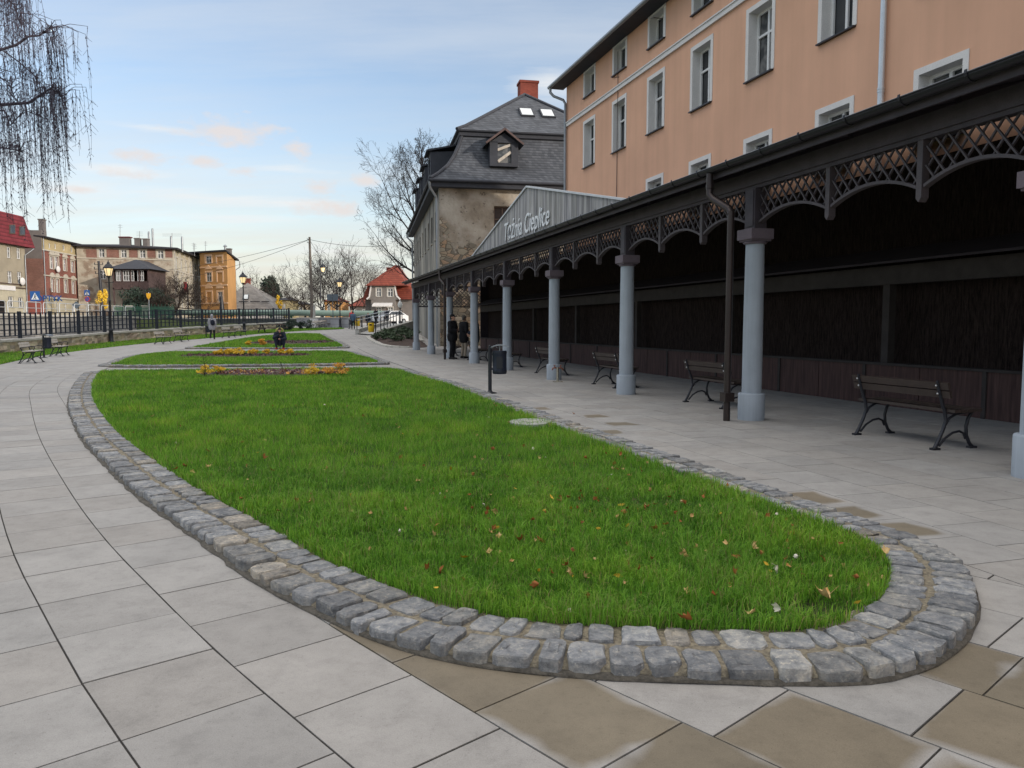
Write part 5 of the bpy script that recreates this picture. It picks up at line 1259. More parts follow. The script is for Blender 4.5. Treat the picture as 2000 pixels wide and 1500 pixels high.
def house_red():
    A,Bp=(-54.6,72.),(-55.26,88.); F=Fac(A,Bp); T=thing('corner_shop_house','beige rendered house with a steep red metal mansard roof at the left edge','house',(-60,80,ZS))
    ze=10.2; holes=[F.rect(r) for r in ((13,22,482,503.6),(32,41,484,505.6),(14.4,25,530,553),(33.5,43.5,531,554))]
    low=[F.rect(r) for r in ((16,27.5,579,600),(35.5,46,581,601))]
    _,zb=F.hit(30,562)
    q=MB(); wallholes(q,F.A,F.U,F.W,zb,ze,holes,.2,F.N); boxwalls(q,F,11,zb,ze); q.build('upper_wall','beige',T)
    g=F.rect((-6,13,588,616)); g=(g[0],g[1],ZS,g[3])
    q=MB(); wallholes(q,F.A,F.U,F.W,ZS-.3,zb,low+[g],.2,F.N); boxwalls(q,F,11,ZS-.3,zb); q.build('ground_floor_wall','cream',T)
    put_windows(T,F,holes+low,sill=True)
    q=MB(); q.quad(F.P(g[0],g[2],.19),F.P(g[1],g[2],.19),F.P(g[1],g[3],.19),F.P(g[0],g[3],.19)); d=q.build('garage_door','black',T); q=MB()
    for k in range(4): z=g[2]+(g[3]-g[2])*(k+.5)/4; q.bar(F.P(g[0],z,.17),F.P(g[1],z,.17),.03,.03)
    q.build('door_bar','frame_br',d)
    q=MB()
    for z in (zb,F.hit(30,555)[1]): q.bar(F.P(0,z,-.04),F.P(F.W,z,-.04),.1,.12)
    q.build('string_course','frame_br',T)
    s_=F.rect((-20,29,557,566)); q=MB(); q.ext([F.P(s_[0],s_[2],-.1),F.P(s_[1],s_[2],-.1),F.P(s_[1],s_[3],-.1),F.P(s_[0],s_[3],-.1)],F.N*-.08); q.build('blank_sign_board','white',T)
    q=MB(); e=.55; b0,b1=[F.P(-.3,ze,-e),F.P(F.W+1.1,ze,-e),F.P(F.W+1.1,ze,11.5),F.P(-.3,ze,11.5)],[F.P(-.3,ze+3.5,.25),F.P(F.W+.5,ze+3.5,.25),F.P(F.W+.5,ze+3.5,10.5),F.P(-.3,ze+3.5,10.5)]
    q.add(b0+b1,[(i,(i+1)%4,4+(i+1)%4,4+i) for i in range(4)]+[(3,2,1,0)]); q.add([*b1,F.P(0,ze+3.9,5.5),F.P(F.W-1,ze+3.9,5.5)],[(0,1,5,4),(1,2,5),(2,3,4,5),(3,0,4)]); rf=q.build('roof','redtile',T)
    Fr=Fac((F.P(0,0,-e)).xy[:],(F.P(F.W,0,-e)).xy[:]); 
    for r in ((17.6,28.5,439,457),(36.8,47.5,442,460)):
        # on the sloped face: intersect with plane by stepping
        def onroof(px,py):
            best=None
            for i in range(200):
                k=-e+(.25+e)*i/199; z=ze+3.5*i/199; FF=Fac(F.P(0,0,k).xy[:],F.P(F.W,0,k).xy[:]); a,zz=FF.hit(px,py)
                if best is None or abs(zz-z)<best[0]: best=(abs(zz-z),F.P(a,z,k))
            return best[1]
        c=[onroof(r[0],r[3]),onroof(r[1],r[3]),onroof(r[1],r[2]),onroof(r[0],r[2])]; nn=(c[1]-c[0]).cross(c[3]-c[0]).normalized(); nn=nn if nn.dot(F.N)>0 else -nn
        q=MB(); q.ext([p+nn*.10 for p in c],nn*-.15); w=q.build('roof_window','frame_br',rf); m=sum(c,Vector())/4; q=MB(); q.quad(*[m+(p-m)*.82+nn*.112 for p in c]); q.build('pane','glass',w)
    p=F.P(F.W-2,9,-.05); q=MB(); c=dp(51,549,86); 
    q.ell((F.P(F.W-1.3,0,-.35).x,F.P(F.W-1.3,0,-.35).y,c.z),(.15,.45,.45),10,6); q.build('satellite_dish','white',T)
    q=MB(); x=F.P(F.W-.2,0,-.12); q.tube([(x.x+.5,x.y+.9,ze-.1),(x.x,x.y,ze-.9),(x.x,x.y,ZS)],.06,6); q.build('downpipe','pipe_grey',T)
def house_brick():
    F=Fac((-55.7,92.),(-56.6,102.6)); G=Fac((-63.,91.2),(-55.7,92.)); T=thing('brick_tenement','narrow red brick tenement with white arched windows and an optician sign','house',(-60,97,ZS)); ze=11.75
    z_at=F.hit(92,489)[1]; z_gr=F.hit(92,581)[1]
    att=[F.rect(r) for r in ((95,99,475,485),(106.4,110.4,476,486.5),(122.5,127,478.5,489),(138,142.5,482,493),(153.8,157,484.5,495),(161,164.5,486,496))]
    r1=[F.rect(r) for r in ((97,105,501,525),(106.4,114.5,502,526),(123,130,506,529),(138,145,510,532),(153.6,161,512,534),(162.5,167,514,535))]
    r2=[F.rect(r) for r in ((99,105.6,544,570),(109,115.5,545,571),(125,132,547,572),(140,146.4,549.6,573.6),(154,161,551,574),(163,167.6,553,575))]
    gr=[F.rect(r) for r in ((110,115,590,617),(126.5,131,592,608),(141,146,592,608),(155,160,593,608),(163,167,594,608))]; dr=F.rect((101.6,107,589,622))
    q=MB(); wallholes(q,F.A,F.U,F.W,z_at,ze,att,.15,F.N); q.build('attic_wall','yellowband',T)
    q=MB(); wallholes(q,F.A,F.U,F.W,z_gr,z_at,r1+r2,.18,F.N); q.build('brick_wall','brick',T)
    q=MB(); wallholes(q,F.A,F.U,F.W,ZS-.4,z_gr,gr+[dr],.18,F.N); q.build('ground_floor_wall','cream',T)
    put_windows(T,F,att,.14,sur=.0,sill=False,mull=0,trans=0); put_windows(T,F,r1,.16,sur=.14,sm='greytrim'); put_windows(T,F,r2,.16,sur=.14,sm='greytrim'); put_windows(T,F,gr,.16,mull=0)
    q=MB(); q.quad(F.P(dr[0],dr[2],.17),F.P(dr[1],dr[2],.17),F.P(dr[1],dr[3],.17),F.P(dr[0],dr[3],.17)); q.build('door','yellowband',T)
    for h in r1+r2:
        q=MB(); m=(h[0]+h[1])/2; w=(h[1]-h[0])/2+.22; z=h[3]+.22; pts=[F.P(m-w,z,-.1)]+[F.P(m+w*math.cos(a),z+.5*math.sin(a),-.1) for a in np.linspace(math.pi,0,9)]+[F.P(m+w,z,-.1)]; q.ext(pts[1:-1],F.N*-.09)
        q.bar(F.P(m-w-.05,z,-.1),F.P(m+w+.05,z,-.1),.12,.1); q.build('window_hood','greytrim',T)
    q=MB()
    for z,t in ((z_at,.16),(z_gr,.2),(F.hit(92,538)[1],.12)): q.bar(F.P(0,z,-.06),F.P(F.W,z,-.06),.14,t)
    q.build('string_course','greytrim',T)
    q=MB(); zc=G.hit(75,505)[1]; zp=G.hit(75,577)[1]; wallholes(q,G.A,G.U,G.W,zp,zc,[],.1,G.N); q.build('end_wall','brick_old',T)
    q=MB(); wallholes(q,G.A,G.U,G.W,zc,12.6,[],.1,G.N); q.quad(F.P(0,ze),F.P(1.2,ze),F.P(1.2,12.6),F.P(0,12.6)); q.build('end_wall_plaster','greyplaster',T)
    q=MB(); wallholes(q,G.A,G.U,G.W,ZS-.4,zp,[],.1,G.N); q.build('painted_base','pinkwall',T)
    q=MB(); p=F.P(0,0); r=F.P(F.W,0); q.ext([p+Vector((.5,-.1,ze)),r+Vector((.5,.3,ze)),r+Vector((-9,.3,ze+.9)),p+Vector((-9,-.1,ze+.9))],(0,0,.16)); q.build('roof','tar',T)
    chimney(T,dp(83,450,93)[:2],.5,12.4,13.9)
    for px,py in ((108,526),(150,525),(155,575)):
        a,z=F.hit(px,py); p=F.P(a,z,-.35); q=MB(); q.ell(p,(.14,.4,.4),10,6); q.build('satellite_dish','white',T)
    def txt(body,a,z,h,Fc,m):
        cu=bpy.data.curves.new('t','FONT'); cu.body=body; cu.size=h; cu.extrude=.02; cu.offset=.012; to=bpy.data.objects.new('t',cu); COLL.objects.link(to); dg=bpy.context.evaluated_depsgraph_get(); me=bpy.data.meshes.new_from_object(to.evaluated_get(dg)); bpy.data.objects.remove(to)
        for v in me.vertices: p=Fc.P(a+v.co.x,z+v.co.y,-.04-v.co.z); v.co=Matrix(MI[T.name])@p
        me.materials.clear(); me.materials.append(M[m]); o=bpy.data.objects.new('lettering',me); COLL.objects.link(o); o.parent=T
    a,z=G.hit(70,588); txt('OPTYK',a,z,.95,G,'signblue'); a,z=F.hit(104,587.5); txt('OPTYK',a,z,.42,F,'signdark')
    q=MB(); x=F.P(.15,0,-.1); q.tube([(x.x,x.y,ze),(x.x,x.y,ZS)],.07,6); q.build('downpipe','pipe_grey',T)
def house_stone():
    F=Fac((xd(158,100),100.),(-45.2,103.5)); G=Fac((-45.2,103.5),(-48.4,121.)); T=thing('stone_corner_house','big corner tenement of crumbling plaster and stone with ornate cream side','house',(-52,108,ZS)); ze=11.5
    top=[F.rect(r) for r in ((192.5,204.5,486,502.5),(236,247.5,487.5,503),(272.5,284.5,488,504),(307.5,319.5,489,505))]; r2=[F.rect(r) for r in ((195,207,527,545),(308,320,529,547))]; r3=[F.rect(r) for r in ((196,209,566,589),(308,320,568,588))]
    q=MB(); wallholes(q,F.A,F.U,F.W,ZS-.4,ze,top+r2+r3,.2,F.N); q.build('front_wall','patchy',T)
    put_windows(T,F,top,.16,sur=.22,sm='greytrim'); put_windows(T,F,r2,.16,gm='glass'); put_windows(T,F,r3,.16,sur=.2)
    q=MB()
    for py in (506,): z=F.hit(250,py)[1]; q.bar(F.P(0,z,-.05),F.P(F.W,z,-.05),.1,.14)
    q.build('string_course','greytrim',T)
    q=MB(); 
    for a,b in ((168,190),(208,233),(252,269),(287,304),(322,337)):
        h=F.rect((a,b,487,503)); q.ext([F.P(h[0],h[2],-.02),F.P(h[1],h[2],-.02),F.P(h[1],h[3],-.02),F.P(h[0],h[3],-.02)],F.N*-.018)
    q.build('brick_panel','brick_old',T)
    hs=[]; us=[1.2+2.75*k for k in range(6)]
    for u in us: hs+=[(u,u+1.15,9.0,10.5),(u,u+1.15,5.9,8.1),(u,u+1.15,2.9,5.0)]
    q=MB(); wallholes(q,G.A,G.U,G.W,ZS-.4,ze,hs,.2,G.N); q.build('side_wall','cream',T); put_windows(T,G,hs,.16,sur=.2,sm='cap')
    q=MB()
    for z in (8.75,5.5): q.bar(G.P(0,z,-.08),G.P(G.W,z,-.08),.16,.2)
    for u in us:
        for z in (8.3,5.15): q.ext([G.P(u-.25,z,-.15),G.P(u+1.4,z,-.15),G.P(u+.57,z+.38,-.15)],G.N*-.13)
    for u in (.2,*[u+1.9 for u in us]): q.bar(G.P(u,ZS,-.05),G.P(u,ze,-.05),.3,.1,(G.U.x,G.U.y,0))
    q.build('stucco_trim','cap',T)
    # roof
    q=MB(); A,Bv,Cc=F.P(-1,0,-.8),F.P(F.W+.6,0,-.8),G.P(G.W,0,-.9); D=F.P(-1,0,14); m=F.P(F.W-7,0,9)
    rz=ze+1.1; vs=[(A.x,A.y,ze),(Bv.x,Bv.y,ze-.05),(Cc.x,Cc.y,ze-.1),(D.x,D.y+8,ze),(m.x,m.y,rz)]; q.add(vs+[(x,y,z+.2) for x,y,z in vs],[(0,1,2,3),(5,6,9),(6,7,9),(7,8,9),(8,5,9),(0,1,6,5),(1,2,7,6),(2,3,8,7),(3,0,5,8)]); q.build('roof','tar',T)
    for px,w,t in ((245,1.3,465),(269.5,.65,467),(285.5,.6,468)):
        c=dp(px,475,104); chimney(T,c[:2],w,11.6,dp(px,t,104).z)
    q=MB(); c=dp(245,463.5,104); q.bar((c.x-.75,c.y,c.z),(c.x+.75,c.y,c.z+.0),.9,.12); q.build('chimney_cover','redtile',T)
    for px,t in ((291.5,452),(299,446),(334.5,461),(356,462)):
        q=MB(); a,b=dp(px,482,105),dp(px,t,105); q.tube([(a.x,a.y,11.3),(a.x,a.y,b.z-.2),(a.x,a.y,b.z)],[.14,.14,.1],8); q.build('flue_pipe','pipe_grey',T)
    antenna(T,234.5,438,476,104,2,.3); antenna(T,272.5,451,470,104,3,.45); antenna(T,336,455,465,105,2,1.3); antenna(T,380,476,500,112,3,.3)
    # timber porch
    x0,x1=dp(223,560,97.5).x,dp(291,560,97.5).x; y0,y1=97.4,102.2; q=MB(); zf=dp(256,563,97.5).z; zb=dp(256,551,97.5).z; zt=dp(256,526,97.5).z
    for x in np.linspace(x0,x1,5):
        q.bar((x,y0,ZS),(x,y0,zt),.16,.16,(0,1,0))
    q.bx(x0-.1,x1+.1,y0-.08,y1,zf-.15,zf+.05); q.bx(x0-.05,x1+.05,y0-.1,y0+.05,zt-.15,zt+.08); P=q.build('porch_frame','porch',T)
    q=MB(); x=x0
    while x<x1-.05: q.bx(x,x+.15,y0-.05,y0+.02,zf+.05,zb); x+=.165
    q.bx(x1-.03,x1+.03,y0,y1,zf,zt); q.bx(x0-.03,x0+.03,y0,y1,zf,zt); q.bx(x0-.05,x1+.05,y0-.08,y0+.06,zb,zb+.1); q.build('porch_parapet','porch',P)
    q=MB(); m=((x0+x1)/2,y0+1.5); e=.7; zr=dp(256,507,99).z; vs=[(x0-e,y0-e,zt),(x1+e,y0-e,zt),(x1+e,y1,zt),(x0-e,y1,zt),(m[0],m[1],zr),(m[0],y1,zr)]; q.add(vs,[(0,1,4),(1,2,5,4),(3,0,4,5),(3,2,1,0)]); q.build('porch_roof','slate_dark',P)
    FP=Fac((x0,y0-.02),(x1,y0-.02))
    for a,b in ((226,237),(240,262),(268,281)):
        h=FP.rect((a,b,528,549)); window(T,FP.A,FP.U,FP.N,*h,.05,'frame','glass2',3 if b-a>15 else 2,.5,.06,'porch_window',None,None,0,'white',.02,False)
    q=MB(); q.bx(x0,x1,y1-.2,y1-.1,ZS,zt); q.build('porch_back','brick_old',P)
def house_ochre():
    F=Fac((xd(396,113.5),113.5),(xd(448.5,111),111.)); G=Fac((xd(448.5,111),111.),(xd(464.5,118.5),118.5)); T=thing('ochre_tenement','bright orange tenement with pale arched window trims and blind windows','house',(-44,116,ZS)); ze=11.9
    gl=[F.rect(r) for r in ((402,413,500,514),(403,413.5,532,550),(425.5,435.5,570,590))]; bl=[F.rect(r) for r in ((424,434,501,514.5),(425,435,532,551),(404,414,570,591))]
    q=MB(); wallholes(q,F.A,F.U,F.W,ZS-.4,ze,gl+bl,.16,F.N); q.build('front_wall','ochre',T); put_windows(T,F,gl,.13,sur=.25,sm='ochre_trim')
    for h in bl:
        q=MB(); q.quad(F.P(h[0],h[2],.1),F.P(h[1],h[2],.1),F.P(h[1],h[3],.1),F.P(h[0],h[3],.1)); w=q.build('blind_window','ochre',T); q=MB(); a=.25
        for ua,ub,za,zb in ((h[0]-a,h[0],h[2],h[3]+a),(h[1],h[1]+a,h[2],h[3]+a),(h[0],h[1],h[3],h[3]+a)): q.ext([F.P(ua,za,-.05),F.P(ub,za,-.05),F.P(ub,zb,-.05),F.P(ua,zb,-.05)],F.N*-.045)
        q.build('surround','ochre_trim',w)
    for h in (gl[1],bl[1]):
        q=MB(); m=(h[0]+h[1])/2; z=h[3]+.45; q.ext([F.P(m-.75,z,-.12),F.P(m+.75,z,-.12),F.P(m,z+.6,-.12)],F.N*-.1); q.build('window_hood','ochre_trim',T)
    for h in (gl[2],bl[2]):
        q=MB(); m=(h[0]+h[1])/2; z=h[3]+.5; q.ext([F.P(m+.72*math.cos(a),z+.72*math.sin(a),-.1) for a in np.linspace(math.pi,0,11)],F.N*-.09); q.build('window_hood','ochre_trim',T)
    q=MB()
    for py in (521,557,592): z=F.hit(425,py)[1]; q.bar(F.P(0,z,-.05),F.P(F.W,z,-.05),.1,.2)
    q.build('string_course','ochre_trim',T)
    q=MB(); wallholes(q,G.A,G.U,G.W,ZS-.4,ze-.3,[],.1,G.N); q.build('side_wall','ochre',T)
    q=MB(); A,Bv,Cc=F.P(-4,0,-.5),F.P(F.W+.4,0,-.5),G.P(G.W+.4,0,-.5); vs=[(A.x,A.y,ze),(Bv.x,Bv.y,ze),(Cc.x,Cc.y,ze-.7),(A.x-2,A.y+9,ze+.5)]; q.ext(vs,(0,0,.22)); q.build('roof','tar',T)
    c=dp(446.5,490,115); chimney(T,c[:2],.75,11.6,dp(446,487,115).z,'greyplaster'); q=MB(); c=dp(440,490,114); q.tube([(c.x,c.y,11.7),(c.x,c.y,12.9)],.16,8); q.lathe([(.3,12.9),(.28,12.98),(.05,13.2)],8,(c.x,c.y,0)); q.build('flue_pipe','pipe_grey',T)
    c=dp(373,490,116); antenna(T,378,474,490,116,2,.3); antenna(T,401.5,471,490,116,3,.25)
    q=MB(); x=G.P(G.W+.3,0,-.6); q.tube([(x.x,x.y,ze-.7),(x.x,x.y,ze-1.6),(x.x-.7,x.y,ze-2.1),(x.x-.7,x.y,ZS)],.08,6); q.build('downpipe','pipe_grey',T)
def house_small():
    d=122.; x0,x1=xd(424,d),xd(541,d); T=thing('grey_roof_house','low house under a big grey shingled hip roof with one skylight','house',((x0+x1)/2,d+5,ZS)); ze=dp(500,603,d).z; ap=Vector((xd(487,d+6),d+6,dp(487,552,d+6).z)); q=MB(); q.bx(x0+.6,x1-.6,d,d+12,ZS-.5,ze); q.build('wall','white',T)
    q=MB(); vs=[(x0,d-.4,ze-.05),(x1,d-.4,ze-.05),(x1,d+12.4,ze-.05),(x0,d+12.4,ze-.05),tuple(ap)]; q.add(vs,[(0,1,4),(1,2,4),(2,3,4),(3,0,4),(3,2,1,0)]); rf=q.build('roof','greytile',T)
    S=(ap-Vector((ap.x,d-.4,ze))).normalized(); nn=Vector((0,-S.z,S.y)); c=Vector((xd(485.5,d+2.5),d-.4,ze)); s0=2.6; q=MB(); X_=Vector((1,0,0)); q.ext([c+X_*a+S*b+nn*.12 for a,b in ((-.45,s0),(.45,s0),(.2,s0+1.4),(-.6,s0+1.4))],nn*-.1); w=q.build('roof_window','slate_dark',rf); q=MB(); q.quad(*[c+X_*a+S*b+nn*.135 for a,b in ((-.35,s0+.1),(.35,s0+.1),(.12,s0+1.3),(-.5,s0+1.3))]); q.build('pane','glass3',w)
    q=MB()
    for a,b in ((467,485),(489,508),(511,526)): p,r=dp(a,592,d+1),dp(b,592,d+1); q.bar((p.x,p.y-.05,p.z+.25),(r.x,r.y-.05,r.z+.25),.1,.12)
    q.build('snow_guard','tar',rf); chimney(T,(xd(487,d+6.5),d+6.5),.9,ap.z-1.,ap.z+.6,'chim')
    q=MB()
    for k in range(6): q.bx(x0+1.2+k*1.35,x0+1.9+k*1.35,d-.02,d+.05,ze-1.1,ze-.2)
    q.build('window_band','glass',T)
def house_hip():
    d=112.; T=thing('red_roof_house','grey pebbledash house with a red tiled hip roof and a white awning','house',(xd(757,d),d+4,1.7)); X=lambda px:xd(px,d); Z=lambda py:dp(750,py,d).z
    F=Fac((X(726),d),(X(773),d)); up=[F.rect(r) for r in ((735,744.5,563,579),(757,767.5,563,579.5))]; lo=[F.rect(r) for r in ((735,744.5,600,613),(758,767.5,600,613))]
    q=MB(); z1=Z(556); z0=1.0; wallholes(q,F.A,F.U,F.W,z0,z1,up+lo,.15,F.N); zc,zd=Z(580),Z(558)
    q.add([(X(720),d,Z(585)),(X(726),d,Z(585)),(X(726),d,zd)],[(0,1,2)]); q.add([(X(773),d,Z(585)),(X(781),d,Z(585)),(X(773),d,zd)],[(0,1,2)])
    q.quad((X(712),d+1.2,z0),(X(726),d+1.2,z0),(X(726),d+1.2,Z(585)),(X(712),d+1.2,Z(585))); q.quad((X(773),d+1.2,z0),(X(806),d+1.2,z0),(X(806),d+1.2,Z(585)),(X(773),d+1.2,Z(585)))
    q.quad((X(726),d,z0),(X(726),d+1.2,z0),(X(726),d+1.2,z1),(X(726),d,z1)); q.quad((X(773),d,z0),(X(773),d+1.2,z0),(X(773),d+1.2,z1),(X(773),d,z1)); q.quad((X(712),d+1.2,z0),(X(712),d+9,z0),(X(712),d+9,Z(585)),(X(712),d+1.2,Z(585))); q.build('wall','greywall',T); put_windows(T,F,up+lo,.12,sur=.14,sm='cap')
    q=MB(); ze=Z(584.5); zt=Z(556.5); e=.5
    vs=[(X(708),d+.5,ze),(X(808),d+.5,ze),(X(808),d+10,ze),(X(708),d+10,ze),(X(716),d+1.5,zt),(X(800),d+1.5,zt),(X(800),d+9,zt),(X(716),d+9,zt)]; q.add(vs,[(0,1,5,4),(1,2,6,5),(2,3,7,6),(3,0,4,7),(3,2,1,0)]); q.build('lower_roof','terracotta',T)
    q=MB(); vs=[(X(717),d-.6,zt-.1),(X(797),d-.6,zt-.1),(X(797),d+9.5,zt-.1),(X(717),d+9.5,zt-.1),(X(767),d+3.2,Z(518)+.3),(X(772),d+5.2,Z(518)+.3)]; q.add(vs,[(0,1,5,4),(1,2,5),(2,3,4,5),(3,0,4),(3,2,1,0)]); q.build('upper_roof','terracotta',T)
    q=MB(); q.bar((X(727),d-.05,zt),(X(723),d-.05,Z(580)),.12,.2); q.bar((X(723),d-.05,Z(580)),(X(718),d-.05,ze),.12,.2); q.bar((X(772),d-.05,zt),(X(776),d-.05,Z(578)),.12,.2); q.bar((X(776),d-.05,Z(578)),(X(783),d-.05,ze),.12,.2); q.build('verge_board','white',T)
    q=MB(); q.ext([(X(731),d-.02,Z(592)),(X(768),d-.02,Z(592)),(X(769),d-.9,Z(597)),(X(730),d-.9,Z(597))],(0,0,.05)); n=12
    for k in range(n): a=X(730)+(X(769)-X(730))*k/n; b=X(730)+(X(769)-X(730))*(k+1)/n; q.add([(a,d-.9,Z(597)),(b,d-.9,Z(597)),(b,d-.9,Z(598.5)),((a+b)/2,d-.9,Z(599.5)),(a,d-.9,Z(598.5))],[(0,1,2,3,4)])
    q.build('awning','white',T); chimney(T,(X(752),d+5),.8,Z(535),Z(519),'chim')
    q=MB(); q.bx(X(766),X(771),d+1.3,d+1.4,Z(541),Z(537)); q.build('roof_window','signblue',T)
def house_far(px0,px1,pe,pr,d,label,wm,rm,name='distant_house'):
    x0,x1=xd(px0,d),xd(px1,d); ze,zr=dp(0,pe,d).z,dp(0,pr,d).z; T=thing(name,label,'house',((x0+x1)/2,d,1.6)); F=Fac((x0,d),(x1,d)); n=max(2,int((x1-x0)/2.6)); hs=[((x1-x0)*(k+.3)/n,(x1-x0)*(k+.7)/n,ze-1.9,ze-.6) for k in range(n)]
    q=MB(); wallholes(q,F.A,F.U,F.W,1.,ze,hs,.1,F.N); boxwalls(q,F,7,1.,ze); q.build('wall',wm,T); put_windows(T,F,hs,.09)
    q=MB(); vs=[(x0-.4,d-.5,ze),(x1+.4,d-.5,ze),(x1+.4,d+7.5,ze),(x0-.4,d+7.5,ze),(x0+2,d+3.5,zr),(x1-2,d+3.5,zr)] if x1-x0>5 else [(x0-.4,d-.5,ze),(x1+.4,d-.5,ze),(x1+.4,d+7.5,ze),(x0-.4,d+7.5,ze),((x0+x1)/2-.2,d+3.5,zr),((x0+x1)/2+.2,d+3.5,zr)]; q.add(vs,[(0,1,5,4),(1,2,5),(2,3,4,5),(3,0,4),(3,2,1,0)]); q.build('roof',rm,T)
house_red(); house_brick(); house_stone(); house_ochre(); house_small(); house_hip()
house_far(545,562,586,579,128,'small dark roofed hut with a yellow panel beside the dark conifer','yellowband','tar')
house_far(562,598,594,588,150,'long low brown roofed building behind the bare trees','beige','slate_dark')
house_far(636,668,588,578,150,'orange house half hidden by the bare trees','ochre','terracotta')
house_far(684,722,598,580,150,'low house with a dull red roof left of the red roofed house','greyplaster','terracotta')
# ---------------------------------------------------------------- trees and plants
def bare_tree(name,label,pos,height,spread,seed,mats=('bark','bark_dark'),levels=4,trunk_h=.28,r0=.22,lean=(0,0),up=.35,twig=.012,nmain=6,group=None,droop=0.,dens=1.,start=None):
    rr=random.Random(seed); T=thing(name,label,'tree',pos,0,group); tr=MB(); cr=MB(); p0=Vector(pos)
    def rv(): return Vector((rr.gauss(0,1),rr.gauss(0,1),rr.gauss(0,1)))
    def branch(p,d,L,r,lev,mb):
        n=5 if lev<2 else (4 if lev<levels-1 else 3); pts=[p];rs=[r]; d=d.normalized(); q=p
        for i in range(n):
            d=(d+rv()*(.13+.04*lev)+Vector((0,0,up*(.22 if lev<3 else .1)-droop*(lev>=2)*.3))).normalized(); q=q+d*(L/n); pts.append(q); rs.append(max(twig*.55,r*(1-.72*(i+1)/n)))
        mb.tube(pts,rs,7 if lev==0 else (5 if lev==1 else (4 if lev==2 else 3)),lev==0,lev<3)
        if lev>=levels: return
        k=int((5,5,5,4,3)[min(lev,4)]*dens+rr.random()); 
        for j in range(k):
            t=rr.uniform(.25,1.) if lev>0 else rr.uniform(.2,1.); i=min(n-1,int(t*n)); b=pts[i].lerp(pts[i+1],t*n-i) if t<1 else pts[-1]
            dd=(pts[i+1]-pts[i]).normalized(); ax=rv(); ax=(ax-dd*ax.dot(dd)).normalized(); ang=rr.uniform(.45,1.05); nd=dd*math.cos(ang)+ax*math.sin(ang)
            branch(b,nd,L*rr.uniform(.45,.68),max(twig,rs[i]*rr.uniform(.45,.65)),lev+1,cr)
        # leader
        branch(pts[-1],d,L*.6,rs[-1],lev+1,cr)
    th=height*trunk_h; pts=[p0,p0+Vector((lean[0]*.4,lean[1]*.4,th*.5)),p0+Vector((lean[0],lean[1],th))]
    tr.tube([p0-Vector((0,0,.3))]+pts,[r0*1.35,r0*1.15,r0,r0*.85],10)
    tr.build('trunk',mats[0],T); b=pts[-1]
    branch(b,Vector((lean[0]*.1,lean[1]*.1,1)),(height-th)*.5,r0*.72,1,cr)
    for j in range(nmain):
        a=2*math.pi*(j+rr.uniform(-.3,.3))/nmain; el=rr.uniform(.5,1.15); bb=p0.lerp(b,rr.uniform(.75,1.)) if j%2 else b+Vector((0,0,rr.uniform(0,.25)*(height-th)*.6))
        if j%2==0: bb=b+Vector((lean[0]*.05,lean[1]*.05,rr.uniform(0,.3)*(height-th)*.5))
        branch(bb,Vector((math.cos(a)*spread,math.sin(a)*spread,math.tan(el)*.55)),(height-th)*rr.uniform(.38,.55)*spread**.5,r0*rr.uniform(.35,.55),1,cr)
    cr.build('crown',mats[1],T); return T
def linden():
    rr=random.Random(41); base=Vector((xd(824,78),78.,1.)); T=thing('bare_linden','tallest bare tree rising behind the old mansard roofed house','tree',base); top=18.9
    rv=lambda: Vector((rr.gauss(0,1),rr.gauss(0,1),rr.gauss(0,1)))
    tr=MB(); P=[base+Vector((.25*math.sin(i*.9),.2*math.cos(i*.7),(top-1)*i/10)) for i in range(11)]; tr.tube(P,[.42*(1-.93*(i/10)**.9)+.02 for i in range(11)],9); tr.build('trunk','bark',T); cr=MB()
    prof=[(3.5,3.),(6.8,5.2),(10.3,5.6),(13.4,4.6),(16,3.),(17.6,1.6),(18.9,.6)]
    Rz=lambda z: float(np.interp(z,[p[0] for p in prof],[p[1] for p in prof]))
    def br(p,d,L,r,lev):
        n=6 if lev==1 else 4; pts=[p]; rs=[r]; q=p; d=d.normalized()
        for i in range(n):
            d=(d+rv()*(.11 if lev==1 else .17)+Vector((0,0,.10 if lev<3 else .02))).normalized(); q=q+d*(L/n); pts.append(q); rs.append(max(.009,r*(1-.8*(i+1)/n)))
        cr.tube(pts,rs,6 if lev==1 else (4 if lev==2 else 3),False,lev<3)
        if lev>=4: return
        k=(0,8,5,4)[lev]
        for j in range(k):
            t=rr.uniform(.22,1.); i=min(n-1,int(t*n)); b=pts[i].lerp(pts[i+1],t*n-i); dd=(pts[i+1]-pts[i]).normalized(); ax=rv(); ax=(ax-dd*ax.dot(dd)).normalized(); a=rr.uniform(.45,.95)
            br(b,dd*math.cos(a)+ax*math.sin(a),L*(.42,.42,.44,.5)[lev]*rr.uniform(.7,1.2),max(.011,rs[i]*.55),lev+1)
        if lev<3: br(pts[-1],d,L*.35,rs[-1],lev+1)
    for k in range(34):
        z=3.2+(top-4.2)*(k/33)**.95; f=(z)/(top); i=min(9,int((z)/(top-1)*10)); b=P[i].lerp(P[i+1],(z/(top-1)*10-i)); a=k*2.4+rr.uniform(-.3,.3); el=rr.uniform(.35,.6)+.5*f
        w=Rz(b.z+1.2); br(b,Vector((math.cos(a),math.sin(a),math.tan(min(1.3,el)))),w*rr.uniform(.85,1.05)/max(.55,math.cos(el))*.92,.04+.11*(1-f),1)
    cr.build('crown','bark_dark',T)
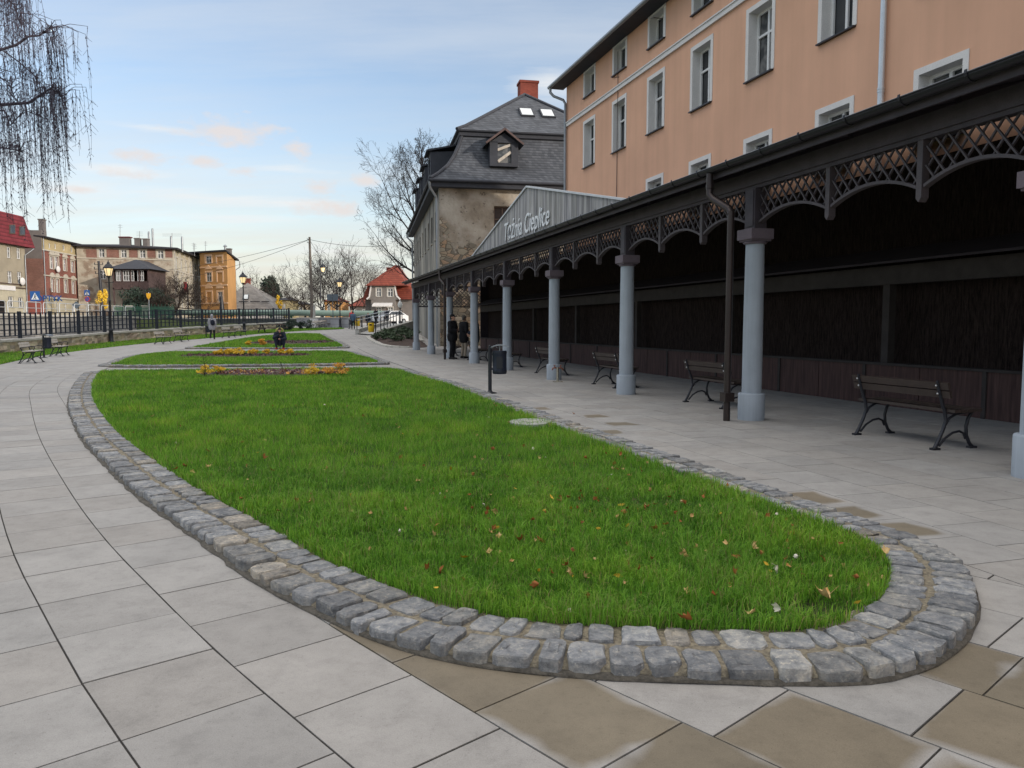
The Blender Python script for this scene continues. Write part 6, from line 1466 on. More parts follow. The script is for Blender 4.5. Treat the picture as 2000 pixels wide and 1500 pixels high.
def trees():
    linden()
    g='bare trees behind the far benches'
    for (px,d,ptop,sp,seed,lab,nm) in ((508,132,545,1.1,11,'low bare tree left of the dark conifer','bark_brown'),(575,135,541,1.2,12,'twiggy bare tree right of the dark conifer, left of the utility pole','bark_dark'),(598,120,556,1.1,13,'thin bare tree just left of the utility pole','bark_brown'),(632,118,520,1.0,14,'bare tree with fanned branches behind the hanging lamp','bark_dark'),(660,108,506,1.1,15,'largest bare tree of the far group, behind the blue-grey notice boards','bark_dark'),(690,125,503,.9,16,'pale bare tree nearest the red roofed house','bark_brown'),(722,135,520,1.,17,'bare tree showing above the red roofed house ridge','bark_brown')):
        z=1.6; h=(dp(px,ptop,d).z-z)*1.28; bare_tree('bare_tree',lab,(xd(px,d),d,z),h,sp,seed,('bark',nm),4,.2,.17,(0,0),.62,.02,8,g,dens=.78)
    bare_tree('bare_tree','spreading bare tree with reddish twigs before the stone corner house',(xd(330,94),94,2.1),5.6,1.6,21,('bark_dark','bark_brown'),4,.22,.15,(1.2,0),.2,.018,9,None,dens=1.2)
    # leafy crowns from many small faces
    def leafy(name,label,cat,c,r,n,m,size,seed,clumps=12,trunk=None,group=None,cone=False,flat=1.):
        rr=random.Random(seed); T=thing(name,label,cat,(c[0],c[1],c[2]-r[2]),0,group); q=MB(); cl=[]
        for k in range(clumps):
            a=rr.uniform(0,2*math.pi); e=rr.uniform(-1,1); rad_=rr.uniform(.45,.9)
            if cone: zz=rr.random()**1.15; w=(1-zz)*1.0+.05; cl.append((Vector((math.cos(a)*w*rad_*r[0],math.sin(a)*w*rad_*r[1],(zz*2-1)*r[2])),.34*(1.15-zz)))
            else: s=math.sqrt(1-e*e); cl.append((Vector((math.cos(a)*s*r[0]*rad_,math.sin(a)*s*r[1]*rad_,e*r[2]*rad_*flat)),rr.uniform(.28,.5)))
        for i in range(n):
            cc,f=cl[i%len(cl)]; v=Vector((rr.gauss(0,1),rr.gauss(0,1),rr.gauss(0,1))); v.normalize(); v*=f*rr.random()**.4
            p=Vector(c)+cc+Vector((v.x*r[0],v.y*r[1],v.z*r[2])); 
            if p.z<c[2]-r[2]: continue
            a=Vector((rr.gauss(0,1),rr.gauss(0,1),rr.gauss(0,1))).normalized(); b=a.orthogonal().normalized(); s_=size*rr.uniform(.5,1.2)
            q.add([p-a*s_,p+b*s_*.45,p+a*s_,p-b*s_*.45],[(0,1,2,3)])
        q.build('crown' if cat=='tree' else 'foliage',m,T); q=MB()
        if trunk: q.tube([(c[0],c[1],c[2]-r[2]-trunk),(c[0],c[1],c[2])],[.16,.06],7); q.build('trunk','bark',T)
        else:
            for k in range(4):
                cc,f=cl[k%len(cl)]; q.tube([(c[0],c[1],c[2]-r[2]-.05),Vector(c)+cc*.8],[.02*max(.3,r[2]),.006],4)
            q.build('stem','bark',T)
        return T
    d=142; c=dp(529,577,d); leafy('conifer','dark green conifer rising behind the grey roofed house','tree',(c.x,d,c.z+.2),(2.1,1.9,3.0),3000,'ever',.3,3,26,1.2)
    d=93; c=dp(291,588,d); leafy('evergreen_bush','large dark evergreen bush in front of the timber porch','shrub',(c.x,d,c.z),(2.6,1.8,1.9),3600,'ever',.16,4,16)
    d=92.5; c=dp(262,585,d); leafy('evergreen_bush','smaller dark evergreen bush at the left foot of the porch','shrub',(c.x,d,c.z),(1.6,1.3,1.4),1500,'ever',.15,5,10)
    d=86; c=dp(197,585,d); leafy('golden_tree','small tree with golden yellow leaves by the telegraph pole','tree',(c.x,d,c.z),(.75,.7,1.35),520,'yellowleaf',.13,6,9,.8)
    d=121; c=dp(545,590,d); leafy('yellow_bush','yellow leaved bush beside the dark conifer','shrub',(c.x,d,c.z),(.6,.6,1.1),260,'yellowleaf',.2,7,6)
    k=0
    for px,py,d,s in ((552,637,71,.5),(563,637,70,.55),(574,634,74,.6),(603,634,74,.65),(588,636,74,.45)):
        p=(xd(px,d),d); k+=1; leafy('round_shrub',('small clipped dark shrub beside the picnic table','small clipped dark shrub right of the picnic table shrub','middle clipped dark shrub of the row beyond the crouching person','big clipped dark shrub at the left end of the far benches','smallest clipped dark shrub just left of the far bench shrub')[k-1],'shrub',(*p,H(*p)+s*.85),(s,s,s*.8),420,'ever',.09,30+k,8,None,'round shrubs on the far lawn strip')
    # yellow shrubs in the beds
    def ysh(px,py,r,seed,lab,m='yellowleaf',z0=.0):
        p=gH(px,py); p=gp(px,py,H(p.x,p.y)+LAWNZ+.03); leafy('yellow_shrub',lab,'shrub',(p.x,p.y,H(p.x,p.y)+LAWNZ+.05+r*(.36 if p.y<28 else .30)),(r*.66,r*.55,r*.36) if p.y<28 else (r*.55,r*.5,r*.30),int(420*r/.4),m,.028+.02*(p.y>28),seed,9,None,'yellow leaved shrubs in the flower beds')
    ysh(400,733,.36,50,'rounded yellow shrub at the left end of the nearest flower bed'); ysh(428,731,.28,51,'low yellow shrub, second from left in the nearest flower bed')
    ysh(606,733,.4,52,'tall yellow shrub right of centre in the nearest flower bed'); ysh(641,732,.27,53,'small orange shrub between two yellow ones in the nearest flower bed','orangeleaf'); ysh(665,733,.42,54,'bushy orange-yellow shrub at the right end of the nearest flower bed','orangeleaf')
    for i,(px,r,l) in enumerate(((427,.42,'leftmost yellow shrub of the middle flower bed'),(449,.46,'second yellow shrub from left in the middle flower bed'),(465,.5,'largest yellow shrub in the middle flower bed'),(493,.4,'yellow shrub left of the crouching person in the middle flower bed'),(521,.35,'small yellow shrub in front of the crouching person'),(551,.35,'yellow shrub just under the red shoes of the crouching person'),(566,.38,'rightmost yellow shrub of the middle flower bed'))): ysh(px,694 if i<3 else 692,r,60+i,l)
    ysh(483,670.5,.4,70,'small yellow shrub at the left of the far flower bed'); ysh(511,671,.6,71,'orange-yellow shrub cluster left of the crouching person in the far bed','orangeleaf')
    # low heath in the beds (ground cover)
    rr=random.Random(12)
    def cover(bed,x0f,x1f,n,h,mats,label):
        cx,cy,a,b=bed; q=MB()
        for i in range(n):
            u=rr.uniform(x0f,x1f); v=rr.uniform(-.75,.75); x=cx+a*u; y=cy+b*v*math.sqrt(max(.05,1-u*u))+a*u*.06; z=H(x,y)+LAWNZ+.05; q.mi=rr.choices(range(len(mats)),weights=(6,1.2,2)[:len(mats)])[0]
            hh=h*rr.uniform(.4,1.2)
            for k in range(3):
                e=Vector((rr.uniform(-.09,.09),rr.uniform(-.09,.09),hh*rr.uniform(.6,1))); p=Vector((x,y,z-.02)); s_=Vector((rr.uniform(-.02,.02),rr.uniform(-.02,.02),0)).normalized()*.018; q.add([p-s_,p+s_,p+e+s_*.8,p+e-s_*.8],[(0,1,2,3)])
        stuff(q.build('ground_cover',mats),label,'ground cover')
    cover(BEDS[0],-.62,.9,1000,.075,['heath','orangeleaf','cloth_beige'],'low purple and rust heath plants filling the nearest flower bed')
    cover(BEDS[1],-.8,.9,420,.10,['heath','bark_brown','juniper'],'low brownish plants filling the middle flower bed'); cover(BEDS[2],-.8,.9,260,.10,['heath','bark_brown','juniper'],'low brownish plants filling the far flower bed')
    # saplings
    i=0
    for px,py,top,lab in ((400,742,692,'thin bare sapling behind the left yellow shrub of the nearest bed'),(437,700,668,'thin bare sapling rising from the middle flower bed'),(550,728,706,'short leafy sapling in the middle of the nearest bed'),(671,728,700,'thin bare sapling at the right end of the nearest bed'),(180,668,612,'thin staked sapling on the verge left of the near street lamp')):
        i+=1; p=gH(px,py); h=(py-top)/FPX*p.y; T=thing('sapling',lab,'sapling',(p.x,p.y,p.z+.05)); q=MB(); r2=random.Random(i); q.tube([(p.x,p.y,p.z),(p.x+.02,p.y,p.z+h*.5),(p.x+r2.uniform(-.05,.05),p.y,p.z+h)],[.012,.009,.004],5)
        q.build('trunk','bark_brown',T); q=MB()
        for k in range(14):
            z=p.z+h*r2.uniform(.35,1); a=r2.uniform(0,6.28); L=h*.16; q.tube([(p.x,p.y,z),(p.x+math.cos(a)*L,p.y+math.sin(a)*L,z+L*.6)],.004,3)
        q.build('crown','bark_brown',T)
    # low junipers in the ramp bed
    for i,(px,py,r) in enumerate(((750,662,.55),(766,668,.6),(782,660,.65),(797,668,.6),(775,672,.45),(806,660,.6),(760,656,.5),(790,652,.5),(742,668,.4))):
        p=gH(px,py); leafy('juniper_shrub',('low juniper at the front left of the dark bed by the ramp','broad low juniper in the front middle of the dark ramp bed','low juniper in the centre of the dark ramp bed','low juniper close to the farthest column','smallest juniper at the front edge of the ramp bed','low juniper behind the farthest column','low juniper against the ramp wall on the left','low juniper against the ramp wall in the middle','lone juniper at the bed tip beside the yellow bin')[i],'shrub',(p.x,p.y,p.z+.2+r*.4),(r*1.25,r*1.1,r*.45),380,'juniper',.1,80+i,9,None,'junipers in the ramp bed')
trees()
def weeping_birch():
    rr=random.Random(77); pos=Vector((-15.3,17.0,0)); T=thing('weeping_birch','weeping birch with hanging leafless strands over the left path','tree',pos); tr=MB(); cr=MB()
    tr.tube([pos,pos+Vector((.1,0,4)),pos+Vector((.3,.1,8)),pos+Vector((.5,.2,12)),pos+Vector((.6,.2,15))],[.26,.22,.17,.11,.04],10); tr.build('trunk','bark',T)
    strands=[]
    def limb(pts,r0,n):
        P=[Vector(p) for p in pts]; k=len(P); cr.tube(P,[r0*(1-.8*i/(k-1)) for i in range(k)],5)
        for i in range(n):
            t=rr.random()**.75*(k-1)*.999; a=int(t); b=P[a].lerp(P[a+1],t-a); d=(P[a+1]-P[a]).normalized()
            # short outward twig, then a hanging strand
            o=Vector((rr.uniform(-.5,.75),rr.uniform(-.7,.7),rr.uniform(-.05,.4)))*rr.uniform(.3,.95); e=b+o; cr.tube([b,b+o*.55+Vector((0,0,.08)),e],[.009,.007,.005],3,False); strands.append(e)
            if rr.random()<.8: strands.append(b+o*.6)
    D=lambda px,py,d: dp(px*.8 if px>0 else px,py,d)
    tk=lambda z: pos+Vector((.3*z/8,.1*z/8,z))
    limb([tk(6.0),D(-120,205,17.3),D(0,205,17.5),D(70,201,17.6),D(100,185,17.6),D(122,174,17.7),D(145,182,17.7),D(158,205,17.8)],.05,62)
    limb([tk(7.2),D(-100,60,17.0),D(0,98,17.2),D(40,88,17.2),D(68,72,17.3),D(95,70,17.3),D(125,52,17.4),D(138,80,17.4)],.045,50)
    limb([tk(8.3),D(-100,-90,17.),D(-20,-60,16.8),D(25,-45,16.8),D(55,-10,16.8)],.05,60)
    limb([tk(7.8),D(-60,-20,18.),D(0,-10,18.2),D(35,10,18.2),D(50,50,18.3)],.04,44)
    limb([tk(5.2),D(-100,300,17.),D(0,288,17.2),D(40,293,17.2),D(62,300,17.2)],.03,26)
    limb([tk(6.6),D(-80,150,18.2),D(0,95,18.3),D(45,120,18.3),D(88,150,18.4),D(92,180,18.4)],.03,34)
    limb([tk(5.8),D(-60,225,17.9),D(10,215,17.9),D(25,245,17.9),D(60,215,17.9),D(110,232,18.),D(150,235,18.)],.025,38)
    limb([tk(6.2),D(-90,120,16.5),D(-20,140,16.4),D(20,160,16.4),D(42,200,16.4)],.03,36)
    for s in strands:
        L=rr.uniform(.4,1.2) if rr.random()<.55 else rr.uniform(1.,2.0)
        u=1000+FPX*s.x/s.y
        if 95<u<135 and rr.random()<.4: L=rr.uniform(1.8,3.1)
        n=7; pts=[s]; d=Vector((rr.uniform(-.1,.25),rr.uniform(-.3,.3),-.35)); p=s
        for i in range(n):
            d=(d*.6+Vector((rr.uniform(-.13,.15),rr.uniform(-.12,.12),-1))*.5).normalized(); p=p+d*(L/n); pts.append(p)
        cr.tube(pts,[.0045-.002*i/n for i in range(n+1)],3,False)
        for i in range(int(L*9)):
            t=rr.random()*n*.999; a=int(t); b=pts[a].lerp(pts[a+1],t-a); l=rr.uniform(.025,.065); e=b+Vector((rr.uniform(-.6,.8),rr.uniform(-.6,.6),-1)).normalized()*l; w=Vector((rr.uniform(-1,1),rr.uniform(-1,1),0)).normalized()*.011
            cr.add([b,b+(e-b)*.5+w,e,b+(e-b)*.5-w],[(0,1,2,3)])
            if rr.random()<.4: e2=b+Vector((rr.uniform(-.8,1),rr.uniform(-.7,.7),-.7)).normalized()*rr.uniform(.1,.3); cr.tube([b,e2],[.004,.003],3,False)
    cr.build('crown','bark_birch',T)
weeping_birch()
# ---------------------------------------------------------------- fallen leaves
def leaves():
    def outline(kind):
        if kind=='maple':
            pts=[]; L=[(90,1.),(66,.66),(48,.85),(22,.62),(0,.74),(-35,.5),(-75,.4),(-90,.2),(-105,.4),(-145,.5),(180,.74),(158,.62),(132,.85),(114,.66)]
            return [(r*math.cos(rad(a)),r*math.sin(rad(a))) for a,r in L]
        return [(.5*math.sin(math.pi*t)*(1 if s>0 else -1)*(.9),2*t-1) for s in (1,-1) for t in (np.linspace(0,1,6)[:-1] if s>0 else np.linspace(1,0,6)[:-1])]
    rr=random.Random(99); protos=[]
    def leafmesh(kind,curl,m,name):
        q=MB(); o=outline(kind); f=lambda x,y:curl*(x*x*.8+(y*y*.5 if y>0 else y*y*.2)+.25*math.sin(5*x+3*y)*abs(y))-.05*abs(x)
        vs=[(0,0,f(0,0))]+[(x*.5,y*.5,f(x*.5,y*.5)) for x,y in o]+[(x,y,f(x,y)) for x,y in o]; n=len(o)
        fs=[(0,1+i,1+(i+1)%n) for i in range(n)]+[(1+i,1+n+i,1+n+(i+1)%n,1+(i+1)%n) for i in range(n)]; q.add(vs,fs,True)
        q.tube([(0,-.1,f(0,.1)),(.05,-.95,f(0,.9)+.1)],.025,3); return q.build(name,m)
    specs=[('maple',1.9,'leaf_tan','curled tan maple leaf lying in the near grass','tan leaves in the grass'),('maple',2.3,'leaf_brown','crumpled brown maple leaf lying in the near grass','brown leaves in the grass'),('oval',.8,'leaf_yellow','small yellow oval leaf lying in the near grass','yellow leaves in the grass'),('maple',-1.6,'leaf_pale','pale upturned leaf lying in the near grass','pale leaves in the grass'),('oval',1.8,'leaf_brown','small brown oval leaf lying in the near grass','small brown leaves in the grass')]
    ps=[]
    for k,c,m,l,g in specs: ps.append((leafmesh(k,c,m,'fallen_leaf'),l,g))
    used=[False]*len(ps); P=G1[::6]
    def place(i,x,y,s,z=.035,lab=None,tilt=.75):
        o,l,g=ps[i]
        if used[i]: o=o.copy(); COLL.objects.link(o)
        used[i]=True; o.location=(x,y,lawn_z(x,y)+z); o.rotation_euler=(rr.gauss(0,tilt),rr.gauss(0,tilt),rr.uniform(0,6.28)); o.scale=(s,s,s)
        tag(o,lab or l,'leaf',None if lab else g); 
        if lab and 'group' in o: del o['group']
    n=0
    while n<270:
        x=rr.uniform(-7,2.6); y=rr.uniform(3.2,13); 
        if not inside1(x,y,P): continue
        w=math.exp(-((x-1.4)**2/2.6+(y-4.2)**2/6)); dist=1/(1+max(0,y-6)*.25)
        if rr.random()>w*.95+.13*dist: continue
        i=rr.choices(range(5),weights=(4,4,1.5,1.,2))[0]; place(i,x,y,rr.uniform(.013,.033)*(1 if i!=3 else .75),rr.uniform(.015,.06)); n+=1
    for px,py,i,s,l in ((1612,1168,0,.075,'largest curled tan maple leaf lying at the rounded tip of the near lawn'),(1520,1112,3,.045,'white curled leaf right of the lawn tip centre'),(1522,1190,3,.04,'white folded leaf just below the largest tan leaf'),(1465,1203,0,.045,'tan leaf at the front lawn edge left of the white folded leaf'),(1345,1215,1,.05,'broad rusty leaf at the front lawn edge'),(1470,1072,0,.045,'tan leaf at the right lawn edge above the white curled leaf'),(960,1042,0,.045,'tan maple leaf standing up in mid lawn'),(836,1112,1,.04,'orange-brown leaf near the front left kerb'),(515,895,1,.05,'lone orange maple leaf in the left half of the near lawn'),(637,917,0,.045,'lone tan leaf in the middle left of the near lawn'),(1040,875,3,.04,'white leaf below the oval cover')):
        p=gp(px,py,.1); place(i,p.x,p.y,s*.78,.045,l,.7)
    # twigs and crumbs on the paving
    for i,(px,py,s,l) in enumerate(((205,897,.05,'dry yellow leaf on the paving by the left kerb'),(1120,808,.03,'dark leaf crumb on the paving right of the near lawn'))):
        o=ps[2+2*i][0].copy(); COLL.objects.link(o); p=gp(px,py,.01); o.location=(p.x,p.y,.012); o.rotation_euler=(.1,.1,i); o.scale=(s,s,s); 
        if 'group' in o: del o['group']
        tag(o,l,'leaf')
leaves()
# ---------------------------------------------------------------- people
STAND=dict(pel=(0,0,.95),che=(0,-.01,1.30),nk=(0,0,1.46),hd=(0,-.02,1.63),hl=(-.09,0,.92),hr=(.09,0,.92),kl=(-.10,-.03,.50),kr=(.10,-.03,.50),al=(-.10,.02,.08),ar=(.10,.02,.08),
  sl=(-.18,0,1.41),sr=(.18,0,1.41),el=(-.24,.03,1.13),er=(.24,.03,1.13),wl=(-.25,-.05,.88),wr=(.25,-.05,.88),tl=(0,-1),tr=(0,-1),fl=(0,-.3,-1),fr=(0,-.3,-1),look=(0,-1,0))
def person(label,loc,rz,pose,skin='skin',hair='hair_dark',coat=None,coat_len=.0,coat_fat=.035,trou='denim_dark',shoe='shoe_dark',hat=None,scale=1.,hood=None,bag=None):
    J={k:(Vector(v) if len(v)==3 else v) for k,v in {**STAND,**pose}.items()}
    T=thing('person',label,'person',(0,0,0))
    q=MB(); c=q.cap; look=Vector(J['look']).normalized(); hd=J['hd']; side=look.cross(Vector((0,0,1))).normalized(); upv=side.cross(look)
    c(J['pel'],.125,J['che'],.135); c(J['che']+Vector((-.07,0,0)),.10,J['che']+Vector((.07,0,.05)),.10); c(J['sl'],.06,J['sr'],.06); c(J['che'],.10,J['nk'],.06); c(J['nk'],.052,hd-upv*.05,.05)
    q.ell(hd+upv*.02,(.074,.09,.105)); c(hd-upv*.03+look*.02,.062,hd-upv*.085+look*.055,.03)     # skull, jaw and chin
    c(hd+look*.085+upv*.0,.012,hd+look*.108-upv*.03,.017)                                        # nose
    for s_ in (-1,1): q.ell(hd+side*s_*.075-upv*.01,(.014,.02,.03),6,5)
    for L in 'lr':
        c(J['s'+L],.052,J['e'+L],.042); c(J['e'+L],.042,J['w'+L],.028); c(J['h'+L],.088,J['k'+L],.058); c(J['k'+L],.057,J['a'+L],.04)
        t=J['t'+L]; a=J['a'+L]; foot=Vector((t[0],t[1],0)).normalized(); c(a+Vector((0,0,-.03))-foot*.03,.038,a+foot*.15+Vector((0,0,-.05)),.03)
        f=Vector(J['f'+L]).normalized(); w=J['w'+L]; sd=f.cross(Vector((1,0,0)) if abs(f.x)<.8 else Vector((0,1,0))).normalized(); pn=f.cross(sd)
        pal=w+f*.085; c(w,.026,pal,.03); 
        for k in range(4):
            o=sd*(k-1.5)*.021; b=pal+o; ln=(.062,.074,.070,.054)[k]; m=b+f*ln*.55+pn*.006; c(b,.0105,m,.0095); c(m,.0095,m+(f*.8+pn*.6)*ln*.5,.008)
        b=w+f*.03+sd*.03; c(b,.013,b+(f*.6+sd*.8)*.045,.011); c(b+(f*.6+sd*.8)*.045,.011,b+(f*.9+sd*.5)*.08,.009)
    b=q.build('body',skin,T); remesh(b,.011,3)
    q=MB()
    for s_ in (-1,1): q.ell(hd+look*.083+side*s_*.032+upv*.022,(.012,.008,.009),6,5)
    q.build('eye','signdark',T); q=MB(); q.bar(hd+look*.093-upv*.055-side*.025,hd+look*.093-upv*.055+side*.025,.008,.010); q.build('mouth','signred',T)
    q=MB(); q.ell(hd+upv*.05-look*.022,(.084,.098,.092)); q.ell(hd-look*.05-upv*.01,(.072,.06,.085)); q.build('hair',hair,T)
    if coat:
        q=MB(); c=q.cap; F=coat_fat
        c(J['pel']+Vector((0,0,-.02)),.13+F,J['che'],.125+F); c(J['che']+Vector((-.08,0,.02)),.10+F,J['che']+Vector((.08,0,.02)),.10+F); c(J['sl'],.062+F*.7,J['sr'],.062+F*.7); c(J['che'],.09+F,J['nk']-Vector((0,0,.01)),.062+F*.4)
        if coat_len: 
            for L in 'lr': h=J['h'+L]; k=J['k'+L]; d=(k-h); c(h,.105+F,h+d*coat_len,.10+F)
            c(J['pel'],.13+F,J['pel']+Vector((0,0,-.42*coat_len)),.13+F)
        for L in 'lr': c(J['s'+L],.062+F*.6,J['e'+L],.05+F*.6); c(J['e'+L],.05+F*.6,J['w'+L],.038+F*.45)
        o=q.build('coat',coat,T); remesh(o,.02,4)
    q=MB(); c=q.cap; c(J['hl'],.10,J['hr'],.10)
    for L in 'lr': c(J['h'+L],.103,J['k'+L],.072); c(J['k'+L],.072,J['a'+L]+Vector((0,0,.03)),.056)
    o=q.build('trousers',trou,T); remesh(o,.02,3)
    for L in 'lr':
        q=MB(); t=J['t'+L]; a=J['a'+L]; f=Vector((t[0],t[1],0)).normalized(); q.cap(a-f*.05+Vector((0,0,-.035)),.045,a+f*.17+Vector((0,0,-.045)),.036); q.cap(a+Vector((0,0,.02)),.048,a+Vector((0,0,-.03)),.045); o=q.build('shoe',shoe,T); remesh(o,.015,2)
    if hat=='cap': q=MB(); q.ell(hd+upv*.07-look*.01,(.092,.10,.07)); q.ell(hd+upv*.045+look*.12,(.07,.085,.012)); q.build('cap','cloth_black',T)
    if hood=='up': q=MB(); q.ell(hd+upv*.03-look*.03,(.115,.125,.14)); q.cap(J['nk'],.1,hd-upv*.04-look*.03,.1); o=q.build('hood',coat,T); remesh(o,.02,3)
    if hood=='fur': 
        q=MB(); n=12; cc=J['nk']+Vector((0,.05,.05)); 
        pts=[cc+side*.17*math.cos(a)+look*.0+upv*(.16*math.sin(a)+.05) for a in np.linspace(-.4,math.pi+.4,n)]; q.tube(pts,.04,7); q.build('hood_trim','lime',T)
    if bag: q=MB(); q.ell(J['che']-look*.22+Vector((-.08,0,-.10)),(.16,.10,.21)); o=q.build('backpack','cloth_navy',T); q=MB(); q.tube([J['che']-look*.16+Vector((.1,0,.05)),J['che']+Vector((-.05,-.02,.22)),J['che']+look*.17+Vector((-.12,0,.02))],.022,6); q.build('bag_strap','cloth_navy',T)
    T.location=loc; T.rotation_euler=(0,0,rz); T.scale=(scale,)*3; return T
def toward(dx,dy): return math.atan2(dx,-dy)
def place(px,py,d): x=xd(px,d); return (x,d,H(x,d))
WALK=dict(kl=(-.09,-.14,.53),al=(-.09,-.16,.10),kr=(.09,.03,.52),ar=(.08,.30,.16),tl=(0,-1),tr=(0,-.9),el=(-.24,.08,1.14),wl=(-.24,.02,.92),er=(.24,-.02,1.13),wr=(.24,-.16,.93))
# walking away on the left path
person('walking person in a light grey coat with a dark backpack seen from behind',place(416,665,53.2),toward(-.15,1),{**WALK},'skin','hair_grey','cloth_grey',.3,.05,'cloth_black','shoe_dark',None,.98,'up',True)
# crouching with a camera stick
CR=dict(pel=(0,.20,.36),che=(0,-.02,.72),nk=(0,-.10,.86),hd=(0,-.19,.99),hl=(-.10,.16,.36),hr=(.10,.16,.36),kl=(-.24,-.20,.53),kr=(.24,-.20,.53),al=(-.17,.0,.08),ar=(.17,.0,.08),sl=(-.20,-.07,.82),sr=(.20,-.07,.82),el=(-.29,-.25,.60),er=(.28,-.25,.56),wl=(-.07,-.40,.74),wr=(.07,-.40,.55),fl=(.8,-.2,.1),fr=(-.8,-.2,.0),tl=(-.4,-1),tr=(.4,-1),look=(0,-1,-.55))
pp=gH(547,682.5); person('person crouching in a dark navy jacket with torn jeans and red shoes',(pp.x,pp.y,H(pp.x,pp.y)),toward(.29,-.95),CR,'skin','hair_dark','cloth_navy',0,.05,'denim_dark','shoe_red',None,1.04,'fur')
a=toward(.29,-.95); Rz=Matrix.Rotation(a,3,'Z'); o=Vector((pp.x,pp.y,H(pp.x,pp.y))); T=thing('camera_stick','thin black camera stick held by the crouching person','camera stick',o+Rz@Vector((0,-.46,0))); q=MB(); q.tube([o+Rz@Vector((0,-.46,.0)),o+Rz@Vector((0,-.455,.80))],.016,8); q.build('stick','iron',T); q=MB(); q.box(o+Rz@Vector((0,-.46,.84)),(.10,.06,.08),a); q.build('camera_body','signdark',T)
# blue jacket man walking away far
person('far walking person in a blue denim jacket seen from behind',place(690.5,641,74.5),toward(.1,1),{**WALK,'ar':(.08,.12,.09),'al':(-.09,-.08,.09)},'skin','hair_dark','denim',0,.04,'cloth_black','shoe_dark',None,1.0)
person('far person in a rust red top half hidden behind the person in denim',place(688,640,86),toward(-.3,-1),{},'skin','hair_grey','signred',0,.04,'cloth_black','shoe_dark',None,1.02)
# three men under the far end of the colonnade
def under(px,d): x=xd(px,d); return (x,d,H(x,d))
person('standing person in a black coat and beige trousers between the far columns',under(906,32.4),toward(.75,.6),{'el':(-.23,-.0,1.12),'wl':(-.14,-.20,1.02),'er':(.23,.0,1.12),'wr':(.14,-.2,1.02),'fl':(.6,-.6,0),'fr':(-.6,-.6,0),'look':(.25,-1,.0)},'skin','hair_grey','cloth_black',.38,.05,'cloth_beige','shoe_dark',None,1.03)
person('standing person in all black with a peaked cap behind the blue-grey column',under(883.5,31.6),toward(.75,-.35),{'el':(-.26,-.05,1.14),'wl':(-.06,-.22,1.12),'er':(.26,-.05,1.14),'wr':(.06,-.22,1.10),'fl':(.9,-.2,0),'fr':(-.9,-.2,0)},'skin','hair_dark','cloth_black',.25,.06,'cloth_black','shoe_dark','cap',1.05)
person('person in a dark jacket almost hidden behind the fifth far column',under(928,31.0),toward(-.6,.2),{'el':(-.27,-.02,1.14),'wl':(-.12,-.22,1.08),'er':(.27,-.02,1.14),'wr':(.12,-.22,1.08)},'skin','hair_dark','cloth_navy',.3,.06,'cloth_black','shoe_dark',None,1.0)
# figures behind the ramp railing
x=xd(720,72); person('small person in dark clothes behind the left ramp railing',(x,72,1.0),toward(.5,-1),{},'skin','hair_dark','cloth_navy',0,.04,'cloth_black','shoe_dark',None,.88)
x=xd(735,76); person('person in a black jacket behind the middle of the ramp railing',(x,76,1.35),toward(.6,.8),{},'skin','hair_grey','cloth_black',.3,.05,'cloth_black','shoe_dark',None,.98)
x=xd(757,76); person('person in a dark coat behind the right ramp railing by the white car',(x,76,1.35),toward(-.8,.3),{},'skin','hair_dark','cloth_navy',.5,.05,'cloth_black','shoe_dark',None,.98)
def car():
    x,y,z=xd(762,84),84.,1.5; T=thing('parked_car','white parked car behind the ramp railing','car',(x,y,z),.9); T.location=(x,y,z); MI[T.name]=np.eye(4)
    prof=[(-2.0,.3),(-2.05,.62),(-1.9,.86),(-1.0,.98),(-.35,1.42),(.95,1.47),(1.75,1.02),(2.02,.92),(2.05,.35)]
    q=MB(); ws=[.82,.84,.84,.80,.64,.64,.78,.82,.82]; n=len(prof); vs=[(px,s*w,pz) for s in(-1,1) for (px,pz),w in zip(prof,ws)]; fs=[tuple(range(n)),tuple(range(2*n-1,n-1,-1))]+[(i,(i+1)%n,n+(i+1)%n,n+i) for i in range(n)]; q.add(vs,fs); b=q.build('body','carwhite',T)
    q=MB()
    for s in (-1,1): q.add([(-.85,s*.80,1.02),(-.32,s*.68,1.36),(.9,s*.68,1.40),(1.5,s*.79,1.05)],[(0,1,2,3)])
    q.add([(-.98,-.74,1.0),(-.98,.74,1.0),(-.37,.6,1.42),(-.37,-.6,1.42)],[(0,1,2,3)]); q.add([(1.73,-.74,1.05),(1.73,.74,1.05),(.98,.6,1.47),(.98,-.6,1.47)],[(0,1,2,3)]); q.build('window','glass',T)
    for X in (-1.3,1.3):
        for s in (-1,1):
            q=MB(); q.tube([(X,s*.68,.31),(X,s*.86,.31)],.31,18); w=q.build('wheel','tyre',T); q=MB(); q.tube([(X,s*.80,.31),(X,s*.87,.31)],.19,12); q.build('rim','pipe_grey',w)
    for s in (-1,1): q=MB(); q.ell((-1.98,s*.6,.72),(.07,.17,.09),8,5); q.build('headlight','glass3',T)
    for s in (-1,1): q=MB(); q.ell((2.02,s*.66,.8),(.05,.12,.09),8,5); q.build('tail_light','signred',T)
car()
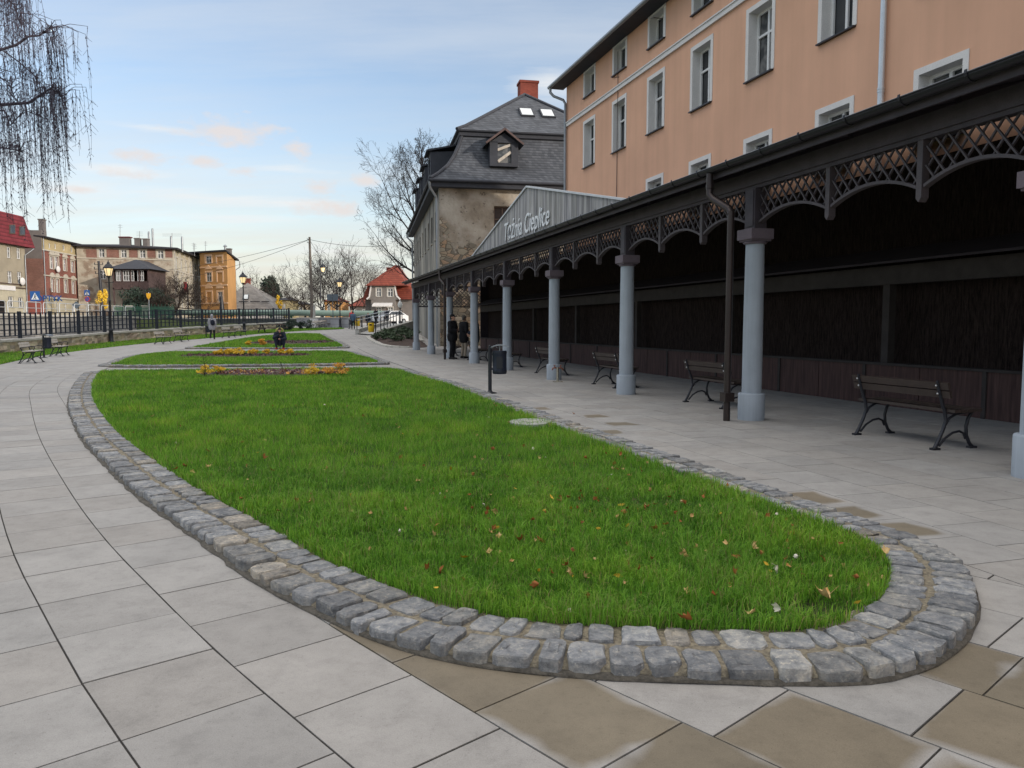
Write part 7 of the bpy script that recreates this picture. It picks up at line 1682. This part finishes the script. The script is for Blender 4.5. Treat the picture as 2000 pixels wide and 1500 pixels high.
# ---------------------------------------------------------------- sky, sun, camera
SUN_AZ=rad(122); SUN_EL=rad(15)
def world():
    w=bpy.data.worlds.new('World'); scene.world=w; w.use_nodes=True; t=w.node_tree; t.nodes.clear()
    n=lambda ty,**k:(lambda a:[setattr(a,x,y) for x,y in k.items()] and a or a)(t.nodes.new(ty)); L=t.links.new
    out=n('ShaderNodeOutputWorld'); bg=n('ShaderNodeBackground'); L(bg.outputs[0],out.inputs[0]); bg.inputs[1].default_value=SKY_STR
    sky=n('ShaderNodeTexSky',sky_type='NISHITA'); sky.sun_disc=False; sky.sun_elevation=SUN_EL; sky.sun_rotation=SUN_AZ; sky.air_density=1.; sky.dust_density=1.2; sky.ozone_density=1.5
    tc=n('ShaderNodeTexCoord'); sp=n('ShaderNodeSeparateXYZ'); L(tc.outputs['Generated'],sp.inputs[0])
    def m(op,a,b=0.,cl=False):
        x=n('ShaderNodeMath',operation=op); x.use_clamp=cl
        for v,i in ((a,0),(b,1)):
            if isinstance(v,(int,float)): x.inputs[i].default_value=v
            else: L(v,x.inputs[i])
        return x.outputs[0]
    def ramp(f,st):
        x=n('ShaderNodeValToRGB'); e=x.color_ramp.elements
        while len(e)<len(st): e.new(.5)
        for i,(p,c) in enumerate(st): e[i].position=p; e[i].color=(*c,1) if hasattr(c,'__len__') else (c,c,c,1)
        L(f,x.inputs[0]); return x.outputs[0]
    def mix(f,a,b,mode='MIX'):
        x=n('ShaderNodeMix',data_type='RGBA',blend_type=mode)
        for v,i in ((f,0),(a,6),(b,7)):
            if isinstance(v,(int,float)): x.inputs[i].default_value=v if i==0 else (v,v,v,1)
            elif isinstance(v,tuple): x.inputs[i].default_value=(*v,1)
            else: L(v,x.inputs[i])
        return x.outputs[2]
    z=m('MAXIMUM',sp.outputs[2],.0); zz=m('ADD',z,.13)
    cb=n('ShaderNodeCombineXYZ'); L(m('DIVIDE',sp.outputs[0],zz),cb.inputs[0]); L(m('DIVIDE',sp.outputs[1],zz),cb.inputs[1])
    def noi(scale,det,rough,off,sc=(1,1,1)):
        mp=n('ShaderNodeMapping'); mp.inputs['Location'].default_value=off; mp.inputs['Scale'].default_value=sc; L(cb.outputs[0],mp.inputs[0]); x=n('ShaderNodeTexNoise'); x.inputs['Scale'].default_value=scale; x.inputs['Detail'].default_value=det; x.inputs['Roughness'].default_value=rough; L(mp.outputs[0],x.inputs[0]); return x.outputs[0]
    # high thin veil, stretched streaks
    veil=ramp(noi(.7,8,.62,(1.3,.4,0),(.5,1.4,1)),[(.36,0.),(.66,.7)])
    streak=ramp(noi(1.1,8,.62,(4.,2.,0),(.35,1.6,1)),[(.48,0.),(.72,.85)])
    low=ramp(z,[(0.,1.),(.07,.92),(.17,.22),(.32,.0)])
    lowc=m('MULTIPLY',low,ramp(noi(.75,7,.6,(2.2,7.1,0),(.5,1.5,1)),[(.32,.2),(.56,1.)]))
    base=mix(1.,sky.outputs[0],SKY_TINT,'MULTIPLY')
    c=mix(m('ADD',m('MULTIPLY',veil,.75),.03),base,VEIL); c=mix(m('MULTIPLY',streak,ramp(z,[(.03,.95),(.3,.4),(.6,.2)])),c,VEIL2); c=mix(m('MULTIPLY',lowc,.82),c,LOWC)
    # small puffy peach clouds: direction lobes broken up by noise
    nz=n('ShaderNodeTexNoise'); nz.inputs['Scale'].default_value=26.; nz.inputs['Detail'].default_value=6; nz.inputs['Roughness'].default_value=.62; mp=n('ShaderNodeMapping'); mp.inputs['Scale'].default_value=(1,1,2.2); L(tc.outputs['Generated'],mp.inputs[0]); L(mp.outputs[0],nz.inputs[0])
    def lobes(LIST):
      acc=None
      for (px,py,rx,ry) in LIST:
            d=dp(px,py,1.)-Vector((0,0,CH)); d.normalize(); rt=Vector((d.y,-d.x,0)).normalized(); 
            def dot(v):
                x=n('ShaderNodeVectorMath',operation='DOT_PRODUCT'); L(tc.outputs['Generated'],x.inputs[0]); x.inputs[1].default_value=v; return x.outputs['Value']
            a=m('DIVIDE',dot(rt),rx/1500.); u=rt.cross(d); b=m('DIVIDE',dot(u),ry/1500.); fr=m('GREATER_THAN',dot(d),.5)
            r2=m('ADD',m('MULTIPLY',a,a),m('MULTIPLY',b,b)); f=m('MULTIPLY',m('SUBTRACT',1.,m('POWER',r2,.5),True),fr); acc=f if acc is None else m('MAXIMUM',acc,f)
      return acc
    acc=lobes(STREAKS); ns=noi(1.6,8,.66,(7.,3.,0),(.6,2.2,1)); sf=m('MULTIPLY',m('SUBTRACT',m('ADD',acc,m('MULTIPLY',m('SUBTRACT',ns,.5),2.2)),.42),1.6,True); sf=m('MULTIPLY',sf,m('GREATER_THAN',acc,.01)); c=mix(m('MULTIPLY',sf,m('MINIMUM',m('MULTIPLY',acc,3.),.75)),c,(4.9,4.95,4.95))
    acc=lobes(PUFFS)
    pf=m('MULTIPLY',m('SUBTRACT',m('ADD',acc,m('MULTIPLY',m('SUBTRACT',nz.outputs[0],.5),1.8)),.44),2.0,True); pf=m('MULTIPLY',pf,m('GREATER_THAN',acc,.01))
    c=mix(m('MULTIPLY',pf,.8),c,PUFFC)
    bk=ramp(sp.outputs[2],[(.46,0.),(.80,1.)]); bk=m('MULTIPLY',bk,ramp(noi(.5,6,.6,(9,3,0)),[(.35,.5),(.6,.95)])); c=mix(bk,c,ZENITH_FILL)  # bright overhead cloud, added out of view to light the ground
    L(c,bg.inputs[0])
EXPO=0.6; SKY_STR=.12; SKY_TINT=(1.26,1.18,1.18); VEIL=(3.7,4.05,4.55); VEIL2=(4.5,4.65,4.75); LOWC=(4.5,4.3,3.75); PUFFC=(4.6,4.15,3.95); ZENITH_FILL=(11.5,11.1,10.6)
PUFFS=[(445,258,170,50),(580,292,62,32),(625,365,55,28),(285,300,85,32),(640,405,120,38),(385,312,90,26),(240,340,80,22),(480,335,60,20),(720,352,60,28),(150,372,90,20)]
STREAKS=[(380,385,300,26),(170,372,190,22),(450,425,260,18),(590,398,150,20),(1075,155,130,60),(640,492,240,24),(230,330,120,20),(300,250,200,18),(560,330,150,16)]
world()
sl=bpy.data.lights.new('sun','SUN'); sl.energy=1.8; sl.angle=rad(1.); sl.color=(1.,.90,.78); so=bpy.data.objects.new('sun',sl); COLL.objects.link(so)
sd=Vector((math.sin(SUN_AZ)*math.cos(SUN_EL),math.cos(SUN_AZ)*math.cos(SUN_EL),math.sin(SUN_EL))); so.rotation_euler=sd.to_track_quat('Z','Y').to_euler(); so.location=(0,0,40)
cam=bpy.data.cameras.new('camera'); cam.sensor_width=36; cam.lens=27.; cam.clip_end=3000; cam.clip_start=.05; co=bpy.data.objects.new('camera',cam); COLL.objects.link(co); co.location=(0,0,CH); co.rotation_euler=(math.pi/2-TH,0,0); scene.camera=co
scene.view_settings.view_transform='Standard'; scene.view_settings.look='None'; scene.view_settings.exposure=EXPO; scene.view_settings.gamma=1
scene.cycles.max_bounces=8; scene.cycles.diffuse_bounces=4; scene.cycles.transparent_max_bounces=8
